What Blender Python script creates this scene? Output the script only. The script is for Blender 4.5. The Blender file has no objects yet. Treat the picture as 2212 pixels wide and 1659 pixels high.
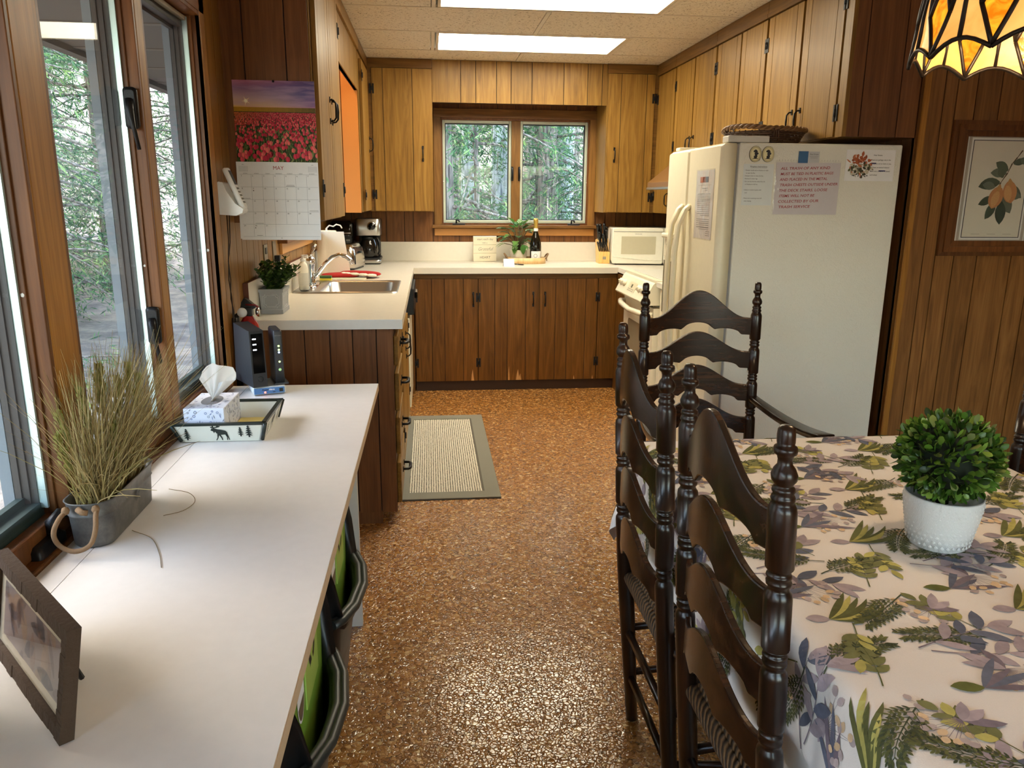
import bpy, bmesh, math, random
from mathutils import Vector, Matrix, noise
random.seed(7)
SC = bpy.context.scene
COL = SC.collection
PI = math.pi
ORG = {}

def lin(r, g, b):
    f = lambda c: (c/255/12.92) if c/255 <= .04045 else ((c/255+.055)/1.055)**2.4
    return (f(r), f(g), f(b), 1.0)

# ---------------------------------------------------------------- mesh builder
def smooth(P, k=6):
    P = [Vector(p) for p in P]; Q = [P[0]*2-P[1]]+P+[P[-1]*2-P[-2]]; out = []
    for i in range(1, len(Q)-2):
        for j in range(k):
            t = j/k; a, b_, c, d = Q[i-1], Q[i], Q[i+1], Q[i+2]
            out.append(.5*((2*b_)+(c-a)*t+(2*a-5*b_+4*c-d)*t*t+(3*b_-a-3*c+d)*t**3))
    return out+[P[-1]]
class MB:
    def __init__(s):
        s.v = []; s.f = []; s.m = []; s.c = []; s.s = []; s.anyc = False
    def add(s, verts, faces, mat=0, col=None, smooth=False):
        o = len(s.v)
        s.v += [tuple(p) for p in verts]
        for f in faces:
            s.f.append(tuple(i+o for i in f)); s.m.append(mat); s.c.append(col); s.s.append(smooth)
        if col: s.anyc = True
    def box(s, x0, x1, y0, y1, z0, z1, mat=0, M=None, col=None):
        if x0 > x1: x0, x1 = x1, x0
        if y0 > y1: y0, y1 = y1, y0
        if z0 > z1: z0, z1 = z1, z0
        v = [(x0,y0,z0),(x1,y0,z0),(x1,y1,z0),(x0,y1,z0),(x0,y0,z1),(x1,y0,z1),(x1,y1,z1),(x0,y1,z1)]
        if M is not None: v = [M @ Vector(p) for p in v]
        s.add(v, [(0,3,2,1),(4,5,6,7),(0,1,5,4),(1,2,6,5),(2,3,7,6),(3,0,4,7)], mat, col)
    def tube(s, pts, r, n=8, mat=0, caps=True, smooth=True, col=None):
        pts = [Vector(p) for p in pts]
        k = len(pts)
        rs = r if isinstance(r, (list, tuple)) else [r]*k
        vs = []; fs = []
        up = None
        for i, p in enumerate(pts):
            d = (pts[min(i+1, k-1)] - pts[max(i-1, 0)])
            if d.length < 1e-9: d = Vector((0,0,1))
            d.normalize()
            if up is None:
                up = Vector((0,0,1)) if abs(d.z) < .9 else Vector((1,0,0))
            a = d.cross(up)
            if a.length < 1e-6: a = d.cross(Vector((0,1,0)))
            a.normalize(); b = a.cross(d).normalized(); up = b
            for j in range(n):
                t = 2*PI*j/n
                vs.append(p + a*(rs[i]*math.cos(t)) + b*(rs[i]*math.sin(t)))
        for i in range(k-1):
            for j in range(n):
                j2 = (j+1) % n
                fs.append((i*n+j, i*n+j2, (i+1)*n+j2, (i+1)*n+j))
        s.add(vs, fs, mat, col, smooth)
        if caps:
            o = len(s.v) - len(vs)
            s.f.append(tuple(o+j for j in reversed(range(n)))); s.m.append(mat); s.c.append(col); s.s.append(False)
            s.f.append(tuple(o+(k-1)*n+j for j in range(n))); s.m.append(mat); s.c.append(col); s.s.append(False)
    def lathe(s, prof, c=(0,0,0), n=24, mat=0, M=None, smooth=True, path=None, closed=True, col=None):
        # prof: list of (r, z); path(z)->(dx,dy) shifts ring centres
        vs = []; fs = []
        for r, z in prof:
            dx, dy = path(z) if path else (0, 0)
            for j in range(n):
                t = 2*PI*j/n
                vs.append(Vector((c[0]+dx+r*math.cos(t), c[1]+dy+r*math.sin(t), c[2]+z)))
        if M is not None: vs = [M @ p for p in vs]
        k = len(prof)
        for i in range(k-1):
            for j in range(n):
                j2 = (j+1) % n
                fs.append((i*n+j, i*n+j2, (i+1)*n+j2, (i+1)*n+j))
        if closed:
            if prof[0][0] > 1e-5: fs.append(tuple(reversed(range(n))))
            if prof[-1][0] > 1e-5: fs.append(tuple((k-1)*n+j for j in range(n)))
        s.add(vs, fs, mat, col, smooth)
    def prism(s, poly, fn, d0, d1, mat=0, col=None, smooth=False):
        # poly: 2D outline (a,b); fn(a,b,d)->3D
        n = len(poly)
        v = [fn(a, b, d0) for a, b in poly] + [fn(a, b, d1) for a, b in poly]
        s.add(v, [tuple(range(n)), tuple(reversed(range(n, 2*n)))] , mat, col)
        s.add(v, [(i, i+n, (i+1) % n+n, (i+1) % n) for i in range(n)], mat, col, smooth)
    def poly(s, pts, mat=0, col=None):
        s.add(pts, [tuple(range(len(pts)))], mat, col)
    def grid(s, fn, nu, nv, mat=0, smooth=True, col=None, loop=False, matfn=None):
        vs = [fn(i/nu, j/nv) for i in range(nu+1) for j in range(nv+1)]
        o = len(s.v); s.v += [tuple(p) for p in vs]
        for i in range(nu):
            for j in range(nv):
                a = o+i*(nv+1)+j
                s.f.append((a, a+nv+1, a+nv+2, a+1))
                s.m.append(matfn((i+.5)/nu, (j+.5)/nv) if matfn else mat); s.c.append(col); s.s.append(smooth)
    def rrect_loft(s, rings, n=6, mat=0, smooth=True, cap0=False, cap1=True, M=None):
        # rings: (x0,x1,y0,y1,z,r)
        vs = []; fs = []; m = 4*(n+1)
        for x0, x1, y0, y1, z, r in rings:
            for cx, cy, a0 in ((x1-r, y1-r, 0), (x0+r, y1-r, PI/2), (x0+r, y0+r, PI), (x1-r, y0+r, 1.5*PI)):
                for k in range(n+1):
                    a = a0+PI/2*k/n
                    vs.append(Vector((cx+r*math.cos(a), cy+r*math.sin(a), z)))
        if M is not None: vs = [M @ p for p in vs]
        for i in range(len(rings)-1):
            for j in range(m):
                j2 = (j+1) % m
                fs.append((i*m+j, i*m+j2, (i+1)*m+j2, (i+1)*m+j))
        s.add(vs, fs, mat, None, smooth)
        o = len(s.v)-len(vs)
        if cap0: s.f.append(tuple(o+j for j in reversed(range(m)))); s.m.append(mat); s.c.append(None); s.s.append(False)
        if cap1: s.f.append(tuple(o+(len(rings)-1)*m+j for j in range(m))); s.m.append(mat); s.c.append(None); s.s.append(False)
    def text(s, string, fn, size=.02, mat=0, col=None, align='CENTER', shear=0.0, sx=1.0, weight=0.0, spacing=1.0):
        cu = bpy.data.curves.new('t', 'FONT'); cu.body = string; cu.size = size
        cu.align_x = align; cu.align_y = 'CENTER'; cu.shear = shear; cu.resolution_u = 2; cu.space_line = spacing
        cu.offset = weight
        ob = bpy.data.objects.new('t', cu)
        me = bpy.data.meshes.new_from_object(ob)
        vs = [fn(v.co.x*sx, v.co.y) for v in me.vertices]
        fs = [tuple(p.vertices) for p in me.polygons]
        s.add(vs, fs, mat, col)
        bpy.data.objects.remove(ob); bpy.data.meshes.remove(me); bpy.data.curves.remove(cu)
    def build(s, name, mats, parent=None, origin=None, bevel=0, bseg=2, subsurf=0, kind=None, label=None, weld=False):
        if not isinstance(mats, (list, tuple)): mats = [mats]
        if parent is not None: org = ORG[parent.name]
        else: org = Vector(origin) if origin else Vector((0,0,0))
        me = bpy.data.meshes.new(name)
        me.from_pydata([(p[0]-org[0], p[1]-org[1], p[2]-org[2]) for p in s.v], [], s.f)
        for m in mats: me.materials.append(m)
        me.polygons.foreach_set('material_index', s.m)
        me.polygons.foreach_set('use_smooth', s.s)
        if s.anyc:
            at = me.color_attributes.new('Col', 'FLOAT_COLOR', 'CORNER')
            i = 0; buf = []
            for f, c in zip(s.f, s.c):
                cc = c if c else (1,1,1,1)
                for _ in f: buf += cc[:4] if len(cc) > 3 else tuple(cc)+(1,)
            at.data.foreach_set('color', buf)
        me.update()
        if weld or bevel:
            bm = bmesh.new(); bm.from_mesh(me)
            if weld: bmesh.ops.remove_doubles(bm, verts=bm.verts, dist=1e-5)
            bmesh.ops.recalc_face_normals(bm, faces=bm.faces)
            bm.to_mesh(me); bm.free()
        o = bpy.data.objects.new(name, me); COL.objects.link(o)
        if parent is not None: o.parent = parent
        else: o.location = org
        ORG[o.name] = org
        if bevel:
            md = o.modifiers.new('bevel', 'BEVEL'); md.width = bevel; md.segments = bseg; md.limit_method = 'ANGLE'; md.angle_limit = .7
            md.harden_normals = False
        if subsurf:
            md = o.modifiers.new('sub', 'SUBSURF'); md.levels = subsurf; md.render_levels = subsurf
        if kind: o['kind'] = kind
        if label: o['label'] = label
        return o

def thing(name, label, cat, loc=(0,0,0), group=None):
    o = bpy.data.objects.new(name, None); COL.objects.link(o); o.location = loc
    o.empty_display_size = .05
    o['label'] = label; o['category'] = cat
    if group: o['group'] = group
    ORG[o.name] = Vector(loc)
    return o
def tag(o, label, cat, group=None):
    o['label'] = label; o['category'] = cat
    if group: o['group'] = group
    return o
def struct(name, loc=(0,0,0)):
    o = bpy.data.objects.new(name, None); COL.objects.link(o); o.location = loc
    o['kind'] = 'structure'; ORG[o.name] = Vector(loc); return o
def copy_tree(o, parent=None):
    c = o.copy(); COL.objects.link(c)
    c.parent = parent
    for ch in list(o.children): copy_tree(ch, c)
    return c

# face helper: ('Y', y0) faces -Y, ('X+', x0) faces +X, ('X-', x0) faces -X
def FP(face, a, z, d):
    k, p = face
    if k == 'Y': return Vector((a, p-d, z))
    if k == 'X+': return Vector((p+d, a, z))
    return Vector((p-d, a, z))
def fbox(mb, face, a0, a1, z0, z1, d0, d1, mat=0):
    p = FP(face, a0, z0, d0); q = FP(face, a1, z1, d1)
    mb.box(p.x, q.x, p.y, q.y, p.z, q.z, mat)

# ---------------------------------------------------------------- materials
def newmat(name):
    m = bpy.data.materials.new(name); m.use_nodes = True
    nt = m.node_tree; b = nt.nodes['Principled BSDF']
    return m, nt, b
def N(nt, t, **kw):
    n = nt.nodes.new(t)
    for k, v in kw.items():
        if k in n.inputs.keys() if hasattr(n.inputs, 'keys') else False: n.inputs[k].default_value = v
        else: setattr(n, k, v)
    return n
def simple(name, c, rough=.5, metal=0, spec=.5, coat=0, bump=0, bscale=200, emit=None, estr=0):
    m, nt, b = newmat(name)
    b.inputs['Base Color'].default_value = c
    b.inputs['Roughness'].default_value = rough
    b.inputs['Metallic'].default_value = metal
    b.inputs['Specular IOR Level'].default_value = spec
    b.inputs['Coat Weight'].default_value = coat
    if emit:
        b.inputs['Emission Color'].default_value = emit; b.inputs['Emission Strength'].default_value = estr
    # every surface gets a little procedural variation
    geo = nt.nodes.new('ShaderNodeNewGeometry')
    nz = nt.nodes.new('ShaderNodeTexNoise'); nz.inputs['Scale'].default_value = bscale if bump else 35
    nz.inputs['Detail'].default_value = 3
    nt.links.new(geo.outputs['Position'], nz.inputs['Vector'])
    hv = nt.nodes.new('ShaderNodeMix'); hv.data_type = 'RGBA'
    hv.inputs[0].default_value = .5
    hv.inputs[6].default_value = tuple(x*.96 for x in c[:3])+(1,); hv.inputs[7].default_value = tuple(min(1, x*1.04) for x in c[:3])+(1,)
    nt.links.new(nz.outputs['Fac'], hv.inputs[0]); nt.links.new(hv.outputs[2], b.inputs['Base Color'])
    if bump:
        bp = nt.nodes.new('ShaderNodeBump'); bp.inputs['Strength'].default_value = bump; bp.inputs['Distance'].default_value = .002
        nt.links.new(nz.outputs['Fac'], bp.inputs['Height']); nt.links.new(bp.outputs['Normal'], b.inputs['Normal'])
    return m
def ramp(nt, stops):
    r = nt.nodes.new('ShaderNodeValToRGB'); e = r.color_ramp.elements
    e[0].position, e[0].color = stops[0]; e[1].position, e[1].color = stops[-1]
    for p, c in stops[1:-1]:
        x = e.new(p); x.color = c
    return r
def wood(name, dark, mid, light, axis='z', rough=.42, coat=.04, scale=1.0, var=.25, spec=.3):
    m, nt, b = newmat(name); L = nt.links.new
    geo = nt.nodes.new('ShaderNodeNewGeometry')
    # shift the grain from board to board
    rnd = geo.outputs['Random Per Island']
    off = nt.nodes.new('ShaderNodeVectorMath'); off.operation = 'SCALE'; off.inputs[0].default_value = (7.3, 3.1, 5.7)
    L(rnd, off.inputs['Scale'])
    add = nt.nodes.new('ShaderNodeVectorMath'); add.operation = 'ADD'
    L(geo.outputs['Position'], add.inputs[0]); L(off.outputs[0], add.inputs[1])
    mp = nt.nodes.new('ShaderNodeMapping')
    st = {'x': (1.2, 14, 14), 'y': (14, 1.2, 14), 'z': (14, 14, 1.2)}[axis]
    mp.inputs['Scale'].default_value = tuple(q*scale for q in st)
    L(add.outputs[0], mp.inputs['Vector'])
    n1 = nt.nodes.new('ShaderNodeTexNoise'); n1.inputs['Scale'].default_value = 1.6; n1.inputs['Detail'].default_value = 5; n1.inputs['Distortion'].default_value = 1.6; n1.inputs['Roughness'].default_value = .55
    L(mp.outputs[0], n1.inputs['Vector'])
    mp2 = nt.nodes.new('ShaderNodeMapping')
    st2 = {'x': (4, 160, 160), 'y': (160, 4, 160), 'z': (160, 160, 4)}[axis]
    mp2.inputs['Scale'].default_value = st2
    L(add.outputs[0], mp2.inputs['Vector'])
    n2 = nt.nodes.new('ShaderNodeTexNoise'); n2.inputs['Scale'].default_value = 1.0; n2.inputs['Detail'].default_value = 2
    L(mp2.outputs[0], n2.inputs['Vector'])
    mixf = nt.nodes.new('ShaderNodeMath'); mixf.operation = 'MULTIPLY_ADD'; mixf.inputs[1].default_value = .35; 
    L(n2.outputs['Fac'], mixf.inputs[0]); 
    sub = nt.nodes.new('ShaderNodeMath'); sub.operation = 'MULTIPLY_ADD'; sub.inputs[1].default_value = .85; sub.inputs[2].default_value = -.10
    L(n1.outputs['Fac'], sub.inputs[0]); L(sub.outputs[0], mixf.inputs[2])
    r = ramp(nt, [(.25, dark), (.5, mid), (.75, light)])
    L(mixf.outputs[0], r.inputs['Fac'])
    hsv = nt.nodes.new('ShaderNodeHueSaturation')
    mr = nt.nodes.new('ShaderNodeMapRange'); mr.inputs['To Min'].default_value = 1-var; mr.inputs['To Max'].default_value = 1+var
    L(rnd, mr.inputs['Value']); L(mr.outputs[0], hsv.inputs['Value']); L(r.outputs[0], hsv.inputs['Color'])
    L(hsv.outputs[0], b.inputs['Base Color'])
    b.inputs['Roughness'].default_value = rough; b.inputs['Coat Weight'].default_value = coat; b.inputs['Coat Roughness'].default_value = .2
    b.inputs['Specular IOR Level'].default_value = spec
    bp = nt.nodes.new('ShaderNodeBump'); bp.inputs['Strength'].default_value = .12; bp.inputs['Distance'].default_value = .0015
    L(n2.outputs['Fac'], bp.inputs['Height']); L(bp.outputs['Normal'], b.inputs['Normal'])
    return m
def vcol(name, rough=.6, spec=.3, bump=0, bscale=300, trans=0, noise_amt=.12):
    m, nt, b = newmat(name); L = nt.links.new
    at = nt.nodes.new('ShaderNodeAttribute'); at.attribute_name = 'Col'
    geo = nt.nodes.new('ShaderNodeNewGeometry')
    nz = nt.nodes.new('ShaderNodeTexNoise'); nz.inputs['Scale'].default_value = bscale; nz.inputs['Detail'].default_value = 2
    L(geo.outputs['Position'], nz.inputs['Vector'])
    mr = nt.nodes.new('ShaderNodeMapRange'); mr.inputs['To Min'].default_value = 1-noise_amt*2; mr.inputs['To Max'].default_value = 1+noise_amt*2
    L(nz.outputs['Fac'], mr.inputs['Value'])
    hsv = nt.nodes.new('ShaderNodeHueSaturation'); L(at.outputs['Color'], hsv.inputs['Color']); L(mr.outputs[0], hsv.inputs['Value'])
    L(hsv.outputs[0], b.inputs['Base Color'])
    b.inputs['Roughness'].default_value = rough; b.inputs['Specular IOR Level'].default_value = spec
    if bump:
        bp = nt.nodes.new('ShaderNodeBump'); bp.inputs['Strength'].default_value = bump; bp.inputs['Distance'].default_value = .001
        L(nz.outputs['Fac'], bp.inputs['Height']); L(bp.outputs['Normal'], b.inputs['Normal'])
    return m
def leafmat(name, stops, rough=.45, trans=.25, spec=.4):
    m, nt, b = newmat(name); L = nt.links.new
    geo = nt.nodes.new('ShaderNodeNewGeometry')
    r = ramp(nt, stops); L(geo.outputs['Random Per Island'], r.inputs['Fac'])
    L(r.outputs[0], b.inputs['Base Color'])
    b.inputs['Roughness'].default_value = rough; b.inputs['Specular IOR Level'].default_value = spec
    if trans:
        tr = nt.nodes.new('ShaderNodeBsdfTranslucent'); L(r.outputs[0], tr.inputs['Color'])
        mx = nt.nodes.new('ShaderNodeMixShader'); mx.inputs[0].default_value = trans
        L(b.outputs[0], mx.inputs[1]); L(tr.outputs[0], mx.inputs[2])
        L(mx.outputs[0], nt.nodes['Material Output'].inputs['Surface'])
    return m
def glassmat(name, tint=(1,1,1,1), refl=1.0, rough=0.0, haze=0.0, hcol=(.8,.85,.9,1)):
    m, nt, b = newmat(name); L = nt.links.new
    nt.nodes.remove(b)
    tr = nt.nodes.new('ShaderNodeBsdfTransparent'); tr.inputs['Color'].default_value = tint
    gl = nt.nodes.new('ShaderNodeBsdfGlossy'); gl.inputs['Roughness'].default_value = rough
    # thin pane: Schlick reflectance from the facing angle, the same on both faces
    g0 = nt.nodes.new('ShaderNodeNewGeometry'); dp = nt.nodes.new('ShaderNodeVectorMath'); dp.operation = 'DOT_PRODUCT'
    L(g0.outputs['Normal'], dp.inputs[0]); L(g0.outputs['Incoming'], dp.inputs[1])
    ab = nt.nodes.new('ShaderNodeMath'); ab.operation = 'ABSOLUTE'; L(dp.outputs['Value'], ab.inputs[0])
    om = nt.nodes.new('ShaderNodeMath'); om.operation = 'SUBTRACT'; om.inputs[0].default_value = 1; om.use_clamp = True; L(ab.outputs[0], om.inputs[1])
    pw = nt.nodes.new('ShaderNodeMath'); pw.operation = 'POWER'; pw.inputs[1].default_value = 5; L(om.outputs[0], pw.inputs[0])
    sc = nt.nodes.new('ShaderNodeMath'); sc.operation = 'MULTIPLY_ADD'; sc.inputs[1].default_value = .96; sc.inputs[2].default_value = .04; L(pw.outputs[0], sc.inputs[0])
    ml = nt.nodes.new('ShaderNodeMath'); ml.operation = 'MULTIPLY'; ml.inputs[1].default_value = refl*.6; ml.use_clamp = True
    L(sc.outputs[0], ml.inputs[0])
    mx = nt.nodes.new('ShaderNodeMixShader'); L(ml.outputs[0], mx.inputs[0]); L(tr.outputs[0], mx.inputs[1]); L(gl.outputs[0], mx.inputs[2])
    out = mx
    if haze:
        df = nt.nodes.new('ShaderNodeBsdfTranslucent'); df.inputs['Color'].default_value = hcol
        nz = nt.nodes.new('ShaderNodeTexNoise'); nz.inputs['Scale'].default_value = 9; nz.inputs['Detail'].default_value = 4
        geo = nt.nodes.new('ShaderNodeNewGeometry'); L(geo.outputs['Position'], nz.inputs['Vector'])
        mr = nt.nodes.new('ShaderNodeMapRange'); mr.inputs['To Min'].default_value = haze*.6; mr.inputs['To Max'].default_value = haze*1.4
        L(nz.outputs['Fac'], mr.inputs['Value'])
        m2 = nt.nodes.new('ShaderNodeMixShader'); L(mr.outputs[0], m2.inputs[0]); L(mx.outputs[0], m2.inputs[1]); L(df.outputs[0], m2.inputs[2])
        out = m2
    L(out.outputs[0], nt.nodes['Material Output'].inputs['Surface'])
    return m

# stained woods
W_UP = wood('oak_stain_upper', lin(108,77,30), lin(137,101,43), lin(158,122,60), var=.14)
W_UPH = wood('oak_stain_upper_h', lin(86,58,23), lin(108,75,31), lin(128,92,42), axis='x')
W_UPY = wood('oak_stain_upper_y', lin(86,58,23), lin(108,75,31), lin(128,92,42), axis='y')
W_LOW = wood('oak_stain_base_shaded', lin(76,47,13), lin(102,65,21), lin(126,84,33), var=.14)  # same stain as the uppers, with the lower shade put into the colour
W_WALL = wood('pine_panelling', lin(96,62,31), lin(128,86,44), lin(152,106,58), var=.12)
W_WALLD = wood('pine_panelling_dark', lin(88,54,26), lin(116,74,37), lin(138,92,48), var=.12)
W_END = wood('oak_stain_end_shaded', lin(86,52,29), lin(112,71,40), lin(130,86,50), var=.10)  # cupboard ends: the same stain, their shade mixed into the colour
W_TRIM = wood('window_wood', lin(122,80,30), lin(156,106,42), lin(180,130,60))  # lit copy: room light brightened into the wood colour
W_TRIMB = wood('window_wood_back', lin(104,72,31), lin(136,96,46), lin(160,118,62))
W_WALLL = wood('pine_panelling_left_lit', lin(112,78,34), lin(144,104,50), lin(166,124,66), var=.12)  # left wall boards, lamp light painted into a brighter wood colour
W_TRIMR = wood('window_wood_red_shade', lin(82,48,22), lin(106,64,30), lin(126,80,40))  # shaded copy of the window wood, jamb shade in the reddish colour
W_TRIMX = wood('window_wood_x', lin(98,64,28), lin(126,86,40), lin(150,106,54), axis='x')
W_TRIMY = wood('window_wood_y', lin(94,56,25), lin(120,74,34), lin(142,92,46), axis='y')
W_CHAIR = wood('chair_walnut', lin(18,10,6), lin(34,19,11), lin(62,34,18), rough=.3, coat=.25, var=.05, spec=.4)
W_CHAIRX = wood('chair_walnut_x', lin(20,11,6), lin(40,22,12), lin(78,46,25), axis='x', rough=.27, coat=.25, var=.05, spec=.4, scale=.7)
W_BLOCK = wood('bamboo', lin(196,148,84), lin(218,172,104), lin(232,190,124), scale=2)
W_TRAY = wood('pale_wood', lin(200,160,108), lin(222,186,134), lin(238,208,160), scale=2, var=.18)
GROOVE = simple('groove_dark', lin(40,20,10), .8)
IRON = simple('black_iron', lin(22,21,22), .42, .4, bump=.2, bscale=300)
CHROME = simple('chrome', lin(225,225,228), .06, 1)
STEEL = simple('brushed_steel', lin(188,186,182), .28, 1, bump=.05)
LAMI = simple('white_laminate', lin(232,226,212), .22, spec=.5)
LAMI_EDGE = simple('laminate_edge', lin(222,214,198), .3)
DESKTOP = simple('desk_laminate', lin(226,222,218), .34, spec=.35)
DESKEDGE = simple('desk_edge', lin(206,182,152), .5)
WHITE = simple('white_plastic', lin(236,236,234), .35)
PAPER = simple('paper', lin(242,242,242), .75)
BLACKP = simple('black_plastic', lin(12,12,14), .42)
BLACKG = simple('black_gloss', lin(8,8,9), .08)
CREAM = simple('cream_enamel', lin(238,230,204), .25)
CREAM2 = simple('cream_darker', lin(206,196,164), .4)  # darker cream of the stove display panel
INK = simple('ink_dark', lin(50,50,54), .7)
INKRED = simple('ink_red', lin(168,52,62), .7)
INKGREY = simple('ink_grey', lin(130,128,126), .7)
VC = vcol('printed_colour')
VCG = vcol('painted_gloss', rough=.3, spec=.5)
ALU = simple('aluminium_sash', lin(196,206,192), .4, .1)
ALUSTRIP = simple('aluminium_strip', lin(205,228,228), .3, .5)
SASHGREY = simple('sash_grey', lin(56,52,48), .55)
SASHGREEN = simple('sash_green', lin(52,70,68), .45)
EXTTRIM = simple('exterior_trim', lin(112,122,130), .6)
GLASS = glassmat('window_glass', (.95,.97,.965,1), .6, haze=.005)
CLEAR = glassmat('clear_glass', (.93,.95,.95,1), 1.1)
# ---------------------------------------------------------------- camera
cam = bpy.data.cameras.new('camera'); camo = bpy.data.objects.new('camera', cam); COL.objects.link(camo)
pitch, yaw, roll = .237847, .106272, .0079662
fwd = Vector((math.sin(yaw)*math.cos(pitch), math.cos(yaw)*math.cos(pitch), -math.sin(pitch)))
rt = Vector((math.cos(yaw), -math.sin(yaw), 0)); up = rt.cross(fwd)
r2 = rt*math.cos(roll)+up*math.sin(roll); u2 = up*math.cos(roll)-rt*math.sin(roll)
camo.matrix_world = Matrix(((r2.x,u2.x,-fwd.x,0),(r2.y,u2.y,-fwd.y,0),(r2.z,u2.z,-fwd.z,1.44),(0,0,0,1)))
cam.sensor_width = 36; cam.sensor_fit = 'HORIZONTAL'; cam.lens = 36*1661/2212; cam.clip_start = .02; cam.clip_end = 300
SC.camera = camo
SC.view_settings.view_transform = 'Standard'; SC.view_settings.look = 'None'; SC.view_settings.exposure = 0.0; SC.view_settings.gamma = 1
SC.view_settings.use_curve_mapping = False
try:
    SC.cycles.max_bounces = 8; SC.cycles.diffuse_bounces = 4; SC.cycles.glossy_bounces = 3; SC.cycles.transmission_bounces = 4
    SC.cycles.transparent_max_bounces = 8; SC.cycles.sample_clamp_indirect = 6; SC.cycles.caustics_reflective = False; SC.cycles.caustics_refractive = False
    SC.cycles.use_denoising = True
except Exception: pass
# ---------------------------------------------------------------- sky and sun
w = bpy.data.worlds.new('sky'); SC.world = w; w.use_nodes = True
nt = w.node_tree; bg = nt.nodes['Background']
sky = nt.nodes.new('ShaderNodeTexSky'); sky.sky_type = 'NISHITA'; sky.sun_disc = False; sky.sun_elevation = math.radians(48); sky.sun_rotation = math.radians(-60)
sky.air_density = 1.2; sky.dust_density = 2.0
wb = nt.nodes.new('ShaderNodeMix'); wb.data_type = 'RGBA'; wb.blend_type = 'MULTIPLY'; wb.inputs[0].default_value = 1; wb.inputs[7].default_value = (1.08, 1.02, .94, 1)
nt.links.new(sky.outputs[0], wb.inputs[6]); nt.links.new(wb.outputs[2], bg.inputs['Color']); bg.inputs["Strength"].default_value = 2.7
sun = bpy.data.lights.new('sun', 'SUN'); sun.energy = 7.5; sun.angle = .01; sun.color = (1, .95, .85)
so = bpy.data.objects.new('sun', sun); COL.objects.link(so)
so.rotation_euler = Vector((-.35, -.62, .72)).to_track_quat('Z', 'Y').to_euler(); so.location = (-10, 10, 20)

# ---------------------------------------------------------------- floor
def floor_mat():
    m, nt, b = newmat('cork_chip_floor'); L = nt.links.new
    geo = nt.nodes.new('ShaderNodeNewGeometry')
    mp = nt.nodes.new('ShaderNodeMapping'); mp.inputs['Scale'].default_value = (95, 95, 0); L(geo.outputs['Position'], mp.inputs['Vector'])
    nz = nt.nodes.new('ShaderNodeTexNoise'); nz.inputs['Scale'].default_value = .55; nz.inputs['Detail'].default_value = 2; L(mp.outputs[0], nz.inputs['Vector'])
    mxv = nt.nodes.new('ShaderNodeMix'); mxv.data_type = 'VECTOR'; mxv.inputs[0].default_value = .5
    sc = nt.nodes.new('ShaderNodeVectorMath'); sc.operation = 'MULTIPLY_ADD'; sc.inputs[1].default_value = (2.2, 2.2, 0); L(nz.outputs['Color'], sc.inputs[0]); L(mp.outputs[0], sc.inputs[2])
    vo = nt.nodes.new('ShaderNodeTexVoronoi'); vo.inputs['Scale'].default_value = 1.0; L(sc.outputs[0], vo.inputs['Vector'])
    r = ramp(nt, [(0, lin(128,82,32)), (.28, lin(156,102,44)), (.6, lin(176,120,56)), (.88, lin(194,140,74)), (1, lin(226,188,128))])
    sep = nt.nodes.new('ShaderNodeSeparateColor'); L(vo.outputs['Color'], sep.inputs[0]); L(sep.outputs[0], r.inputs['Fac'])
    ve = nt.nodes.new('ShaderNodeTexVoronoi'); ve.feature = 'DISTANCE_TO_EDGE'; ve.inputs['Scale'].default_value = 1.0; L(sc.outputs[0], ve.inputs['Vector'])
    er = ramp(nt, [(0, (.55,.5,.45,1)), (.07, (1,1,1,1))]); L(ve.outputs['Distance'], er.inputs['Fac'])
    mu = nt.nodes.new('ShaderNodeMix'); mu.data_type = 'RGBA'; mu.blend_type = 'MULTIPLY'; mu.inputs[0].default_value = .8
    L(r.outputs[0], mu.inputs[6]); L(er.outputs[0], mu.inputs[7]); L(mu.outputs[2], b.inputs['Base Color'])
    b.inputs['Roughness'].default_value = .2; b.inputs['Specular IOR Level'].default_value = .6; b.inputs['Coat Weight'].default_value = .6; b.inputs['Coat Roughness'].default_value = .13; b.inputs['Coat IOR'].default_value = 1.6
    e2 = ramp(nt, [(0, (0,0,0,1)), (.16, (1,1,1,1))]); L(ve.outputs['Distance'], e2.inputs['Fac'])
    bp = nt.nodes.new('ShaderNodeBump'); bp.inputs['Strength'].default_value = .55; bp.inputs['Distance'].default_value = .0022
    L(e2.outputs[0], bp.inputs['Height'])
    n3 = nt.nodes.new('ShaderNodeTexNoise'); n3.inputs['Scale'].default_value = .5; n3.inputs['Detail'].default_value = 3; L(mp.outputs[0], n3.inputs['Vector'])
    bp2 = nt.nodes.new('ShaderNodeBump'); bp2.inputs['Strength'].default_value = .35; bp2.inputs['Distance'].default_value = .003
    L(n3.outputs['Fac'], bp2.inputs['Height']); L(bp.outputs[0], bp2.inputs['Normal']); L(bp2.outputs[0], b.inputs['Normal']); L(bp2.outputs[0], b.inputs['Coat Normal'])
    return m
mb = MB(); mb.box(-.86, 3.6, -2.6, 6.5, -.12, 0)
mb.build('floor', floor_mat(), kind='structure')

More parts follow.
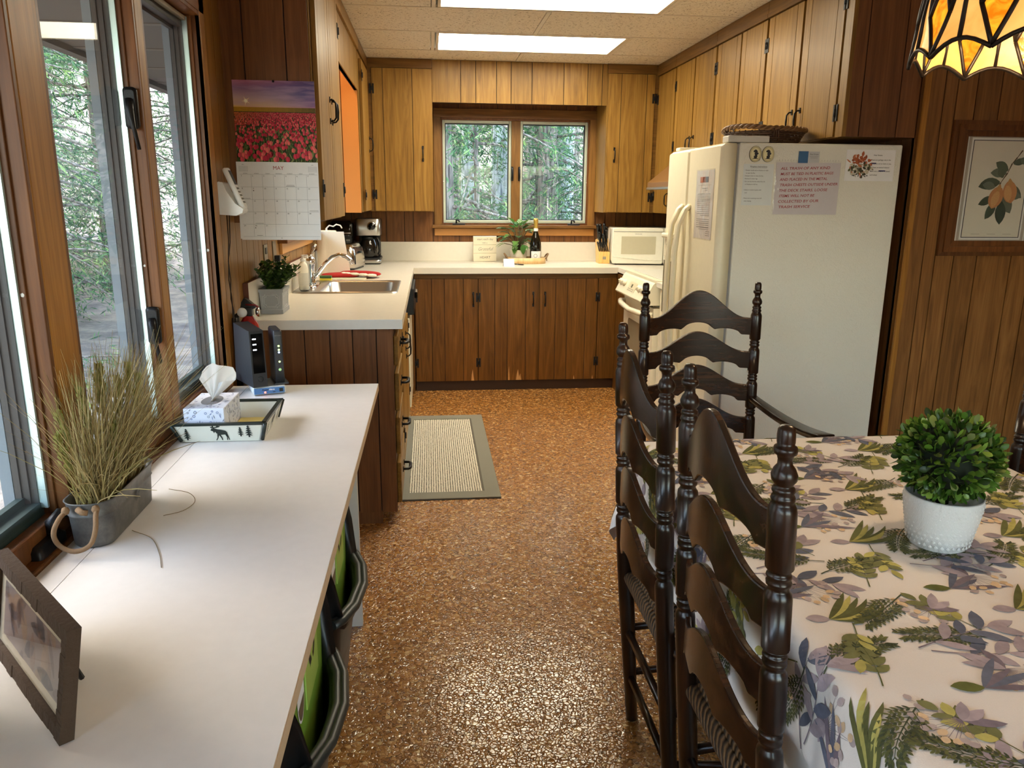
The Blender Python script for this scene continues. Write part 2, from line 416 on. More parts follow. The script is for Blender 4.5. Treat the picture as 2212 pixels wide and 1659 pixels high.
# ---------------------------------------------------------------- ceiling with T bar grid
def tile_mat():
    m, nt, b = newmat('ceiling_tile'); L = nt.links.new
    geo = nt.nodes.new('ShaderNodeNewGeometry')
    nz = nt.nodes.new('ShaderNodeTexNoise'); nz.inputs['Scale'].default_value = 75; nz.inputs['Detail'].default_value = 1; nz.inputs['Distortion'].default_value = 1.2; L(geo.outputs['Position'], nz.inputs['Vector'])
    r = ramp(nt, [(.30, lin(136,120,92)), (.37, lin(226,216,196)), (.6, lin(236,228,210))]); L(nz.outputs['Fac'], r.inputs['Fac'])
    L(r.outputs[0], b.inputs['Base Color']); b.inputs['Roughness'].default_value = .9
    bp = nt.nodes.new('ShaderNodeBump'); bp.inputs['Strength'].default_value = .4; bp.inputs['Distance'].default_value = .003
    L(nz.outputs['Fac'], bp.inputs['Height']); L(bp.outputs[0], b.inputs['Normal'])
    return m
TILE = tile_mat(); TBAR = simple('ceiling_bar', lin(226,216,196), .5)
CZ = 2.411
LY1, LY2 = (3.845, 4.405), (5.065, 5.625)     # recessed fixtures
mb = MB()
rows = [-2.6,-1.99,-1.38,-.77,-.16,.45,1.06,1.67,2.6,3.21,3.82,4.43,5.04,5.65,6.26,6.5]
for i in range(len(rows)-1):
    y0, y1 = rows[i], rows[i+1]
    hole = abs(y0-3.82) < .01 or abs(y0-5.04) < .01
    segs = [(-.86,.04),(1.27,2.49),(2.49,3.6)] if hole else [(-.86,-.56),(-.56,.66),(.66,1.88),(1.88,3.1),(3.1,3.6)]
    if abs(y0-4.43) > .3 and not hole and i % 2 == 0 and y0 < 3: segs = [(-.86,.04),(.04,1.26),(1.26,2.48),(2.48,3.6)]
    for a, b_ in segs:
        mb.box(a+.015, b_-.015, y0+.015, y1-.015, CZ, CZ+.015, 0)
    mb.box(-.86, 3.6, y0-.0115, y0+.0115, CZ-.002, CZ+.013, 1)
    for a, b_ in segs[1:]:
        mb.box(a-.0115, a+.0115, y0, y1, CZ-.002, CZ+.012, 1)
    if hole: mb.box(.03, .052, y0, y1, CZ-.001, CZ+.012, 1)
mb.box(-.86, 3.6, -2.6, 6.5, CZ+.14, CZ+.2, 0)
mb.build('ceiling', [TILE, TBAR], kind='structure')

# fluorescent troffers
EMIT = bpy.data.materials.new('lamp_diffuser'); EMIT.use_nodes = True
nt = EMIT.node_tree; b = nt.nodes['Principled BSDF']; b.inputs['Base Color'].default_value = lin(240,236,224); b.inputs['Roughness'].default_value = .5
geo = nt.nodes.new('ShaderNodeNewGeometry'); nz = nt.nodes.new('ShaderNodeTexNoise'); nz.inputs['Scale'].default_value = 120
nt.links.new(geo.outputs['Position'], nz.inputs['Vector'])
mr = nt.nodes.new('ShaderNodeMapRange'); mr.inputs['To Min'].default_value = 16.0; mr.inputs['To Max'].default_value = 18.5
nt.links.new(nz.outputs['Fac'], mr.inputs['Value']); nt.links.new(mr.outputs[0], b.inputs['Emission Strength'])
b.inputs['Emission Color'].default_value = (1.0, .91, .70, 1)
DIFF_MR = mr
for (y0, y1), lab in ((LY1, 'recessed fluorescent ceiling light nearest the viewer, cut by the top of the photo'), (LY2, 'recessed fluorescent ceiling light nearest the back window')):
    t = thing('ceiling_light', lab, 'ceiling light', (.66, (y0+y1)/2, CZ), 'fluorescent ceiling lights')
    mb = MB()
    for a in (.062, 1.24): mb.box(a, a+.016, y0, y1, CZ-.002, CZ+.11)
    for a in (y0, y1-.012): mb.box(.078, 1.24, a, a+.012, CZ-.002, CZ+.11)
    mb.box(.062, 1.256, y0, y1, CZ+.11, CZ+.12)
    mb.build('housing', TBAR, t)
    mb = MB(); mb.box(.079, 1.239, y0+.0125, y1-.0125, CZ+.004, CZ+.010)
    mb.build('diffuser', EMIT, t)

# ---------------------------------------------------------------- panelled walls
def boards(mb, face, a0, a1, z0, z1, cuts, d0, d1, gap=.005, mat=0, gmat=1):
    cs = [a0]+sorted(c for c in cuts if a0 < c < a1)+[a1]
    for i in range(len(cs)-1):
        l = cs[i]+(gap/2 if i else 0); r = cs[i+1]-(gap/2 if i < len(cs)-2 else 0)
        fbox(mb, face, l, r, z0, z1, d0, d1, mat)
    fbox(mb, face, a0, a1, z0, z1, d0-.004, d1-.006, gmat)
def cutlist(a0, a1, seed, lo=.085, hi=.24):
    rr = random.Random(seed); a = a0; out = []
    while True:
        a += rr.choice((.1, .14, .2, .1, .17, .22))
        if a >= a1: return out
        out.append(a)
# left wall, window openings from y 1.04 to 2.86 and over the sink
WX = -.765
mb = MB()
lc = cutlist(-2.6, 2.9, 3)+[2.985,3.085,3.20,3.29,3.37,3.50,3.60,3.68,3.80,3.90,3.98]+cutlist(4.0, 6.4, 5)
F = ('X+', WX)
boards(mb, F, .62, 1.04, 0, CZ, lc, -.02, 0); boards(mb, F, -2.6, -2.3, 0, CZ, lc, -.02, 0)
boards(mb, F, -2.3, .62, 0, .735, lc, -.02, 0); boards(mb, F, -2.3, .62, 2.05, CZ, lc, -.02, 0)
boards(mb, F, 1.04, 2.9, 0, .735, lc, -.02, 0)
boards(mb, F, 1.04, 2.9, 2.05, CZ, lc, -.02, 0)
boards(mb, F, 2.9, 4.14, 0, CZ, lc, -.02, 0)
boards(mb, F, 4.14, 5.14, 0, 1.25, lc, -.02, 0)
boards(mb, F, 4.14, 5.14, 2.02, CZ, lc, -.02, 0)
boards(mb, F, 5.14, 6.4, 0, CZ, lc, -.02, 0)
# stud core
for a0, a1, z0, z1 in ((.62,1.04,0,CZ),(-2.6,-2.3,0,CZ),(-2.3,.62,0,.735),(-2.3,.62,2.05,CZ),(1.04,2.9,0,.735),(1.04,2.9,2.05,CZ),(2.9,4.14,0,CZ),(4.14,5.14,0,1.25),(4.14,5.14,2.02,CZ),(5.14,6.5,0,CZ)):
    fbox(mb, F, a0, a1, z0, z1, -.095, -.024, 2)
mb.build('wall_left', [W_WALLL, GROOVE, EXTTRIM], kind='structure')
# back wall with the window opening
mb = MB(); F = ('Y', 6.37)
bc = [-.62,-.46,-.345,-.20,-.13,.03,.10,.24,.42,.55,.69,.83,.98,1.10,1.19,1.36,1.44,1.53,1.62,1.74,1.85,1.97]
boards(mb, F, -.765, .10, 0, CZ, bc, -.02, 0); boards(mb, F, .10, 1.29, 0, 1.22, bc, -.02, 0)
boards(mb, F, .10, 1.29, 2.04, CZ, bc, -.02, 0); boards(mb, F, 1.29, 2.08, 0, CZ, bc, -.02, 0)
for a0, a1, z0, z1 in ((-.86,.10,0,CZ),(.10,1.29,0,1.22),(.10,1.29,2.04,CZ),(1.29,2.2,0,CZ)):
    fbox(mb, F, a0, a1, z0, z1, -.13, -.024, 2)
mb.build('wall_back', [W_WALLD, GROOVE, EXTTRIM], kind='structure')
# kitchen right wall and the dining wall that faces the viewer
mb = MB(); F = ('X-', 2.075)
boards(mb, F, 3.255, 6.37, 0, CZ, cutlist(3.25, 6.37, 11), -.02, 0)
fbox(mb, F, 3.255, 6.5, 0, CZ, -.1, -.024, 1)
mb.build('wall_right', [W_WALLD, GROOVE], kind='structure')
mb = MB(); F = ('Y', 3.225)
boards(mb, F, 2.06, 3.6, 0, CZ, [2.073,2.165,2.222,2.31,2.42,2.585,2.68,2.85,2.95,3.1,3.3,3.4], -.02, 0)
fbox(mb, F, 2.10, 3.6, 0, CZ, -.1, -.024, 1)
mb.build('wall_dining', [W_WALL, GROOVE], kind='structure')
mb = MB(); F = ('X-', 3.6)
boards(mb, F, -2.6, 3.225, 0, CZ, cutlist(-2.6, 3.2, 12), -.02, 0); fbox(mb, F, -2.6, 3.3, 0, CZ, -.1, -.024, 1)
mb.build('wall_far_right', [W_WALL, GROOVE], kind='structure')
mb = MB(); F = ('Y+', -2.6)
for a0, a1, z0_, z1_ in ((-.86,.5,0,CZ),(.5,3.2,0,.35),(.5,3.2,2.1,CZ),(3.2,3.6,0,CZ)): mb.box(a0, a1, -2.72, -2.6, z0_, z1_)
mb.build('wall_behind', [W_WALL], kind='structure')
W4 = struct('fill_window_rear', (1.85, -2.66, 1.2)); mb = MB()  # unseen rear window, added to let in fill daylight
for a in (.5, 1.37, 2.27, 3.14): mb.box(a, a+.06, -2.70, -2.60, .35, 2.1)
mb.box(.5, 3.2, -2.70, -2.6, .35, .41); mb.box(.5, 3.2, -2.70, -2.6, 2.04, 2.1); mb.build('frame', W_TRIM, W4)
mb = MB(); mb.box(.56, 3.14, -2.66, -2.656, .41, 2.04); mb.build('glass', GLASS, W4)
mb = MB(); mb.box(2.055, 2.078, 3.19, 3.2, 0, CZ); 
mb.build('trim_1', W_TRIM, kind='structure')

# ---------------------------------------------------------------- window_1: three casements in the left wall
def lockset(parent, y, z):
    # plate on the jamb face that looks back towards the viewer, with a hanging lever
    h = MB(); M = Matrix(((1,0,0,-.771),(0,0,-1,y),(0,1,0,z),(0,0,0,1)))
    h.rrect_loft([(-.017,.017,-.052,.052,0,.010),(-.017,.017,-.052,.052,.010,.010),(-.012,.012,-.044,.044,.015,.008)], M=M)
    h.rrect_loft([(-.062,-.031,-.045,.045,.004,.006),(-.062,-.031,-.045,.045,.008,.006)], M=M)
    o = h.build('lock', IRON, parent)
    l = MB(); l.tube([(-.772,y-.014,z+.02),(-.770,y-.024,z-.005),(-.764,y-.024,z-.05),(-.756,y-.022,z-.105)], [.011,.011,.006,.005], 8)
    l.build('lever', IRON, o)
W1 = struct('window_1', (-.765, 1.95, 1.4))
mb = MB()
# casing on the room side
mb.box(-.765, -.748, 2.86, 2.92, .735, 2.11); mb.box(-.765, -.748, .98, 1.04, .735, 2.11)
mb.build('casing_side', W_TRIM, W1, bevel=.003)
mb = MB(); mb.box(-.765, -.748, .98, 2.92, 2.03, 2.11); mb.build('casing_head', W_TRIMY, W1, bevel=.003)
mb = MB()
for a, b_ in ((2.245,2.297),(1.588,1.70)):
    mb.box(-.787, -.748, a, b_, .80, 2.03)
mb.build('mullion', W_TRIM, W1, bevel=.003)
mb = MB()
for a in (2.86, 2.2325, 1.575):       # stepped jamb faces turned to the viewer, shade put into their reddish wood
    mb.box(-.80, -.749, a, a+.014, .80, 2.03); mb.box(-.80, -.775, a-.006, a+.002, .80, 2.03)
for a in (2.297, 1.70, 1.04): mb.box(-.80, -.749, a-.002, a+.012, .80, 2.03)
mb.box(-.80, -.749, 1.04, 2.86, 2.018, 2.032)
mb.build('jamb', W_TRIMR, W1, bevel=.002)
mb = MB(); mb.box(-.80, -.744, 1.0, 2.9, .735, .752); mb.box(-.80, -.772, 1.0, 2.9, .752, .80)
mb.build('sill', W_TRIMR, W1, bevel=.004)
lights = ((2.31, 2.852), (1.712, 2.226), (1.054, 1.568))
for k, (a, b_) in enumerate(lights):
    s = MB()
    for y0, y1 in ((a-.012, a+.004), (b_-.004, b_+.012)):
        s.box(-.842, -.803, y0, y1, .79, 2.03)
    # stepped far jamb of the sash
    s.box(-.816, -.803, b_-.007, b_, .80, 2.01); s.box(-.830, -.816, b_-.011, b_, .80, 2.0); s.box(-.842, -.830, b_-.015, b_, .80, 2.0)
    s.box(-.83, -.803, a, a+.010, .80, 2.01); s.box(-.842, -.83, a, a+.016, .80, 2.0)
    s.box(-.842, -.803, a, b_, 1.992, 2.03); s.box(-.83, -.803, a, b_, 1.980, 1.995); s.box(-.842, -.83, a, b_, 1.970, 1.995)
    so_ = s.build('sash', SASHGREY, W1)
    s = MB(); s.box(-.844, -.803, a-.01, b_+.01, .78, .802); s.box(-.826, -.801, a-.01, b_+.01, .795, .826); s.box(-.842, -.828, a, b_, .80, .84)
    s.build('bottom_rail', SASHGREEN, so_)
    s = MB(); s.box(-.803, -.789, b_-.004, b_+.004, .815, 2.012)
    s.box(-.793, -.787, b_-.006, b_+.002, .815, 2.012)
    s.build('weatherstrip', ALUSTRIP, so_)
    s = MB(); s.box(-.803, -.789, a-.004, b_+.004, 2.0, 2.012); s.build('head_strip', simple('head_strip', lin(150,140,118), .5), so_)
    s = MB(); s.box(-.7985, -.7955, a, b_, .812, 2.005); s.build('glass', GLASS, so_)
    # exterior casing seen past the sash
    s = MB(); s.box(-.865, -.843, b_-.016, b_+.05, .76, 2.0); s.build('outer_casing', EXTTRIM, so_)
    s = MB(); s.lathe([(.0,.0),(.006,.002),(.007,.006),(.004,.010),(0,.011)], n=10, M=Matrix.Translation((-.787, b_+.006, 1.25)) @ Matrix.Rotation(PI/2, 4, 'Y'))
    s.build('button', WHITE, so_)
lockset(W1, 2.225, 1.66); lockset(W1, 2.225, 1.085)
# crank operators on the sill
for y in (1.50, 2.72):
    s = MB()
    s.rrect_loft([(-.785,-.752,y-.055,y+.055,.752,.01),(-.785,-.752,y-.055,y+.055,.768,.01),(-.780,-.758,y-.045,y+.045,.776,.008)])
    o = s.build('crank_base', IRON, W1)
    s = MB(); s.tube([(-.765,y+.02,.776),(-.765,y+.02,.80),(-.752,y+.03,.815),(-.735,y+.07,.80),(-.728,y+.10,.79)], [.012,.012,.011,.008,.007], 8)
    s.tube([(-.728,y+.10,.786),(-.72,y+.10,.815)], .009, 8); s.build('crank_handle', IRON, o)

# ---------------------------------------------------------------- unseen left windows behind the viewer, added for fill daylight
W5 = struct('fill_window_left', (-.765, -.84, 1.4)); mb = MB()
for a in (-2.3, -1.6, -.87, -.14, .56): mb.box(-.86, -.748, a, a+.06, .735, 2.05)
mb.box(-.86, -.748, -2.3, .62, .735, .80); mb.box(-.86, -.748, -2.3, .62, 1.99, 2.05); mb.build('frame', W_TRIM, W5)
mb = MB(); mb.box(-.80, -.796, -2.24, .56, .80, 1.99); mb.build('glass', GLASS, W5)

# ---------------------------------------------------------------- window_2 in the back wall
W2 = struct('window_2', (.695, 6.37, 1.6))
F = ('Y', 6.37)
mb = MB(); fbox(mb, F, .04, .10, 1.20, 2.11, 0, .018); fbox(mb, F, 1.29, 1.345, 1.20, 2.11, 0, .018); mb.build('casing_side', W_TRIMB, W2, bevel=.003)
mb = MB(); fbox(mb, F, .04, 1.345, 2.045, 2.115, 0, .02); mb.build('casing_head', W_TRIMX, W2, bevel=.003)
mb = MB(); fbox(mb, F, .02, 1.365, 1.198, 1.222, 0, .06); mb.build('stool', W_TRIMX, W2, bevel=.004)
mb = MB(); fbox(mb, F, .04, 1.345, 1.138, 1.194, 0, .02); mb.build('apron', simple('apron_wood', lin(190,132,66), .4), W2, bevel=.003)
mb = MB(); fbox(mb, F, .10, .112, 1.222, 2.045, -.06, .002); fbox(mb, F, 1.278, 1.29, 1.222, 2.045, -.06, .002)
fbox(mb, F, .10, 1.29, 2.03, 2.045, -.06, .002); fbox(mb, F, .10, 1.29, 1.222, 1.236, -.06, .004)
mb.build('jamb', W_TRIMR, W2, bevel=.002)
mb = MB(); fbox(mb, F, .66, .731, 1.236, 2.03, -.06, .004); mb.build('mullion', W_TRIMB, W2, bevel=.003)
for a, b_ in ((.112,.66),(.731,1.278)):
    s = MB()
    for q0, q1 in ((a, a+.020), (b_-.020, b_)): fbox(s, F, q0, q1, 1.238, 2.03, -.05, -.012)
    fbox(s, F, a+.020, b_-.020, 2.008, 2.03, -.05, -.012); fbox(s, F, a+.020, b_-.020, 1.238, 1.260, -.05, -.012)
    o = s.build('sash', ALU, W2, bevel=.003)
    s = MB()
    for q0, q1 in ((a+.020, a+.027), (b_-.027, b_-.020)): fbox(s, F, q0, q1, 1.26, 2.008, -.06, -.03)
    fbox(s, F, a+.027, b_-.027, 2.0, 2.008, -.06, -.03); fbox(s, F, a+.027, b_-.027, 1.26, 1.266, -.06, -.03)
    s.build('gasket', BLACKP, o)
    s = MB(); fbox(s, F, a+.02, b_-.02, 1.26, 2.008, -.045, -.042); s.build('glass', GLASS, o)
    s = MB(); s.lathe([(0,0),(.006,.002),(.006,.006),(0,.009)], n=8, M=Matrix.Translation(((a+.004 if a < .5 else b_-.004), 6.381, 1.56)) @ Matrix.Rotation(PI/2, 4, 'X')); s.build('button', WHITE, o)
for x in (.235, 1.175):
    s = MB(); fbox(s, F, x-.05, x+.05, 1.222, 1.234, .0, .035); o = s.build('crank_base', IRON, W2, bevel=.003)
    s = MB(); s.tube([(x-.02,6.345,1.234),(x-.02,6.34,1.262),(x,6.335,1.258),(x+.005,6.335,1.245)], .007, 8); s.build('crank_handle', IRON, o)
for x in (.668, .723):
    s = MB(); s.tube([(x,6.355,1.67),(x,6.335,1.655),(x,6.335,1.60),(x,6.35,1.575)], .007, 8); fbox(s, F, x-.008, x+.008, 1.57, 1.68, -.01, .006); s.build('lock', IRON, W2)

# ---------------------------------------------------------------- window_3 over the sink (mostly behind the calendar)
W3 = struct('window_3', (-.765, 4.64, 1.6))
F = ('X+', -.765)
mb = MB(); fbox(mb, F, 4.08, 5.20, 1.148, 1.205, 0, .016); mb.build('apron', simple('apron_wood_2', lin(196,140,74), .4), W3, bevel=.003)
mb = MB(); fbox(mb, F, 4.04, 5.24, 1.205, 1.228, -.09, .05); mb.build('stool', W_TRIMY, W3, bevel=.004)
mb = MB(); fbox(mb, F, 4.08, 4.15, 1.228, 2.08, 0, .016); fbox(mb, F, 5.13, 5.20, 1.228, 2.08, 0, .016); mb.build('casing_side', W_TRIMB, W3, bevel=.003)
mb = MB(); fbox(mb, F, 4.15, 5.13, 2.01, 2.08, 0, .016); mb.build('casing_head', W_TRIMY, W3, bevel=.003)
s = MB()
for q0, q1 in ((4.15,4.17),(4.63,4.65),(5.11,5.13)): fbox(s, F, q0, q1, 1.228, 2.01, -.06, -.02)
fbox(s, F, 4.17, 5.11, 1.99, 2.01, -.06, -.02); fbox(s, F, 4.17, 5.11, 1.228, 1.25, -.06, -.02)
o = s.build('sash', ALU, W3)
s = MB(); fbox(s, F, 4.17, 5.11, 1.25, 1.99, -.045, -.042); s.build('glass', GLASS, o)
# roof overhang outside the left windows
mb = MB(); mb.box(-1.78, -.862, -3, 7.2, 2.15, 2.19); mb.box(-1.80, -1.74, -3, 7.2, 2.12, 2.34)
for y in [i*.61-2.4 for i in range(15)]: mb.box(-1.74, -.862, y-.02, y+.02, 2.146, 2.15, 1)
mb.build('trim_2', [simple('soffit_dark', lin(92,86,78), .8), simple('soffit_batten', lin(108,100,90), .8)], kind='structure')
# ---------------------------------------------------------------- cabinet parts
def pull(parent, face, a, z, d=.02, h=.10, reach=.027):
    mb = MB()
    for s_ in (-1, 1):
        zc = z+s_*h*.44
        fbox(mb, face, a-.007, a+.007, zc-.012, zc+.012, d, d+.004)
    P = [(z+h*.44, d+.004),(z+h*.42, d+reach*.6),(z+h*.30, d+reach*.95),(z, d+reach),(z-h*.30, d+reach*.95),(z-h*.42, d+reach*.6),(z-h*.44, d+.004)]
    mb.tube([FP(face, a, zz, dd) for zz, dd in P], [.0035,.0035,.0042,.005,.0042,.0035,.0035], 8)
    return mb.build('handle', IRON, parent)
def drawer_pull(parent, face, a, z, d=.02):
    mb = MB()
    P = [(a-.05, d),(a-.048, d+.026),(a-.03, d+.034),(a+.03, d+.034),(a+.048, d+.026),(a+.05, d)]
    mb.tube([FP(face, aa, z, dd) for aa, dd in P], [.006,.006,.008,.008,.006,.006], 8)
    for s_ in (-1, 1): fbox(mb, face, a+s_*.05-.008, a+s_*.05+.008, z-.012, z+.012, d, d+.004)
    return mb.build('handle', IRON, parent)
def hinge(parent, face, a, z, d=.02):
    mb = MB()
    for s_ in (-1, 1): fbox(mb, face, a+s_*.011-.006, a+s_*.011+.006, z-.034, z+.034, d, d+.003)
    fbox(mb, face, a-.008, a+.008, z-.012, z+.012, d, d+.005)
    mb.tube([FP(face, a, z-.016, d+.005), FP(face, a, z+.016, d+.005)], .004, 8)
    return mb.build('hinge', IRON, parent)
def door(parent, face, a0, a1, z0, z1, cuts, d=.02, W=None, handle=None, hinges=()):
    mb = MB()
    cs = [a0]+list(cuts)+[a1]
    for i in range(len(cs)-1):
        fbox(mb, face, cs[i]+(.0022 if i else 0), cs[i+1]-(.0022 if i < len(cs)-2 else 0), z0, z1, .002, d, 0)
    fbox(mb, face, a0+.001, a1-.001, z0+.001, z1-.001, .001, d-.005, 1)
    o = mb.build('door', [W or W_UP, GROOVE], parent)
    if handle: pull(o, face, handle[0], handle[1], d)
    for a, z in hinges: hinge(o, face, a, z, d)
    return o
def shell(parent, x0, x1, y0, y1, z0, z1, W=None, name='body', bevel=0):
    mb = MB(); mb.box(x0, x1, y0, y1, z0, z1); return mb.build(name, W or W_UP, parent, bevel=bevel)
CT = 2.409
# ---------------------------------------------------------------- left wall cupboards
t = thing('wall_cupboard', 'tall wall cupboard left of the sink with the calendar hung on its dark end', 'cupboard', (-.6, 3.6, 1.335), 'kitchen wall cupboards')
shell(t, -.765, -.44, 3.205, 4.02, 1.338, CT)
mb = MB(); boards(mb, ('Y', 3.205), -.765, -.445, 1.335, CT, [-.685, -.53], .001, .012); mb.build('end_panel', [W_END, GROOVE], t)
F = ('X+', -.44)
mb = MB(); fbox(mb, F, 3.195, 4.02, 2.335, CT, 0, .012); mb.build('fascia', W_UPY, t)
door(t, F, 3.235, 3.605, 1.345, 2.33, [3.30, 3.54], handle=(3.575, 1.80), hinges=((3.235, 2.2), (3.235, 1.47)))
door(t, F, 3.615, 4.00, 1.345, 2.33, [3.68, 3.93], handle=(3.645, 1.80), hinges=((4.0, 2.2), (4.0, 1.47)))
t = thing('valance', 'wooden valance board bridging the cupboards above the sink', 'valance', (-.44, 4.65, 2.1))
mb = MB(); boards(mb, F, 4.022, 5.278, 2.098, 2.335, [4.22, 4.50, 4.8, 5.05], -.022, 0); fbox(mb, F, 4.022, 5.278, 2.338, CT, -.022, .012); mb.build('board', [W_UP, GROOVE], t)
t = thing('wall_cupboard', 'wall cupboard in the back left corner whose end glows orange', 'cupboard', (-.6, 5.6, 1.335), 'kitchen wall cupboards')
shell(t, -.765, -.44, 5.294, 6.0, 1.338, CT)
mb = MB(); boards(mb, ('Y', 5.292), -.765, -.445, 1.335, CT, [-.66, -.55], 0, .012); mb.build('end_panel', [simple('ply_orange_glow', lin(206,134,62), .45, bump=.03), GROOVE], t)  # orange glow of the sink lamp painted into the panel colour
mb = MB(); fbox(mb, F, 5.28, 5.985, 2.335, CT, 0, .012); mb.build('fascia', W_UPY, t)
door(t, F, 5.36, 5.86, 1.345, 2.30, [5.44, 5.77], handle=(5.83, 1.80), hinges=((5.36, 2.2), (5.36, 1.45)))
# under-valance lamp that makes the glow
t = thing('sink_light', 'small lamp fixed behind the valance over the sink', 'lamp', (-.58, 4.9, 2.35))
mb = MB(); mb.box(-.66, -.50, 4.55, 5.1, 2.37, 2.4112); mb.build('housing', WHITE, t)
WARM = simple('warm_tube', lin(255,240,200), .5, emit=(1, .62, .25, 1), estr=60)
mb = MB(); mb.tube([(-.58, 4.57, 2.352), (-.58, 5.08, 2.352)], .014, 10); mb.build('tube', WARM, t)

# ---------------------------------------------------------------- back wall cupboards
F = ('Y', 6.0)
t = thing('wall_cupboard', 'wall cupboard left of the back window with one long handle', 'cupboard', (-.2, 6.2, 1.33), 'kitchen wall cupboards')
shell(t, -.438, .035, 6.0, 6.37, 1.332, CT)
mb = MB(); fbox(mb, F, -.438, .035, 2.345, CT, 0, .012); fbox(mb, F, -.438, -.402, 1.332, 2.345, 0, .012); mb.build('face_frame', W_UPH, t)
door(t, F, -.40, .03, 1.337, 2.34, [-.322, -.11], handle=(-.04, 1.75), hinges=((-.401, 2.20), (-.401, 1.455)))
t = thing('valance', 'vertically boarded pelmet above the back window', 'valance', (.7, 6.0, 2.1))
mb = MB(); boards(mb, F, .037, 1.338, 2.116, CT, [.245,.355,.508,.616,.772,1.01,1.19,1.30], -.02, 0); mb.box(.037, 1.338, 6.022, 6.368, 2.150, 2.165, 2)
mb.build('board', [W_UP, GROOVE, W_END], t)
t = thing('wall_cupboard', 'wall cupboard right of the back window above the microwave', 'cupboard', (1.5, 6.2, 1.33), 'kitchen wall cupboards')
shell(t, 1.34, 1.743, 6.0, 6.37, 1.332, CT)
mb = MB(); fbox(mb, F, 1.34, 1.73, 2.345, CT, 0, .012); fbox(mb, F, 1.70, 1.73, 1.332, 2.345, 0, .012); mb.build('face_frame', W_UPH, t)
door(t, F, 1.345, 1.698, 1.337, 2.34, [1.443, 1.638], handle=(1.405, 1.76), hinges=((1.699, 2.17), (1.699, 1.45)))

# ---------------------------------------------------------------- right wall cupboards
F = ('X-', 1.745)
def rcab(y0, y1, z0, label, doors, handles, hinges):
    t = thing('wall_cupboard', label, 'cupboard', (1.9, (y0+y1)/2, z0), 'kitchen wall cupboards')
    shell(t, 1.745, 2.074, y0+.001, y1-.001, z0, CT)
    mb = MB(); fbox(mb, F, y0+.001, y1-.001, 2.335, CT, 0, .026); fbox(mb, F, y0+.001, y1-.001, 2.33, 2.35, 0, .03); mb.build('fascia', W_UPY, t)
    for (a0, a1), h, hg in zip(doors, handles, hinges):
        w_ = a1-a0
        door(t, F, a0, a1, z0+.004, 2.325, [a0+.17*w_, a1-.17*w_], handle=(h, z0+.10), hinges=hg)
    return t
rcab(5.553, 5.998, 1.332, 'tall narrow wall cupboard in the back right corner beside the range hood', [(5.565, 5.97)], [5.60], [((5.972, 2.16), (5.972, 1.46))])
rcab(4.768, 5.551, 1.69, 'wall cupboard over the range hood, second from the back right corner', [(4.785, 5.145), (5.165, 5.54)], [5.115, 5.195], [((4.776, 2.2), (4.776, 1.80)), ((5.543, 2.2), (5.543, 1.80))])
rcab(4.052, 4.766, 1.69, 'middle wall cupboard on the right, behind the fridge top', [(4.065, 4.385), (4.405, 4.755)], [4.355, 4.435], [((4.058, 2.2), (4.058, 1.80)), ((4.760, 2.2), (4.760, 1.80))])
t = rcab(3.235, 4.05, 1.70, 'wall cupboard above the fridge, nearest the viewer, with a dark end panel', [(3.295, 3.65), (3.672, 4.04)], [3.62, 3.702], [((3.288, 2.24), (3.288, 1.80)), ((4.046, 2.2), (4.046, 1.80))])
mb = MB(); boards(mb, ('Y', 3.234), 1.745, 2.052, 1.70, CT, [1.80, 1.965], 0, .012); fbox(mb, F, 3.222, 3.28, 1.70, 2.335, 0, .018, 2); mb.build('end_panel', [W_END, GROOVE, W_UP], t)
# range hood
t = thing('range_hood', 'wood-coloured range hood with a steel lip under the cupboards', 'range hood', (1.8, 5.16, 1.5))
mb = MB()
mb.prism([(2.07,1.688),(1.72,1.688),(1.55,1.55),(1.55,1.512),(2.07,1.512)], lambda a, b, d: Vector((a, d, b)), 4.79, 5.53)
mb.build('canopy', simple('hood_brown', lin(120,84,46), .4), t, bevel=.003)
mb = MB(); mb.box(1.544, 1.57, 4.785, 5.535, 1.500, 1.518); mb.build('lip', STEEL, t, bevel=.004)

# ---------------------------------------------------------------- worktop (L shape with splashback) and sink
t = thing('worktop', 'cream laminate kitchen worktop running along the left and back walls with a low splashback', 'worktop', (-.4, 5, .9))
z0, z1 = .903, .937
mb = MB()
mb.box(-.763, -.123, 3.25, 4.19, z0, z1); mb.box(-.763, -.66, 4.19, 4.765, z0, z1); mb.box(-.195, -.123, 4.19, 4.765, z0, z1)
mb.box(-.763, -.123, 4.765, 5.69, z0, z1); mb.box(-.763, 2.052, 5.69, 6.348, z0, z1); mb.box(1.40, 2.052, 5.46, 5.69, z0, z1)
mb.box(-.12, 1.397, 5.688, 5.691, .893, z1-.001, 1); mb.box(-.1235, -.1215, 3.249, 5.69, .896, z1-.001, 1)
mb.box(-.763, -.1215, 3.2475, 3.2515, .896, z1-.001, 2)
mb.build('top', [LAMI, LAMI_EDGE, simple('laminate_end', lin(222,216,206), .3)], t)
mb = MB(); mb.box(-.763, -.744, 3.25, 6.348, z1, 1.09); mb.box(-.744, 2.052, 6.345, 6.368, z1, 1.087)
mb.box(-.764, -.743, 3.247, 3.25, z1, 1.091, 1); mb.box(-.763, -.744, 3.25, 6.34, 1.09, 1.0915, 1)
mb.build('splashback', [LAMI, simple('splash_edge', lin(98,52,32), .5)], t)
t = thing('worktop', 'short cream worktop between the stove and the fridge', 'worktop', (1.7, 4.3, .9))
mb = MB(); mb.box(1.40, 2.052, 3.995, 4.684, z0, z1); mb.build('top', LAMI, t, bevel=.003)

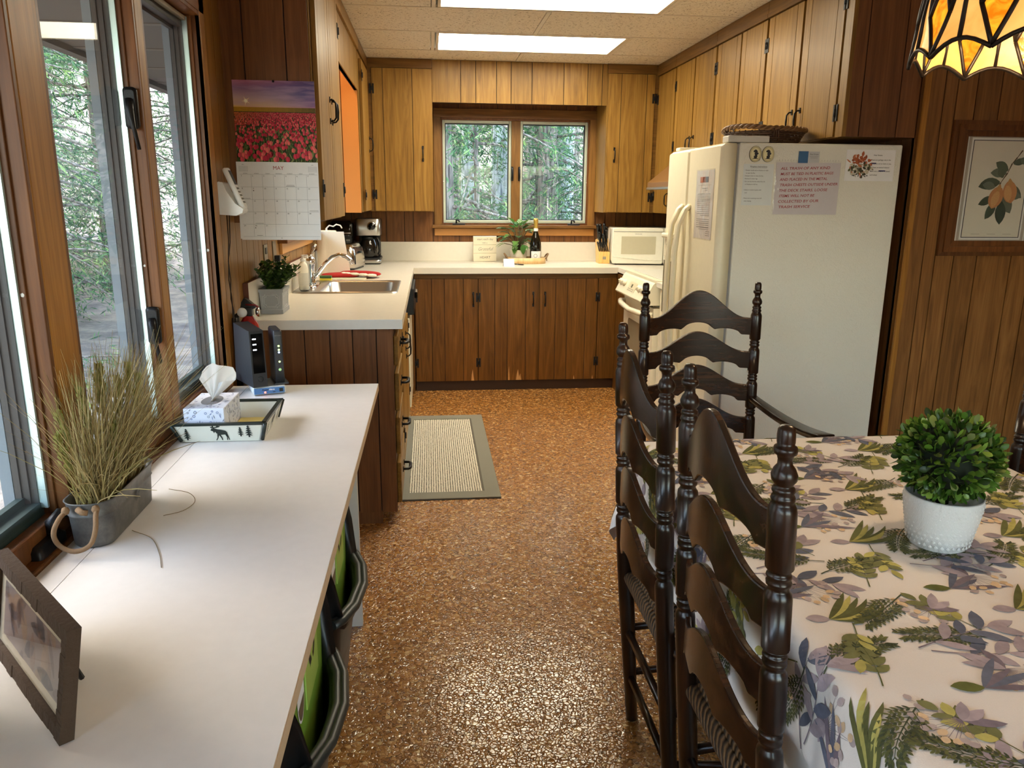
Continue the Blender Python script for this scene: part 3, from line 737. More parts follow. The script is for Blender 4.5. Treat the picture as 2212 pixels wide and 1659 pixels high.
t = thing('sink', 'stainless steel kitchen sink set into the left worktop', 'sink', (-.45, 4.48, .937))
mb = MB()
mb.rrect_loft([(-.735,-.178,4.165,4.785,.9375,.03),(-.733,-.180,4.167,4.783,.942,.03),(-.607,-.212,4.205,4.745,.942,.06),(-.600,-.218,4.212,4.738,.936,.06),(-.588,-.228,4.228,4.722,.80,.07),(-.55,-.27,4.27,4.68,.78,.06)], cap1=True)
mb.build('basin', STEEL, t)
mb = MB(); mb.lathe([(.0,.781),(.035,.781),(.04,.784),(.03,.787),(0,.786)], (-.41, 4.47, 0), 20); mb.build('drain', CHROME, t)
t = thing('faucet', 'chrome single-lever kitchen faucet with an arched spout', 'faucet', (-.67, 4.48, .942))
mb = MB(); mb.rrect_loft([(-.70,-.635,4.36,4.60,.942,.03),(-.698,-.637,4.362,4.598,.952,.03),(-.685,-.65,4.39,4.57,.958,.017)]); mb.build('base', CHROME, t)
mb = MB(); mb.lathe([(.028,.955),(.026,.965),(.021,.975),(.020,1.05),(.024,1.06),(.026,1.085),(.022,1.10),(.012,1.112),(0,1.114)], (-.672, 4.475, 0), 20); mb.build('body', CHROME, t)
mb = MB(); P = [(-.665,4.475,.985),(-.63,4.475,1.02),(-.59,4.475,1.07),(-.55,4.475,1.105),(-.51,4.475,1.118),(-.475,4.475,1.110),(-.45,4.475,1.088),(-.44,4.475,1.065)]
mb.tube(P, [.013,.013,.0125,.012,.012,.012,.013,.013], 12); mb.build('spout', CHROME, t)
mb = MB(); mb.tube([(-.672,4.475,1.10),(-.668,4.478,1.125),(-.655,4.485,1.15),(-.640,4.492,1.175)], [.018,.013,.009,.008], 10); mb.build('lever', CHROME, t)

# ---------------------------------------------------------------- base cabinets
def drawer(parent, face, a0, a1, z0, z1, d=.02, W=None):
    mb = MB(); fbox(mb, face, a0, a1, z0, z1, .001, d); o = mb.build('drawer', W or W_UPY2, parent, bevel=.004)
    drawer_pull(o, face, (a0+a1)/2, (z0+z1)/2, d); return o
W_UPY2 = wood('oak_stain_drawer', lin(108,77,30), lin(139,103,44), lin(160,124,62), axis='y')
t = thing('drawer_unit', 'four-drawer base unit at the end of the left worktop with a dark boarded end', 'drawer unit', (-.45, 3.5, 0), 'kitchen base units')
F = ('X+', -.165)
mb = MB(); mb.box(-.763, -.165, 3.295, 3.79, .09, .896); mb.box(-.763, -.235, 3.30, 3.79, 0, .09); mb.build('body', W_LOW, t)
mb = MB(); boards(mb, ('Y', 3.295), -.763, -.165, .055, .896, [-.64,-.535,-.43,-.335,-.235], .001, .014)
fbox(mb, ('Y', 3.295), -.763, -.235, 0, .06, .001, .012); mb.build('end_panel', [W_END, GROOVE], t)
for z_, h in ((.79,.14),(.605,.18),(.404,.18),(.182,.20)):
    drawer(t, F, 3.31, 3.775, z_-h/2+.005, z_+h/2-.005)
t = thing('base_unit', 'base unit under the sink in the left run', 'base unit', (-.45, 4.3, 0), 'kitchen base units')
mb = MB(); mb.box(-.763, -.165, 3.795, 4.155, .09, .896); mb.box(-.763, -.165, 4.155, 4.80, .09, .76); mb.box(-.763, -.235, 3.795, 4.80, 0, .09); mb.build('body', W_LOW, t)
door(t, F, 3.81, 4.29, .12, .86, [3.9, 4.02, 4.19], handle=(4.26, .66), hinges=((3.81,.75),(3.81,.25)))
door(t, F, 4.31, 4.79, .12, .74, [4.4, 4.52, 4.69], handle=(4.34, .60), hinges=((4.79,.66),(4.79,.25)))
t = thing('dishwasher', 'dishwasher with a black control panel at the far end of the left run', 'dishwasher', (-.45, 5.1, 0))
mb = MB(); mb.box(-.75, -.155, 4.815, 5.415, .02, .89); mb.build('body', WHITE, t)
mb = MB(); mb.box(-.155, -.135, 4.82, 5.41, .12, .70); mb.build('door_panel', CREAM, t, bevel=.006)
mb = MB(); mb.box(-.155, -.105, 4.82, 5.41, .72, .885); mb.build('control_panel', BLACKP, t, bevel=.006)
mb = MB(); mb.box(-.105, -.085, 5.02, 5.2, .80, .84); mb.build('latch', BLACKG, t, bevel=.005)
t = thing('base_unit', 'filler base unit in the back left corner', 'base unit', (-.4, 5.8, 0), 'kitchen base units')
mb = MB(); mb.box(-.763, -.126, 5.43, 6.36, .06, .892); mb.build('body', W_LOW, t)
t = thing('base_unit', 'three-door shade-toned wood base unit below the back window', 'base unit', (.65, 5.9, 0), 'kitchen base units')
F = ('Y', 5.735)
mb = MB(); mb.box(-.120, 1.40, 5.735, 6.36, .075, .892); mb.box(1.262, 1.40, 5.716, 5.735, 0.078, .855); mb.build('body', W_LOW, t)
mb = MB(); fbox(mb, F, -.12, 1.40, .855, .885, 0, .012); mb.build('rail', W_UPH, t)
mb = MB(); fbox(mb, F, -.12, 1.40, 0, .075, -.06, -.0); mb.build('toe_kick', simple('toe_kick_dark', lin(52,30,16), .5), t)
for a0, a1, cuts, hx, hg in ((-.115,.345,[.005,.10,.24],.315,-.115),(.355,.79,[.475,.57,.71],.765,.352),(.815,1.255,[.935,1.025,1.165],.855,1.258)):
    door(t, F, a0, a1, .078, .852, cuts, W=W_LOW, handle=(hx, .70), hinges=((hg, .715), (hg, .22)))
mb = MB()
for x, w_, h in ((.308,.022,.09),(.585,.012,.11),(.655,.030,.085),(.672,.020,.05),(1.09,.010,.03),(1.235,.008,.03)):
    mb.prism([(x-w_/2,.079),(x+w_/2,.079),(x+w_*.2,.079+h*.5),(x,.079+h),(x-w_*.3,.079+h*.55)], lambda a, b, d: FP(F, a, b, d), .0198, .0204)
mb.build('worn_patch', simple('bare_wood', lin(196,148,92), .6), t)
t = thing('base_unit', 'corner base unit beside the stove', 'base unit', (1.7, 5.9, 0), 'kitchen base units')
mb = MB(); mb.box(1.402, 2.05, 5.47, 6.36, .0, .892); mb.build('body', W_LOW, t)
t = thing('base_unit', 'base unit between the stove and the fridge', 'base unit', (1.75, 4.35, 0), 'kitchen base units')
mb = MB(); mb.box(1.44, 2.05, 3.995, 4.68, .075, .892); mb.box(1.51, 2.05, 3.995, 4.68, 0, .075); mb.build('body', CREAM, t)
mb = MB(); mb.box(1.425, 1.44, 4.0, 4.675, .09, .885); mb.build('door', CREAM, t, bevel=.003)

# ---------------------------------------------------------------- stove
t = thing('stove', 'cream slide-in electric stove with front knobs and oven window', 'stove', (1.7, 5.07, 0))
mb = MB(); mb.box(1.44, 2.05, 4.692, 5.452, .03, .905); mb.box(1.47, 2.05, 4.70, 5.44, 0, .03)
mb.build('body', CREAM, t, bevel=.004)
mb = MB(); mb.box(1.40, 2.05, 4.688, 5.456, .925, .943); mb.box(1.44, 1.97, 4.73, 5.42, .943, .946, 1); mb.build('cooktop', [CREAM, simple('cooktop_glass', lin(226,226,218), .12)], t, bevel=.003)
prof = [(1.44,.925),(1.395,.925),(1.385,.915),(1.325,.80),(1.34,.785),(1.44,.785)]
mb = MB(); mb.prism(prof, lambda a, b, d: Vector((a, d, b)), 4.70, 5.445)
cp = mb.build('control_panel', CREAM, t, bevel=.005)
nrm = Vector((-.115, 0, .06)).normalized()
tang = Vector((-.06, 0, -.115)).normalized()
def cpt(y, s_, d): return Vector((1.385, y, .915)) + tang*s_ + nrm*d
for y in (5.37, 5.29, 4.90, 4.82):
    k = MB(); Mx = Matrix((( tang.x, 0, nrm.x, cpt(y,.055,0).x),(0,1,0,y),(tang.z,0,nrm.z,cpt(y,.055,0).z),(0,0,0,1)))
    k.lathe([(.026,0),(.026,.008),(.020,.014),(.018,.026),(0,.028)], n=18, M=Mx); k.box(-.004,.004,-.018,.018,.02,.032, M=Mx)
    k.build('knob', CREAM, t)
k = MB()
k.prism([(5.19,.03),(5.0,.03),(5.0,.10),(5.19,.10)], lambda a, b, d: cpt(a, b, d), .0005, .0015, 0)
k.prism([(5.12,.045),(5.09,.045),(5.09,.07),(5.12,.07)], lambda a, b, d: cpt(a, b, d), .0015, .002, 1)
for i in range(5):
    for j in range(2): k.prism([(5.17-.03*i,.078+.012*j),(5.155-.03*i,.078+.012*j),(5.155-.03*i,.083+.012*j),(5.17-.03*i,.083+.012*j)], lambda a, b, d: cpt(a, b, d), .0015, .002, 2)
k.build('display', [CREAM2, simple('lcd', lin(64,66,40), .3), INKGREY], t)
mb = MB(); mb.box(1.395, 1.44, 4.70, 5.445, .20, .765); mb.rrect_loft([(0,.48,0,.30,0,.03),(.0,.48,0,.30,.002,.03)], mat=1, M=Matrix(((0,0,-1,1.3945),(1,0,0,4.835),(0,1,0,.32),(0,0,0,1))))
od = mb.build('oven_door', [CREAM, simple('oven_glass', lin(150,138,112), .15)], t, bevel=.003)
mb = MB(); P = [(1.395,5.42,.725),(1.36,5.41,.725),(1.345,5.34,.72),(1.335,5.07,.71),(1.345,4.80,.72),(1.36,4.73,.725),(1.395,4.72,.725)]
mb.tube(P, [.02,.022,.02,.018,.02,.022,.02], 10); mb.build('handle', CREAM, od)
mb = MB()
for y in (5.20, 4.97, 4.74): mb.box(1.393, 1.40, y, y+.2, .772, .782)
mb.build('vent', BLACKP, t)
mb = MB(); mb.box(1.40, 1.44, 4.70, 5.445, .04, .19); mb.build('drawer', CREAM, t, bevel=.005)

# ---------------------------------------------------------------- fridge
def fridge_mat():
    m, nt, b = newmat('fridge_textured_white'); L = nt.links.new
    b.inputs['Base Color'].default_value = lin(232,230,218); b.inputs['Roughness'].default_value = .36
    geo = nt.nodes.new('ShaderNodeNewGeometry')
    nz = nt.nodes.new('ShaderNodeTexNoise'); nz.inputs['Scale'].default_value = 95; nz.inputs['Detail'].default_value = 2; nz.inputs['Distortion'].default_value = 1.2; L(geo.outputs['Position'], nz.inputs['Vector'])
    bp = nt.nodes.new('ShaderNodeBump'); bp.inputs['Strength'].default_value = .6; bp.inputs['Distance'].default_value = .003; L(nz.outputs['Fac'], bp.inputs['Height']); L(bp.outputs[0], b.inputs['Normal'])
    return m
FRW = fridge_mat(); FRC = simple('fridge_door_cream', lin(238,228,198), .32)
t = thing('refrigerator', 'white side-by-side refrigerator with notes stuck on its broad side', 'refrigerator', (1.66, 3.6, 0))
mb = MB(); mb.box(1.30, 2.025, 3.25, 3.97, .04, 1.672); mb.box(1.33, 2.0, 3.27, 3.95, 0, .04); mb.build('body', FRW, t, bevel=.006)
mb = MB(); mb.box(1.286, 1.30, 3.256, 3.964, .06, 1.666); mb.build('gasket', simple('gasket', lin(150,150,152), .6), t)
for y0, y1, nm in ((3.245, 3.656, 'fresh'), (3.664, 3.978, 'freezer')):
    mb = MB()
    mb.rrect_loft([(0, y1-y0, 0, 1.61, 0, .012),(0, y1-y0, 0, 1.61, .045, .012),(.012, y1-y0-.012, .012, 1.598, .066, .012)], n=4, cap0=True, mat=0, M=Matrix(((0,0,-1,1.286),(1,0,0,y0),(0,1,0,.06),(0,0,0,1))))
    d = mb.build('door', FRC, t)
    hy = y1-.045 if nm == 'fresh' else y0+.045
    s_ = -1 if nm == 'fresh' else 1
    h = MB(); P = [(1.222,hy,1.41),(1.20,hy,1.39),(1.17,hy,1.32),(1.16,hy,1.20),(1.158,hy,1.0),(1.16,hy,.8),(1.17,hy,.68),(1.20,hy,.61),(1.222,hy,.59)]
    h.tube([Vector(p)+Vector((0,-.009,0)) for p in P], .011, 8); h.tube([Vector(p)+Vector((0,.009,0)) for p in P], .011, 8)
    for i in range(len(P)-1):
        a, b_ = Vector(P[i]), Vector(P[i+1]); 
        h.add([a+Vector((.006,-.012,0)), a+Vector((.006,.012,0)), b_+Vector((.006,.012,0)), b_+Vector((.006,-.012,0)), a+Vector((-.004,-.012,0)), a+Vector((-.004,.012,0)), b_+Vector((-.004,.012,0)), b_+Vector((-.004,-.012,0))], [(0,1,2,3),(4,7,6,5),(0,3,7,4),(1,5,6,2)])
    h.build('handle', FRC, d)
    if nm == 'freezer':
        k = MB(); k.box(1.214, 1.2195, 3.80, 3.96, 1.15, 1.245); k.box(1.2125, 1.2145, 3.89, 3.925, 1.18, 1.215, 1); k.build('dispenser_panel', [CREAM, BLACKG], d, bevel=.002)
        k = MB(); k.box(1.2155, 1.2195, 3.80, 3.96, .86, 1.13); k.build('dispenser_recess', simple('recess', lin(120,112,88), .6), d)
        k = MB(); k.box(1.196, 1.22, 3.80, 3.965, 1.245, 1.27); k.build('dispenser_hood', CREAM, d, bevel=.008)
mb = MB(); mb.box(1.25, 1.43, 3.255, 3.325, 1.673, 1.700); mb.build('hinge_cover', simple('hinge_cover', lin(206,204,196), .5), t, bevel=.004)
mb = MB(); mb.box(1.25, 1.36, 3.90, 3.965, 1.673, 1.69); mb.build('hinge_cover', CREAM, t, bevel=.004)
# ---------------------------------------------------------------- ladder-back chairs (local: back at y=0, seat towards +y)
def postpath(z):
    z = max(0, min(1.14, z))
    if z < .6: return (0, -.05*z/.6)
    return (0, -.05-.023*(z-.6)/.54)
def post_prof():
    T = 1.14
    P = [(0,0),(.008,.001),(.0115,.006),(.0125,.014),(.0125,.024),(.0115,.029),(.0155,.031),(.0165,.036),(.0155,.041),(.0115,.044),(.010,.050),(.0105,.057),(.015,.063),(.0185,.072),(.0175,.080),(.013,.086),(.0125,.089),(.0155,.091),(.0165,.096),(.0140,.100),(.0165,.104),(.0175,.108),(.015,.112),(.0170,.116),(.0190,.120),(.0205,.126),(.0205,.213),(.0175,.217),(.0135,.220),(.0175,.223),(.0185,.227),(.0150,.231),(.0185,.235),(.0180,.240),(.0145,.244),(.0160,.249),(.0195,.254),(.0205,.262),(.0205,.343)]
    out = list(P)
    for off in (.130, .265):
        for r, d in P[26:]:
            out.append((r, d+off))
    out += [(.0205,.62),(.0215,.66),(.021,.80),(.019,.95),(.0165,1.139)]
    return sorted([(r, T-d) for r, d in out], key=lambda q: q[1])
def slat(w, zb, h, zoff=0):
    mb = MB(); nx = 36; W = w/2
    def prof(s_):
        s_ = abs(s_)
        top = .065 + h*.5*(1+math.cos(PI*min(1, s_/.92)))
        if s_ < .3: b = .014+.030*math.sqrt(max(0, 1-(s_/.3)**2))
        elif s_ < .82: b = .022*math.sqrt(max(0, 1-((s_-.52)/.302)**2))
        else: b = 0
        return top, b
    def pt(i, top, front):
        s_ = -1+2*i/nx
        t_, b_ = prof(s_); z = zb+(t_ if top else b_)
        y = postpath(zb+.05)[1] - .034*(1-s_*s_) + (.0065 if front else -.0065)
        return Vector((s_*W, y, z))
    vs = []
    for i in range(nx+1): vs += [pt(i,1,0), pt(i,1,1), pt(i,0,1), pt(i,0,0)]
    fs = []
    for i in range(nx):
        a = 4*i
        for j in range(4): fs.append((a+j, a+(j+1) % 4, a+4+(j+1) % 4, a+4+j))
    fs += [(0,3,2,1), (4*nx,4*nx+1,4*nx+2,4*nx+3)]
    mb.add(vs, fs, 0, None, False)
    return mb
def rush_mat():
    m, nt, b = newmat('rush_seat'); L = nt.links.new
    geo = nt.nodes.new('ShaderNodeTexCoord')
    wv = nt.nodes.new('ShaderNodeTexWave'); wv.inputs['Scale'].default_value = 38; wv.inputs['Distortion'].default_value = 1.0; wv.bands_direction = 'DIAGONAL'
    L(geo.outputs['Object'], wv.inputs['Vector'])
    r = ramp(nt, [(.1, lin(34,22,12)), (.5, lin(78,56,34)), (.9, lin(112,84,52))]); L(wv.outputs['Fac'], r.inputs['Fac']); L(r.outputs[0], b.inputs['Base Color'])
    b.inputs['Roughness'].default_value = .6
    bp = nt.nodes.new('ShaderNodeBump'); bp.inputs['Strength'].default_value = .8; bp.inputs['Distance'].default_value = .004; L(wv.outputs['Fac'], bp.inputs['Height']); L(bp.outputs[0], b.inputs['Normal'])
    return m
RUSH = rush_mat()
def make_chair(w, label, arms=False, name='dining_chair'):
    t = thing(name, label, 'chair', (0,0,0), 'ladder-back dining chairs')
    W = w/2
    pp = post_prof()
    for s_ in (-1, 1):
        mb = MB(); mb.lathe(pp, (s_*W, 0, 0), 18, path=postpath); mb.build('post', W_CHAIR, t)
    for zb, h in ((.942,.100),(.814,.073),(.686,.073),(.558,.070)):
        slat(w-.034, zb, h).build('slat', W_CHAIRX, t, bevel=.003)
    fw = W+.045
    mb = MB()
    def seat(u, v):
        hw = W-.005+(fw-W+.012)*v; x = (2*u-1)*hw; y = -.035+.44*v
        e = min(u, 1-u, v, 1-v); z = .468-.016*min(1, e/.28) - (0.014 if e < .001 else 0) + .002
        return Vector((x, y, z))
    mb.grid(seat, 24, 24)
    def seatb(u, v):
        hw = W-.005+(fw-W+.012)*v; x = (2*(1-u)-1)*hw; y = -.035+.44*v
        e = min(u, 1-u, v, 1-v)
        return Vector((x, y, .430+.012*(1 if e < .001 else 0)))
    mb.grid(seatb, 12, 12)
    for (xa, ya), (xb, yb) in (((-W,-.03),(W,-.03)),((-fw,.395),(fw,.395)),((-W,-.03),(-fw,.395)),((W,-.03),(fw,.395))):
        mb.tube([(xa,ya,.450),(xb,yb,.450)], .017, 10)
    mb.build('seat', RUSH, t)
    ztop = .68 if arms else .475
    for s_ in (-1, 1):
        prof = [(.013,0),(.017,.02),(.019,.10),(.015,.14),(.022,.16),(.016,.18),(.019,.24),(.021,.33),(.015,.36),(.022,.38),(.020,.42),(.018,.475)]
        if arms: prof += [(.015,.49),(.021,.51),(.014,.54),(.018,.59),(.014,.63),(.018,.65),(.016,.672)]
        mb = MB(); mb.lathe(prof, (s_*fw, .395, 0), 14); mb.build('leg', W_CHAIR, t)
    for z in (.15, .29):
        for s_ in (-1, 1):
            mb = MB(); mb.tube([(s_*W, postpath(z)[1], z), (s_*fw, .395, z)], .0105, 8); mb.build('stretcher', W_CHAIR, t)
    for z in (.14, .28):
        mb = MB(); mb.tube([(-W, postpath(z)[1], z), (W, postpath(z)[1], z)], .0105, 8); mb.build('stretcher', W_CHAIR, t)
    mb = MB(); mb.tube([(-fw, .395, .22), (-fw*.5, .395, .22), (0, .395, .22), (fw*.5, .395, .22), (fw, .395, .22)], [.010,.016,.012,.016,.010], 10); mb.build('stretcher', W_CHAIR, t)
    if arms:
        for s_ in (-1, 1):
            mb = MB(); n = 10; vs = []; fs = []
            for i in range(n+1):
                f = i/n; y = -.05+.47*f; x = s_*(W+(fw+.012-W)*f+.012*math.sin(PI*f)); z = .700-.03*math.sin(PI*f*.9)-.006*f
                hw = .017+.014*f; th = .011
                vs += [(x-hw,y,z+th),(x+hw,y,z+th),(x+hw,y,z-th),(x-hw,y,z-th)]
            for i in range(n):
                for j in range(4): fs.append((4*i+j,4*i+(j+1)%4,4*i+4+(j+1)%4,4*i+4+j))
            fs += [(3,2,1,0),(4*n,4*n+1,4*n+2,4*n+3)]
            mb.add(vs, fs, 0, None, True); mb.build('arm', W_CHAIR, t, bevel=.004)
    return t
def place(t, x, y, rz, sc=1.0):
    t.location = (x, y, 0); t.rotation_euler = (0, 0, rz); t.scale = (sc, 1, 1)
RZ = -PI/2           # back of the chair to the left, seat under the table
c0 = make_chair(.385, 'dark ladder-back chair nearest the viewer, tucked under the left side of the table')
place(c0, .556, 1.168, RZ, 1.045)
c1 = copy_tree(c0); c1['label'] = 'dark ladder-back chair on the left side of the table, farther one beside the rug aisle'
place(c1, .549, 1.676, RZ, .95)
c2 = copy_tree(c0); c2['label'] = 'dark ladder-back chair across the table, only its post showing at the right edge'
c3 = make_chair(.43, 'dark ladder-back armchair at the far head of the table in front of the fridge', arms=True, name='dining_armchair')
place(c3, 1.005, 2.70, PI)
place(c2, 1.625, 1.757, PI/2)

# ---------------------------------------------------------------- dining table and cloth
TX, TY, TZ = 1.0525, 1.28, .758
HX, HY = .4475, .78
t = thing('dining_table', 'dining table hidden under the leaf-printed cloth', 'table', (TX, TY, 0))
mb = MB(); mb.box(TX-HX+.012, TX+HX-.012, TY-HY+.012, TY+HY-.012, TZ-.032, TZ-.003); mb.build('tabletop', W_CHAIR, t, bevel=.006)
for sx in (-1, 1):
    for sy in (-1, 1):
        mb = MB(); mb.lathe([(.022,0),(.028,.05),(.035,.30),(.028,.36),(.04,.40),(.03,.44),(.04,.60),(.04,TZ-.032)], (TX+sx*(HX-.10), TY+sy*(HY-.10), 0), 14); mb.build('leg', W_CHAIR, t)
DROP = .30
def cloth_pt(u, v):
    cu = max(-HX, min(HX, u)); cv = max(-HY, min(HY, v))
    dx, dy = u-cu, v-cv; d = math.hypot(dx, dy)
    if d < 1e-7:
        return Vector((TX+u, TY+v, TZ + .0012*noise.noise(Vector((u*7, v*7, 0)))))
    ex, ey = dx/d, dy/d; r = .028
    if d < r*PI/2:
        out = r*math.sin(d/r); dn = r*(1-math.cos(d/r)); rest = 0
    else:
        rest = d-r*PI/2; out = r; dn = r+rest
    p = cu+cv*1.0
    k = min(1, rest/.26)
    corner = 2*abs(ex*ey)
    out += k*(.018+.016*math.sin(p*21+1.2)*(1-corner)) + corner*rest*.16
    dn -= .02*k*k + corner*rest*.10
    tw = corner*rest*.12*math.sin(5*math.atan2(ey, ex))
    return Vector((TX+cu+ex*out-ey*tw, TY+cv+ey*out+ex*tw, TZ-dn))
def cloth_n(u, v):
    e = .004
    a = cloth_pt(u+e, v)-cloth_pt(u-e, v); b_ = cloth_pt(u, v+e)-cloth_pt(u, v-e)
    n_ = a.cross(b_)
    return n_.normalized() if n_.length > 1e-9 else Vector((0,0,1))
def on_cloth(u, v, lift=.0007):
    return cloth_pt(u, v)+cloth_n(u, v)*lift
CLOTHM = simple('tablecloth_linen', lin(240,232,224), .85, spec=.15, bump=.15, bscale=600)
mb = MB(); A = HX+DROP; Bv = HY+DROP
def gridpos(f, H, tot):   # finer spacing at the folds
    return -tot+2*tot*f
mb.grid(lambda a, b_: cloth_pt(gridpos(a, HX, A), gridpos(b_, HY, Bv)), 150, 220, 0)
# printed leaves
NP = [0]
OLIVE, MOSS, YEL, MAU, SLATE, TAN, PLUM = lin(104,106,66), lin(76,82,60), lin(186,178,104), lin(172,158,164), lin(104,108,124), lin(226,196,158), lin(130,118,128)
def leaf(mb, S, x, y, ang, ln, wd, col, bend=0, n=5, lift=.0007, mat=1, pw=.8):
    NP[0] = (NP[0]+1) % 45
    L_, R_ = [], []
    a = ang; px, py = x, y
    for i in range(n+1):
        f = i/n; w_ = wd*.5*(math.sin(PI*min(1, .04+.96*f))**pw)
        nx, ny = -math.sin(a), math.cos(a)
        L_.append(S(px+nx*w_, py+ny*w_, lift)); R_.append(S(px-nx*w_, py-ny*w_, lift))
        px += math.cos(a)*ln/n; py += math.sin(a)*ln/n; a += bend/n
    mb.add(L_+R_, [(i, n+1+i, n+2+i, i+1) for i in range(n)], mat, col)
    return px, py, a
def stem(mb, S, x, y, ang, ln, wd, col, bend=0, n=8, lift=.0006, mat=1):
    L_, R_, C = [], [], []
    a = ang; px, py = x, y
    for i in range(n+1):
        w_ = wd*.5*(1-.6*i/n); nx, ny = -math.sin(a), math.cos(a)
        L_.append(S(px+nx*w_, py+ny*w_, lift)); R_.append(S(px-nx*w_, py-ny*w_, lift)); C.append((px, py, a))
        px += math.cos(a)*ln/n; py += math.sin(a)*ln/n; a += bend/n
    mb.add(L_+R_, [(i, n+1+i, n+2+i, i+1) for i in range(n)], mat, col)
    return C
def vary(c, r, k=.14):
    f = 1+r.uniform(-k, k); return (c[0]*f, c[1]*f, c[2]*f, 1)
def sprig(mb, S, x, y, a, r):      # feathery rosemary-like sprig
    C = stem(mb, S, x, y, a, .17, .0035, MOSS, r.uniform(-.5,.5), 10)
    for i in range(2, 11):
        px, py, aa = C[i]
        for s_ in (-1, 1):
            b_ = aa+s_*.75; ln = .052*(1-.55*i/10)
            D = stem(mb, S, px, py, b_, ln, .0022, MOSS, -s_*.3, 4)
            for q in range(1, 5):
                for s2 in (-1, 1):
                    leaf(mb, S, D[q][0], D[q][1], D[q][2]+s2*.6, .0135, .0052, vary(OLIVE if r.random()<.6 else MOSS, r), 0, 3)
def eucal(mb, S, x, y, a, r):      # mauve branch with large oval leaves
    C = stem(mb, S, x, y, a, .20, .004, PLUM, r.uniform(-.7,.7), 8)
    for i in range(2, 9):
        px, py, aa = C[i]; s_ = 1 if i % 2 else -1
        leaf(mb, S, px, py, aa+s_*r.uniform(.5,.9), r.uniform(.055,.078), r.uniform(.022,.03), vary(MAU if r.random()<.65 else SLATE, r), s_*.2, 6)
    leaf(mb, S, *C[8], .07, .026, vary(MAU, r), 0, 6)
def blades(mb, S, x, y, a, r):     # curved olive and yellow blades
    for k in range(6):
        b_ = .9-.16*k
        leaf(mb, S, x, y, a-.5+.22*k, r.uniform(.13,.18), .016, vary((YEL if k % 3 == 1 else OLIVE), r), b_*1.5, 9)
    leaf(mb, S, x, y, a+PI*.9, .05, .03, vary(MAU, r), 0, 5)
def broad(mb, S, x, y, a, r):      # yellow-green rounded leaves
    C = stem(mb, S, x, y, a, .14, .003, OLIVE, r.uniform(-.4,.4), 6)
    for i in (2, 3, 4, 5, 6):
        for s_ in ((-1, 1) if i != 6 else (0,)):
            leaf(mb, S, C[i][0], C[i][1], C[i][2]+s_*.8, r.uniform(.034,.048), r.uniform(.017,.024), vary(YEL if r.random()<.4 else lin(128,128,84), r), 0, 5)
def flower(mb, S, x, y, a, r):     # umbel of tan and mauve dabs
    for k in range(13):
        b_ = a+(-1.1+2.2*k/12); ln = r.uniform(.045,.085)
        C = stem(mb, S, x, y, b_, ln, .0014, PLUM, r.uniform(-.3,.3), 4)
        px, py, _ = C[-1]
        leaf(mb, S, px, py, r.uniform(0,6), r.uniform(.016,.024), .015, vary(TAN if r.random()<.55 else lin(188,172,170), r), 0, 4, pw=.6)
    for k in range(3):
        leaf(mb, S, x, y, a+PI+(-.6+.6*k), r.uniform(.05,.075), .022, vary(MAU if k else PLUM, r), .3, 5)
def slates(mb, S, x, y, a, r):     # long dark slate leaves
    for k in range(4):
        leaf(mb, S, x, y, a-.45+.3*k, r.uniform(.09,.15), .017, vary(SLATE if k % 2 else PLUM, r), r.uniform(-.3,.3), 7)
    leaf(mb, S, x, y, a+2.6, .06, .03, vary(lin(104,108,60), r), 0, 5)
mot = ((sprig,.00,.02,2.9),(eucal,.24,.00,.35),(blades,.12,.12,.2),(flower,.36,.14,3.4),(broad,.28,.24,1.2),(slates,.04,.22,.4),(sprig,.20,.31,.5),(broad,.41,.05,2.0),(eucal,.02,.34,-.3),(flower,.12,.27,5.2),(broad,.16,.10,4.4),(sprig,.33,.20,3.8))
r = random.Random(5)
TWu, TWv = .42, .35
def limit(u, v): return -A+.012 < u < A-.012 and -Bv+.012 < v < Bv-.012
PK = .80
def cl(u, v, l=.0007): return on_cloth(max(-A, min(A, u*PK)), max(-Bv, min(Bv, v*PK)), .0012+NP[0]*.00003)
for i in range(-3, 4):
    for j in range(-5, 5):
        for fn, du, dv, a in mot:
            u = (i+.1)*TWu+du+(.18 if j % 2 else 0); v = j*TWv+dv
            if limit(u*PK, v*PK) and (abs(u*PK) < HX+.24 and abs(v*PK) < HY+.24): fn(mb, cl, u, v, a, r)
            else: r.random()
tag(mb.build('tablecloth', [CLOTHM, vcol('cloth_print', rough=.85, spec=.1, bscale=60, noise_amt=.16)]), 'white tablecloth printed with olive and mauve leaves, hanging over the table', 'tablecloth')

# ---------------------------------------------------------------- topiary ball in a dimpled white pot
t = thing('potted_topiary', 'green boxwood ball in a dimpled white pot standing on the tablecloth', 'potted plant', (1.018, 1.35, TZ+.002))
def pot_mat():
    m, nt, b = newmat('dimpled_ceramic'); L = nt.links.new
    b.inputs['Base Color'].default_value = lin(236,236,236); b.inputs['Roughness'].default_value = .25
    tc = nt.nodes.new('ShaderNodeTexCoord'); gr = nt.nodes.new('ShaderNodeVectorMath'); gr.operation = 'MULTIPLY'; gr.inputs[1].default_value = (170, 170, 170)
    vo = nt.nodes.new('ShaderNodeTexVoronoi'); vo.inputs['Randomness'].default_value = 0.0; L(tc.outputs['Object'], gr.inputs[0]); L(gr.outputs[0], vo.inputs['Vector'])
    bp = nt.nodes.new('ShaderNodeBump'); bp.inputs['Strength'].default_value = .5; bp.inputs['Distance'].default_value = .003; L(vo.outputs['Distance'], bp.inputs['Height']); L(bp.outputs[0], b.inputs['Normal'])
    return m
POTM = pot_mat()
P = [(0,0),(.047,0),(.053,.004),(.060,.030),(.068,.062),(.072,.092),(.0725,.108),(.070,.111),(.068,.106),(.067,.09),(0,.09)]
cx, cy, cz = 1.018, 1.35, TZ+.002
mb = MB(); mb.lathe(P, (cx, cy, cz), 40)
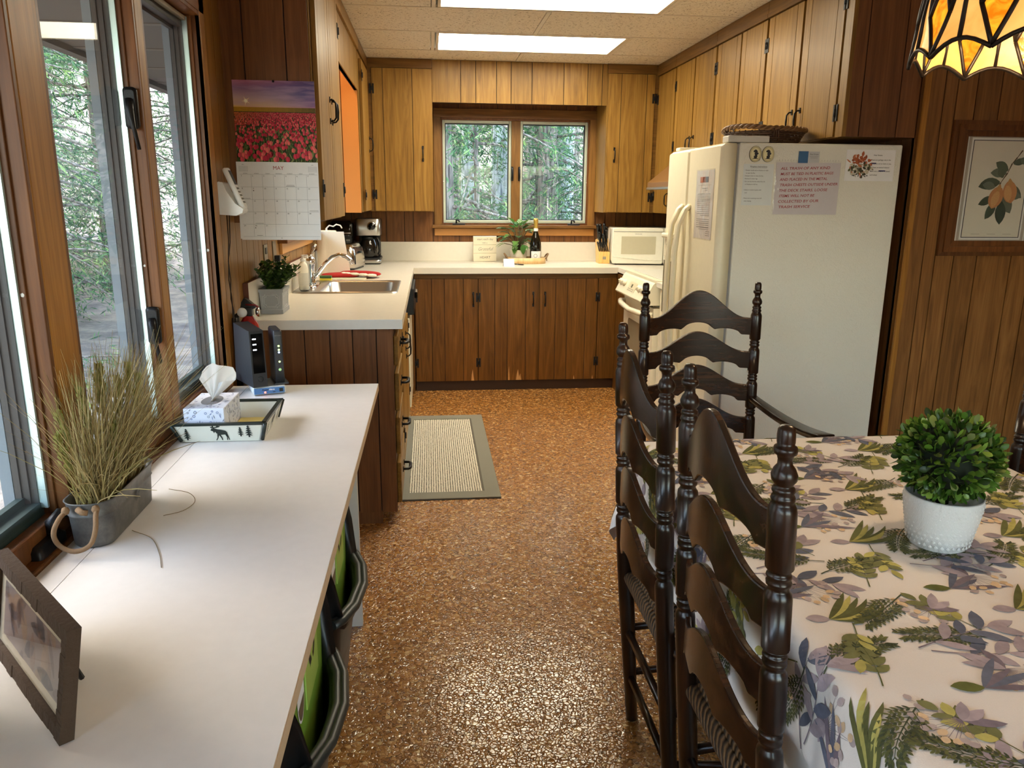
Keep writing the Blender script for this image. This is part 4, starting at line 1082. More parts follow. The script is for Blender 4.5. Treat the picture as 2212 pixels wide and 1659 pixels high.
# raised beads around the pot
for row in range(9):
    z = .014+row*.0105
    rr = .0555+(.0722-.0555)*min(1, z/.095)
    for k in range(34):
        a = 2*PI*(k+.5*(row % 2))/34
        q = Vector((cx+rr*math.cos(a), cy+rr*math.sin(a), cz+z))
        nn = Vector((math.cos(a), math.sin(a), -.2)); tt = Vector((-math.sin(a), math.cos(a), 0)); uu = Vector((0,0,1))
        mb.add([q+uu*.0042, q+tt*.0042, q-uu*.0042, q-tt*.0042, q+nn*.0026], [(0,4,1),(1,4,2),(2,4,3),(3,4,0)], 0, None, True)
mb.build('pot', POTM, t)
BOX = leafmat('boxwood_leaf', [(0, lin(34,54,18)), (.35, lin(56,88,28)), (.65, lin(86,124,42)), (.9, lin(138,166,72)), (1, lin(112,118,78))], rough=.35, trans=.12)
rr = random.Random(9)
def spoon(mb, p, d, ln, wd, roll_, mat=0, cup=.25):
    d = d.normalized(); s_ = d.cross(Vector((0,0,1)));
    if s_.length < .05: s_ = d.cross(Vector((1,0,0)))
    s_.normalize(); s_ = (Matrix.Rotation(roll_, 3, d) @ s_); n_ = s_.cross(d).normalized()
    vs = []; prof = ((0,.12),(.25,.55),(.55,.95),(.8,.85),(1,.2))
    for f, w_ in prof:
        c = p+d*(ln*f)+n_*(cup*ln*f*f)
        vs += [c-s_*(wd*.5*w_)+n_*(.12*wd*w_), c, c+s_*(wd*.5*w_)+n_*(.12*wd*w_)]
    fs = []
    for i in range(len(prof)-1):
        a = 3*i; fs += [(a, a+1, a+4, a+3), (a+1, a+2, a+5, a+4)]
    mb.add(vs, fs, mat, None, True)
mb = MB(); C = Vector((cx-.002, cy, cz+.187)); 
for k in range(1150):
    zz = rr.uniform(-.92, 1); a = rr.uniform(0, 2*PI); q = math.sqrt(1-zz*zz)
    d = Vector((q*math.cos(a), q*math.sin(a), zz*.92))
    rad = rr.uniform(.066, .086)
    dd = (d+Vector((rr.uniform(-.7,.7), rr.uniform(-.7,.7), rr.uniform(-.3,.7)))).normalized()
    spoon(mb, C+d*rad, dd, rr.uniform(.017,.026), rr.uniform(.010,.0145), rr.uniform(0, 6.3))
mb.build('foliage', BOX, t)
mb = MB(); mb.lathe([(0,-.065),(.042,-.055),(.066,-.02),(.069,.02),(.054,.05),(.028,.066),(0,.069)], C, 20); mb.tube([C+Vector((0,0,-.11)), C], .012, 8); mb.build('core', simple('dark_core', lin(18,28,12), .9), t)

# ---------------------------------------------------------------- stained glass pendant lamp
LX, LY_, LZ = 1.10, 1.36, 1.688
t = thing('pendant_lamp', 'stained glass pendant lamp with cream and amber panes hanging over the table', 'lamp', (LX, LY_, LZ))
NS = 12
def sh_r(h): return .055+.160*math.sqrt(max(0, 1-((h-.045)/.235)**2)) if h > .045 else .215+(.045-h)*.12
def sh(a, h): 
    rr_ = sh_r(h); return Vector((LX+rr_*math.cos(a), LY_+rr_*math.sin(a), LZ+h))
def glass_pane(name, c, c2, tr, rough, bumps):
    m, nt, b = newmat(name); L = nt.links.new
    geo = nt.nodes.new('ShaderNodeNewGeometry'); nz = nt.nodes.new('ShaderNodeTexNoise'); nz.inputs['Scale'].default_value = bumps; nz.inputs['Detail'].default_value = 3; nz.inputs['Distortion'].default_value = 1
    L(geo.outputs['Position'], nz.inputs['Vector']); r_ = ramp(nt, [(.35, c), (.65, c2)]); L(nz.outputs['Fac'], r_.inputs['Fac'])
    L(r_.outputs[0], b.inputs['Base Color']); b.inputs['Roughness'].default_value = rough
    tl = nt.nodes.new('ShaderNodeBsdfTranslucent'); L(r_.outputs[0], tl.inputs['Color'])
    mx = nt.nodes.new('ShaderNodeMixShader'); mx.inputs[0].default_value = tr; L(b.outputs[0], mx.inputs[1]); L(tl.outputs[0], mx.inputs[2]); L(mx.outputs[0], nt.nodes['Material Output'].inputs['Surface'])
    bp = nt.nodes.new('ShaderNodeBump'); bp.inputs['Strength'].default_value = .5; bp.inputs['Distance'].default_value = .003; L(nz.outputs['Fac'], bp.inputs['Height']); L(bp.outputs[0], b.inputs['Normal']); L(bp.outputs[0], tl.inputs['Normal'])
    return m
GC = glass_pane('opal_glass', lin(206,160,98), lin(222,182,122), .32, .3, 14)
GA = glass_pane('amber_glass', lin(180,96,14), lin(226,158,50), .5, .15, 40)
GT = glass_pane('textured_glass', lin(206,168,116), lin(238,214,170), .4, .12, 70)
LEAD = simple('lead_came', lin(34,26,20), .45, .5)
def dia(s_, h): return abs(s_)/.24 + abs(h-.066)/.066 < 1       # amber diamond centred on each seam
mb = MB()
nA, nH = NS*14, 40
HT = .235
def scal(a): 
    s_ = (a*NS/(2*PI)) % 1.0
    return -9
def bott(a):
    s_ = (a*NS*1.0/(2*PI)) % 1.0
    return -.004+.022*abs(math.sin(PI*s_))
for i in range(nA):
    for j in range(nH):
        a0, a1 = 2*PI*i/nA, 2*PI*(i+1)/nA
        def H(a, f): 
            b0 = bott(a); return b0+(HT-b0)*f
        f0, f1 = j/nH, (j+1)/nH
        am = (a0+a1)/2; hm = H(am, (f0+f1)/2); s_ = ((am*NS/(2*PI)+.5) % 1.0)-.5
        mt = 0
        if hm < scal(am): mt = 2 if (int(am*NS/(2*PI)*2+.5) % 2) else 0
        elif dia(s_, hm) and int(am*NS/(2*PI)+.5) % 1 == 0: mt = 1
        mb.add([sh(a0,H(a0,f0)), sh(a1,H(a1,f0)), sh(a1,H(a1,f1)), sh(a0,H(a0,f1))], [(0,1,2,3)], mt, None, True)
mb.build('glass_shade', [GC, GA, GT], t, weld=True)
mb = MB()
def came(pts, r_=.0042): mb.tube([sh(a, h)+(sh(a, h)-Vector((LX,LY_,LZ+h))).normalized()*.001 for a, h in pts], r_, 6)
sw = 2*PI/NS
for k in range(NS):
    a = k*sw
    for s1 in (-1, 1):
        for s2 in (-1, 1): came([(a+sw*.24*s1*f, .066+.066*s2*(1-f)) for f in (0,.25,.5,.75,1)])
        came([(a+s1*sw*(.24+.26*f), .066+.10*f**.8) for f in (0,.33,.66,1)])
    came([(a, .132+(HT-.132)*f) for f in (0,.5,1)])
    came([(a+sw/2, .018+(HT-.018)*f) for f in (0,.25,.5,.75,1)])
    came([(a+sw*f, bott(a+sw*f)) for f in [q/8 for q in range(9)]], .0040)
mb.lathe([(sh_r(HT)+.004,HT-.006),(sh_r(HT)+.006,HT+.004),(.03,HT+.012),(.012,HT+.03),(.008,HT+.05)], (LX,LY_,LZ), 24)
mb.build('lead_frame', LEAD, t)
mb = MB(); mb.tube([(LX,LY_,LZ+HT+.03),(LX,LY_,CZ-.02)], .004, 6); mb.lathe([(.0,CZ-LZ-.04),(.05,CZ-LZ-.03),(.06,CZ-LZ-.002)], (LX,LY_,LZ), 20); mb.build('chain', LEAD, t)
BULB = simple('bulb_glow', lin(255,236,190), .5, emit=(1,.70,.36,1), estr=8)
for dx in (-.05, .05):
    mb = MB(); mb.lathe([(.012,.15),(.014,.13),(.026,.10),(.028,.085),(.02,.065),(0,.058)], (LX+dx,LY_,LZ), 14); mb.build('bulb', BULB, t)
mb = MB(); mb.tube([(LX-.05,LY_,LZ+.165),(LX+.05,LY_,LZ+.165)], .01, 8); mb.tube([(LX,LY_,LZ+.165),(LX,LY_,LZ+HT+.01)], .008, 8)
for dx in (-.05,.05): mb.tube([(LX+dx,LY_,LZ+.145),(LX+dx,LY_,LZ+.175)], .014, 10)
mb.build('socket', LEAD, t)
pl = bpy.data.lights.new('lamp_glow', 'POINT'); pl.energy = 10; pl.color = (1,.72,.42); pl.shadow_soft_size = .04
po = bpy.data.objects.new('lamp_glow', pl); COL.objects.link(po); po.location = (LX, LY_, LZ+.05)

# ---------------------------------------------------------------- framed pear print
t = thing('framed_print', 'framed botanical print of pears with a wide white mat on the dining wall', 'framed picture', (2.45, 3.225, 1.49))
F = ('Y', 3.2245); X0, X1, Z0, Z1 = 2.222, 2.70, 1.205, 1.775
mb = MB(); fw_ = .062
for k, (i0, d1) in enumerate(((0,.016),(.018,.026),(.042,.018))):
    a0, a1, b0, b1 = X0+i0, X1-i0, Z0+i0, Z1-i0
    wi = .024
    fn = lambda a, b, d: FP(F, a, b, d)
    for poly in ([(a0,b0),(a0,b1),(a0+wi,b1-wi),(a0+wi,b0+wi)], [(a1,b0),(a1-wi,b0+wi),(a1-wi,b1-wi),(a1,b1)], [(a0,b1),(a1,b1),(a1-wi,b1-wi),(a0+wi,b1-wi)], [(a0,b0),(a0+wi,b0+wi),(a1-wi,b0+wi),(a1,b0)]):
        mb.prism(poly, fn, .001, d1)
mb.build('frame', W_TRIMR, t)
mb = MB(); i0 = .06
fbox(mb, F, X0+i0, X1-i0, Z0+i0-.01, Z1-i0+.01, .002, .006, 0)
a0, a1, b0, b1 = X0+.105, X1-.105, Z0+.082, Z1-.082
def band(m0, m1, mat, d):
    fbox(mb, F, a0-m1, a1+m1, b1+m0, b1+m1, .006, d, mat); fbox(mb, F, a0-m1, a1+m1, b0-m1, b0-m0, .006, d, mat)
    fbox(mb, F, a0-m1, a0-m0, b0-m0, b1+m0, .006, d, mat); fbox(mb, F, a1+m0, a1+m1, b0-m0, b1+m0, .006, d, mat)
band(.012, .024, 1, .0068); band(0, .003, 2, .0068); band(.030, .0315, 1, .0066)
fbox(mb, F, a0, a1, b0, b1, .006, .0062, 3)
S2 = lambda u, v, l=.0007: FP(F, u, v, .0064+l)
gl = [lin(70,82,66), lin(86,96,78), lin(58,70,58), lin(104,112,96)]
rq = random.Random(3)
X = a0-2.352
def xx(x): return a0+(x-2.352)*1.0
br = [(2.555,1.655),(2.535,1.625),(2.515,1.60),(2.50,1.56),(2.475,1.52),(2.46,1.48)]
for p, q in zip(br[:-1], br[1:]):
    ang = math.atan2(q[1]-p[1], q[0]-p[0]); stem(mb, S2, p[0], p[1], ang, math.hypot(q[0]-p[0], q[1]-p[1]), .006, lin(84,66,46), 0, 2, mat=4, lift=.0009)
for x, z, a, l_, w_ in ((2.50,1.57,2.6,.07,.04),(2.495,1.56,3.1,.075,.04),(2.47,1.52,3.2,.10,.05),(2.52,1.60,.3,.06,.03),(2.55,1.62,-.4,.045,.03),(2.51,1.51,-.7,.09,.045),(2.50,1.47,-1.2,.09,.05),(2.46,1.44,-1.9,.085,.04),(2.45,1.46,-2.6,.075,.035),(2.49,1.44,-1.5,.10,.05),(2.52,1.47,-.2,.06,.035),(2.45,1.5,2.9,.06,.035),(2.48,1.54,1.9,.05,.035)):
    leaf(mb, S2, x, z, a, l_, w_, gl[rq.randrange(4)], rq.uniform(-.4,.4), 6, mat=4, lift=.001+.0002*rq.random())
for x, z, a in ((2.475,1.50,-1.9),(2.515,1.525,-1.4)):
    leaf(mb, S2, x, z, a, .095, .066, lin(192,134,86), .1, 8, mat=4, lift=.0014, pw=.55)
    leaf(mb, S2, x-.006, z-.018, a, .07, .036, lin(206,158,104), .1, 7, mat=4, lift=.0016, pw=.6)
    leaf(mb, S2, x, z+.012, a, .035, .02, lin(186,140,84), 0, 4, mat=4, lift=.0015)
for i in range(3): fbox(mb, F, 2.37+.075*i, 2.41+.075*i, b0+.012, b0+.014, .0062, .0066, 1)
mb.build('print', [simple('mat_board', lin(226,224,216), .8), simple('marbled_band', lin(176,166,152), .8, bump=.1), INK, simple('print_paper', lin(218,212,194), .8), VC], t)
mb = MB(); fbox(mb, F, X0+.058, X1-.058, Z0+.05, Z1-.05, .0115, .0125); mb.build('glass', glassmat('picture_glass', (1,1,1,1), .8), t)
# ---------------------------------------------------------------- white desk under the left windows
DZ = .745
t = thing('desk', 'long white laminate desk running under the left windows', 'desk', (-.47, 1.3, 0))
mb = MB(); mb.box(-.685, -.206, -.9, 2.895, DZ-.026, DZ); mb.box(-.7425, -.6875, -.9, 2.895, DZ-.026, DZ-.0008)
mb.box(-.6865, -.685, -.9, 2.894, DZ-.02, DZ-.003, 2); mb.box(-.2065, -.2045, -.9, 2.895, DZ-.026, DZ-.0012, 1); mb.box(-.7425, -.205, 2.893, 2.897, DZ-.026, DZ-.001, 1)
mb.build('desktop', [DESKTOP, DESKEDGE, GROOVE], t)
for y in (2.42, -.7):
    mb = MB(); mb.box(-.70, -.252, y, y+.02, 0, DZ-.026); mb.build('leg_panel', simple('leg_panel_white', lin(216,208,198), .5), t)
# recycling bins under the desk
GREEN = simple('bin_green', lin(122,160,52), .5); GREENL = simple('bin_green_light', lin(168,196,92), .5)
def recycle_sym(mb, S, cx_, cz_, R, mat):
    for k in range(3):
        a = PI/2+k*2*PI/3
        p = lambda ang, rad: S(cx_+rad*math.cos(ang), cz_+rad*math.sin(ang))
        for i in range(4):
            a0 = a-.75+i*.28; a1 = a0+.28
            mb.add([p(a0,R*.62),p(a1,R*.62),p(a1,R),p(a0,R)], [(0,1,2,3)], mat)
        mb.add([p(a+.37,R*.45),p(a+.37,R*1.17),p(a+.85,R*.8)], [(0,1,2)], mat)
def bin_(y, label):
    t = thing('recycling_bin', label, 'recycling bin', (-.45, y, 0), 'black recycling bins under the desk')
    mb = MB()   # scooped tub: outline rounded rectangle, rim height follows the outline
    n = 64; outer = []; 
    def ring(f, inset, zfun):
        out = []
        hx, hy, r_ = .19-inset-.015*(1-f), .255-inset-.02*(1-f), .07
        for k in range(n):
            a = 2*PI*k/n; c_, s_ = math.cos(a), math.sin(a)
            q = 5.0; rad = (abs(c_/hx)**q+abs(s_/hy)**q)**(-1/q)
            x, y_ = rad*c_, rad*s_
            bow = .03*f*max(0, c_)*(1-(y_/hy)**2)
            front = max(0, min(1, (x/hx-.55)/.3))
            inner = 1-max(0, min(1, (abs(y_)/hy-.72)/.2))
            ztop = .53-.22*front*inner
            out.append(Vector((-.455+x+bow, y+y_, zfun(ztop))))
        return out
    R_ = [ring(0, 0, lambda z: 0), ring(.5, 0, lambda z: z*.5), ring(.9, 0, lambda z: z-.03), ring(1, -.012, lambda z: z-.028), ring(1, -.014, lambda z: z), ring(1, .012, lambda z: z), ring(.9, .014, lambda z: z-.04), ring(.0, .014, lambda z: .02)]
    vs = [p for q in R_ for p in q]; fs = []
    for i in range(len(R_)-1):
        for j in range(n): fs.append((i*n+j, i*n+(j+1) % n, (i+1)*n+(j+1) % n, (i+1)*n+j))
    fs += [tuple(reversed(range(n))), tuple((len(R_)-1)*n+j for j in range(n))]
    mb.add(vs, fs, 0, None, True); mb.build('tub', BLACKP, t)
    mb = MB(); P = [(-.285,y-.235,.322),(-.262,y-.20,.318),(-.235,y-.12,.316),(-.222,y,.315),(-.235,y+.12,.316),(-.262,y+.20,.318),(-.285,y+.235,.322)]
    for a, b_ in ((.014,.0),(.030,.0)): mb.tube([Vector(p)+Vector((a-.02,0,0)) for p in P], .012, 8)
    mb.build('rim_handle', simple('bin_rim', lin(46,48,46), .42), t)
    mb = MB(); mb.box(-.31, -.285, y-.195, y+.20, .04, .60); 
    mb.build('green_front', GREEN, t, bevel=.006)
    S = lambda a, b_: Vector((-.2835, y+a, b_))
    mb = MB(); mb.box(-.285, -.282, y-.055, y+.11, .35, .53, 0); S = lambda a, b_: Vector((-.2812, y+a, b_)); recycle_sym(mb, S, .03, .46, .045, 1)
    mb.build('emblem', [GREENL, simple('emblem_black', lin(24,28,20), .6)], t, bevel=0)
    mb = MB()
    mb.poly([Vector((-.2835, y-.115+.04*math.cos(2*PI*k/24), .43+.062*math.sin(2*PI*k/24))) for k in range(24)], 0)
    mb.poly([Vector((-.2832, y-.115+.036*math.cos(2*PI*k/24), .43+.056*math.sin(2*PI*k/24))) for k in range(13, 24)], 1)
    for k in range(3): mb.box(-.2834, -.2828, y-.14, y-.09, .45+.012*k, .455+.012*k, 2)
    mb.build('sticker', [PAPER, simple('sticker_brown', lin(110,92,70), .6), INKRED], t)
bin_(2.12, 'black recycling bin with green front, farther one under the desk')
bin_(1.555, 'black recycling bin with green front under the desk, nearest the viewer')

# ---------------------------------------------------------------- moose tray, tissue box
t = thing('tray', 'white wooden tray with black moose and pine cut-outs on the desk', 'tray', (-.61, 2.34, DZ))
bx0, bx1, by0, by1 = -.722, -.495, 2.205, 2.44
rx0, rx1, ry0, ry1 = -.7415, -.480, 2.185, 2.462
zb, zt = DZ+.001, DZ+.058
mb = MB()
def side(p0, p1, q0, q1, th):    # p bottom edge, q top edge, th inward
    v = [Vector(p) for p in (p0, p1, q1, q0)]; w_ = [p+Vector(th) for p in v]
    mb.add(v+w_, [(0,1,2,3),(7,6,5,4),(0,4,5,1),(1,5,6,2),(2,6,7,3),(3,7,4,0)], 0)
side((bx0,by0,zb),(bx1,by0,zb),(rx0,ry0,zt),(rx1,ry0,zt),(0,.010,0)); side((bx1,by1,zb),(bx0,by1,zb),(rx1,ry1,zt),(rx0,ry1,zt),(0,-.010,0))
side((bx1,by0,zb),(bx1,by1,zb),(rx1,ry0,zt),(rx1,ry1,zt),(-.010,0,0)); side((bx0,by1,zb),(bx0,by0,zb),(rx0,ry1,zt),(rx0,ry0,zt),(.010,0,0))
mb.box(bx0, bx1, by0, by1, zb, zb+.006, 0)
mb.build('walls', [simple('tray_paint', lin(226,226,214), .35)], t)
BLKG = simple('black_green_paint', lin(22,34,30), .35, bump=.1)
mb = MB()
mb.box(rx0-.001, rx1+.001, ry0-.001, ry0+.012, zt-.004, zt+.003); mb.box(rx0-.001, rx1+.001, ry1-.012, ry1+.001, zt-.004, zt+.003)
mb.box(rx0-.001, rx0+.012, ry0, ry1, zt-.004, zt+.003); mb.box(rx1-.012, rx1+.001, ry0, ry1, zt-.004, zt+.003)
mb.tube([(bx1,by0-.001,zb+.004),(rx1,ry0,zt)], .006, 6); mb.tube([(bx0,by0-.001,zb+.004),(rx0,ry0,zt)], .006, 6); mb.tube([(bx1,by1,zb+.004),(rx1,ry1,zt)], .006, 6)
mb.build('rim', BLKG, t)
def S_front(a, h): # a from bx0 along x, h height 0..1 along the slanted front face
    f = h; y_ = by0+(ry0-by0)*f; return Vector((a, y_-.0012, zb+(zt-zb)*f))
def S_right(a, h):
    x_ = bx1+(rx1-bx1)*h; return Vector((x_+.0012, a, zb+(zt-zb)*h))
def pine(mb, S, c, h0, h1, w_, sgn=1):
    n = 5
    for k in range(n):
        f0 = h0+.14*(h1-h0)+(h1-h0)*.86*k/n; f1 = f0+(h1-h0)*.86/n*1.25; ww = w_*(1-.16*k)*(.75 if k == 0 else 1)
        mb.add([S(c-ww*sgn, f0+.02), S(c+ww*sgn, f0), S(c, min(h1, f1))], [(0,1,2)], 0)
    mb.add([S(c-.0022*sgn, h0), S(c+.0022*sgn, h0), S(c+.0022*sgn, h0+.25*(h1-h0)), S(c-.0022*sgn, h0+.25*(h1-h0))], [(0,1,2,3)], 0)
def moose(mb, S, c, k=1.0, sgn=1):
    px = lambda x, y_: S(c+sgn*k*(x-880)/7.373*.00117, (1585-y_)/295.)
    polys = [[(712,1390),(735,1355),(780,1348),(840,1370),(905,1378),(985,1398),(1015,1430),(1012,1470),(960,1465),(860,1470),(810,1440),(790,1410),(770,1440),(755,1405)],
             [(720,1345),(715,1325),(745,1330),(752,1306),(775,1305),(778,1335),(820,1330),(850,1295),(862,1312),(905,1318),(880,1335),(830,1345),(785,1350)],
             [(822,1450),(862,1465),(828,1530),(800,1562),(782,1562),(815,1515)],[(850,1465),(885,1465),(912,1530),(910,1560),(893,1562),(890,1530)],
             [(965,1460),(1015,1465),(1010,1510),(1005,1560),(985,1560),(992,1510)],[(1000,1460),(1016,1450),(1030,1510),(1042,1556),(1025,1558),(1012,1515)]]
    for pl_ in polys:
        pts = [px(*q) for q in pl_]
        if sgn < 0: pts = pts[::-1]
        mb.poly(pts)
mb = MB()
x_ = lambda px: -.737+(px-235)/7.373*.00117*1.0
pine(mb, S_front, -.703, .12, .80, .013); moose(mb, S_front, -.610, .95); pine(mb, S_front, -.553, .28, .84, .011); pine(mb, S_front, -.530, .22, .92, .0135)
moose(mb, S_right, 2.325, .9, -1); pine(mb, S_right, 2.25, .12, .8, .010); pine(mb, S_right, 2.40, .15, .85, .010)
mb.build('cutouts', BLKG, t)
t = thing('tissue_box', 'blue patterned tissue box with a white tissue pulled up, standing in the moose tray', 'tissue box', (-.68, 2.36, zb+.007))
tx0, tx1, ty0, ty1, tz0, tz1 = -.722, -.607, 2.24, 2.43, zb+.0065, zb+.090
mb = MB(); mb.box(tx0, tx1, ty0, ty1, tz0, tz1)
mb.build('carton', [simple('carton_pale', lin(222,226,240), .6)], t, bevel=.002)
mb = MB(); rr = random.Random(4); BLU = [lin(120,134,178), lin(148,160,196), lin(160,168,190), lin(134,140,156)]
Sf = lambda a, b_, l=0: Vector((a, ty0-.0006-l, b_)); Sr = lambda a, b_, l=0: Vector((tx1+.0006+l, a, b_)); St = lambda a, b_, l=0: Vector((a, b_, tz1+.0006+l))
def dot(S, a, b_, R, c):
    mb.poly([S(a+R*math.cos(2*PI*k/12), b_+R*math.sin(2*PI*k/12)) for k in range(12)], 0, c)
for S, a0, a1, b0, b1, nn in ((Sf, tx0, tx1, tz0, tz1, 34), (Sr, ty0, ty1, tz0, tz1, 70), (St, tx0, tx1, ty0, ty1, 50)):
    for k in range(nn):
        a, b_ = rr.uniform(a0+.006, a1-.006), rr.uniform(b0+.006, b1-.006); c = BLU[rr.randrange(4)]
        if S is St and abs(a+.664) < .03 and abs(b_-2.335) < .055: continue
        if rr.random() < .35:
            R = rr.uniform(.0025,.005); dot(S, a, b_, R, c)
            dot(lambda u, v: S(u, v, .0003), a, b_, R*.4, lin(226,230,240))
        else:
            leaf(mb, lambda u, v, l: S(max(a0+.001, min(a1-.001, u)), max(b0+.001, min(b1-.001, v)), .0002), a, b_, rr.uniform(.6, 2.6), rr.uniform(.008,.016), .0032, c, 0, 3, mat=0)
for cxx in (tx0+.045, tx1-.03):
    for k in range(11):
        a = .35+k*.245; leaf(mb, lambda u, v, l: Sf(u, max(tz0+.001, min(tz1-.001, v)), .0002), cxx+.010*math.cos(a), tz0+.014+.01*math.sin(a), a, .022, .003, BLU[k % 4], 0, 3, mat=0)
mb.build('pattern', VC, t)
mb = MB(); mb.poly([St(-.664+.030*math.cos(2*PI*k/24), 2.335+.055*math.sin(2*PI*k/24), .0002) for k in range(24)], 0); mb.build('opening', simple('opening_grey', lin(120,122,130), .6), t)
# tissue: pinched at the slot, fanned out above
mb = MB()
rim = [(-.700,.058),(-.693,.078),(-.672,.100),(-.648,.113),(-.622,.105),(-.598,.092),(-.592,.075),(-.594,.052),(-.62,.058),(-.64,.050)]
nR = 40
def rimpt(f):
    g = f*(len(rim)-1); i = min(int(g), len(rim)-2); h = g-i
    a = rim[i]; b_ = rim[i+1]; return a[0]+(b_[0]-a[0])*h, a[1]+(b_[1]-a[1])*h
def tis(u, v):
    x1, z1_ = rimpt(u); base = (-.664+.006*math.cos(u*PI), tz1-.004)
    g = v**.9
    x = base[0]+(x1-base[0])*g; z = base[1]+(z1_+.010)*v
    y_ = 2.335+.024*math.sin(u*11+.6)*(.25+v*.9)*(1-.3*v)+.012*math.sin(u*27)*(1-v*.5)-.035*v*u*0
    return Vector((x, y_, z))
mb.grid(tis, 60, 16, 0)
tm, nt, b = newmat('tissue'); b.inputs['Base Color'].default_value = lin(244,244,244); b.inputs['Roughness'].default_value = .9
tl = nt.nodes.new('ShaderNodeBsdfTranslucent'); tl.inputs['Color'].default_value = lin(240,242,246); mx = nt.nodes.new('ShaderNodeMixShader'); mx.inputs[0].default_value = .35
nt.links.new(b.outputs[0], mx.inputs[1]); nt.links.new(tl.outputs[0], mx.inputs[2]); nt.links.new(mx.outputs[0], nt.nodes['Material Output'].inputs['Surface'])
mb.build('tissue', tm, t)
tag((lambda m_: (m_.box(-.604, -.505, 2.25, 2.42, zb+.0065, zb+.010), m_)[1])(MB()).build('notepad', simple('yellow_pad', lin(236,214,130), .7), origin=(-.55, 2.33, zb+.0065)), 'pale yellow notepad lying in the moose tray beside the tissue box', 'notepad')

# ---------------------------------------------------------------- freeze alarm, router, modem
t = thing('freeze_alarm', 'white alarm box with a blue front panel at the far end of the desk', 'alarm', (-.605, 2.78, DZ))
A_ = math.atan2(.10, .215)*.75
Mz = Matrix.Translation((-.628, 2.735, DZ)) @ Matrix.Rotation(A_, 4, 'Z')
mb = MB(); mb.rrect_loft([(-.006,.105,0,.135,.003,.006),(-.008,.107,-.002,.137,.006,.006),(-.008,.107,-.002,.137,.026,.006),(-.004,.103,.002,.133,.031,.006)], M=Mz, cap0=True); mb.build('case', simple('alarm_white', lin(214,220,220), .4), t)
mb = MB(); mb.box(-.003, .101, -.0045, -.002, .006, .027, 0, M=Mz)
S = lambda a, b_: Mz @ Vector((a, -.0055, b_))
mb.text('Freeze', lambda x, y: S(x+.034, y+.0205), .0078, 1, align='CENTER', weight=.0004, shear=.2); mb.text('Alarm', lambda x, y: S(x+.057, y+.0205), .0078, 2, align='CENTER', weight=.0004, shear=.2)
mb.box(.083, .096, -.006, -.004, .0105, .023, 3, M=Mz); mb.box(.06, .069, -.006, -.004, .0105, .0125, 3, M=Mz)
mb.build('front_panel', [simple('panel_blue', lin(72,122,178), .4), simple('navy_text', lin(20,30,60), .5), PAPER, BLACKP], t)
mb = MB(); mb.lathe([(.0035,0),(.003,.002),(0,.003)], n=10, M=Mz @ Matrix.Translation((.034,-.0045,.011)) @ Matrix.Rotation(PI/2, 4, 'X')); mb.build('warning_light', simple('led_red', lin(255,80,70), .4, emit=(1,.12,.08,1), estr=6), t)
DK = simple('router_black', lin(30,32,36), .42)
def mesh_mat():
    m, nt, b = newmat('router_grille'); L = nt.links.new
    tc = nt.nodes.new('ShaderNodeTexCoord'); vo = nt.nodes.new('ShaderNodeTexVoronoi'); vo.inputs['Randomness'].default_value = 0; vo.inputs['Scale'].default_value = 190
    L(tc.outputs['Object'], vo.inputs['Vector']); r_ = ramp(nt, [(.2, lin(8,9,10)), (.4, lin(42,46,52))]); L(vo.outputs['Distance'], r_.inputs['Fac']); L(r_.outputs[0], b.inputs['Base Color']); b.inputs['Roughness'].default_value = .5
    return m
t = thing('router', 'larger black router with three white lights standing on the alarm box', 'router', (-.63, 2.80, DZ+.0325))
Mr = Matrix.Translation((-.612, 2.745, DZ+.0325)) @ Matrix.Rotation(A_+.22, 4, 'Z')
mb = MB()
v = [(-.026,-.01,0),(.026,-.01,0),(.030,.165,0),(-.030,.165,0),(-.025,.004,.200),(.025,.004,.200),(.027,.16,.212),(-.027,.16,.212)]
mb.add([Mr @ Vector(p) for p in v], [(0,3,2,1),(4,5,6,7),(0,1,5,4),(1,2,6,5),(2,3,7,6)], 0)
mb.add([Mr @ Vector(p) for p in (v[3],v[0],v[4],v[7])], [(0,1,2,3)], 1)
mb.build('case', [DK, mesh_mat()], t, weld=True)
mb = MB(); f = lambda x, z, d: Mr @ Vector((x, -.01+0.014*z/.2-d, z))
mb.add([f(-.021,.05,.0012), f(.021,.05,.0012), f(.020,.190,.0012), f(-.020,.190,.0012)], [(0,1,2,3)], 0)
mb.build('front_panel', BLACKG, t)
mb = MB()
for k in range(3): mb.add([f(-.016,.170-.019*k,.002), f(-.003,.170-.019*k,.002), f(-.003,.174-.019*k,.002), f(-.016,.174-.019*k,.002)], [(0,1,2,3)])
mb.build('status_lights', simple('led_white', lin(240,244,255), .4, emit=(.85,.92,1,1), estr=4), t)
mb = MB(); mb.lathe([(.009,0),(.010,.001),(.0085,.0015),(0,.0015)], n=16, M=Mr @ Matrix.Translation((.002,-.0085,.028)) @ Matrix.Rotation(PI/2, 4, 'X')); mb.build('button', BLACKP, t)
t = thing('modem', 'slim black modem with green lights standing right of the router', 'modem', (-.55, 2.84, DZ+.0325))
Mm = Matrix.Translation((-.545, 2.775, DZ+.0325)) @ Matrix.Rotation(A_+.02, 4, 'Z')
mb = MB(); mb.rrect_loft([(-.016,.016,0,.12,.004,.006),(-.0155,.0155,.002,.12,.19,.006),(-.012,.012,.006,.115,.197,.005)], M=Mm, cap0=True); mb.box(-.02,.028,-.004,.12,0,.006, M=Mm); mb.build('case', simple('modem_grey', lin(44,46,50), .45), t)
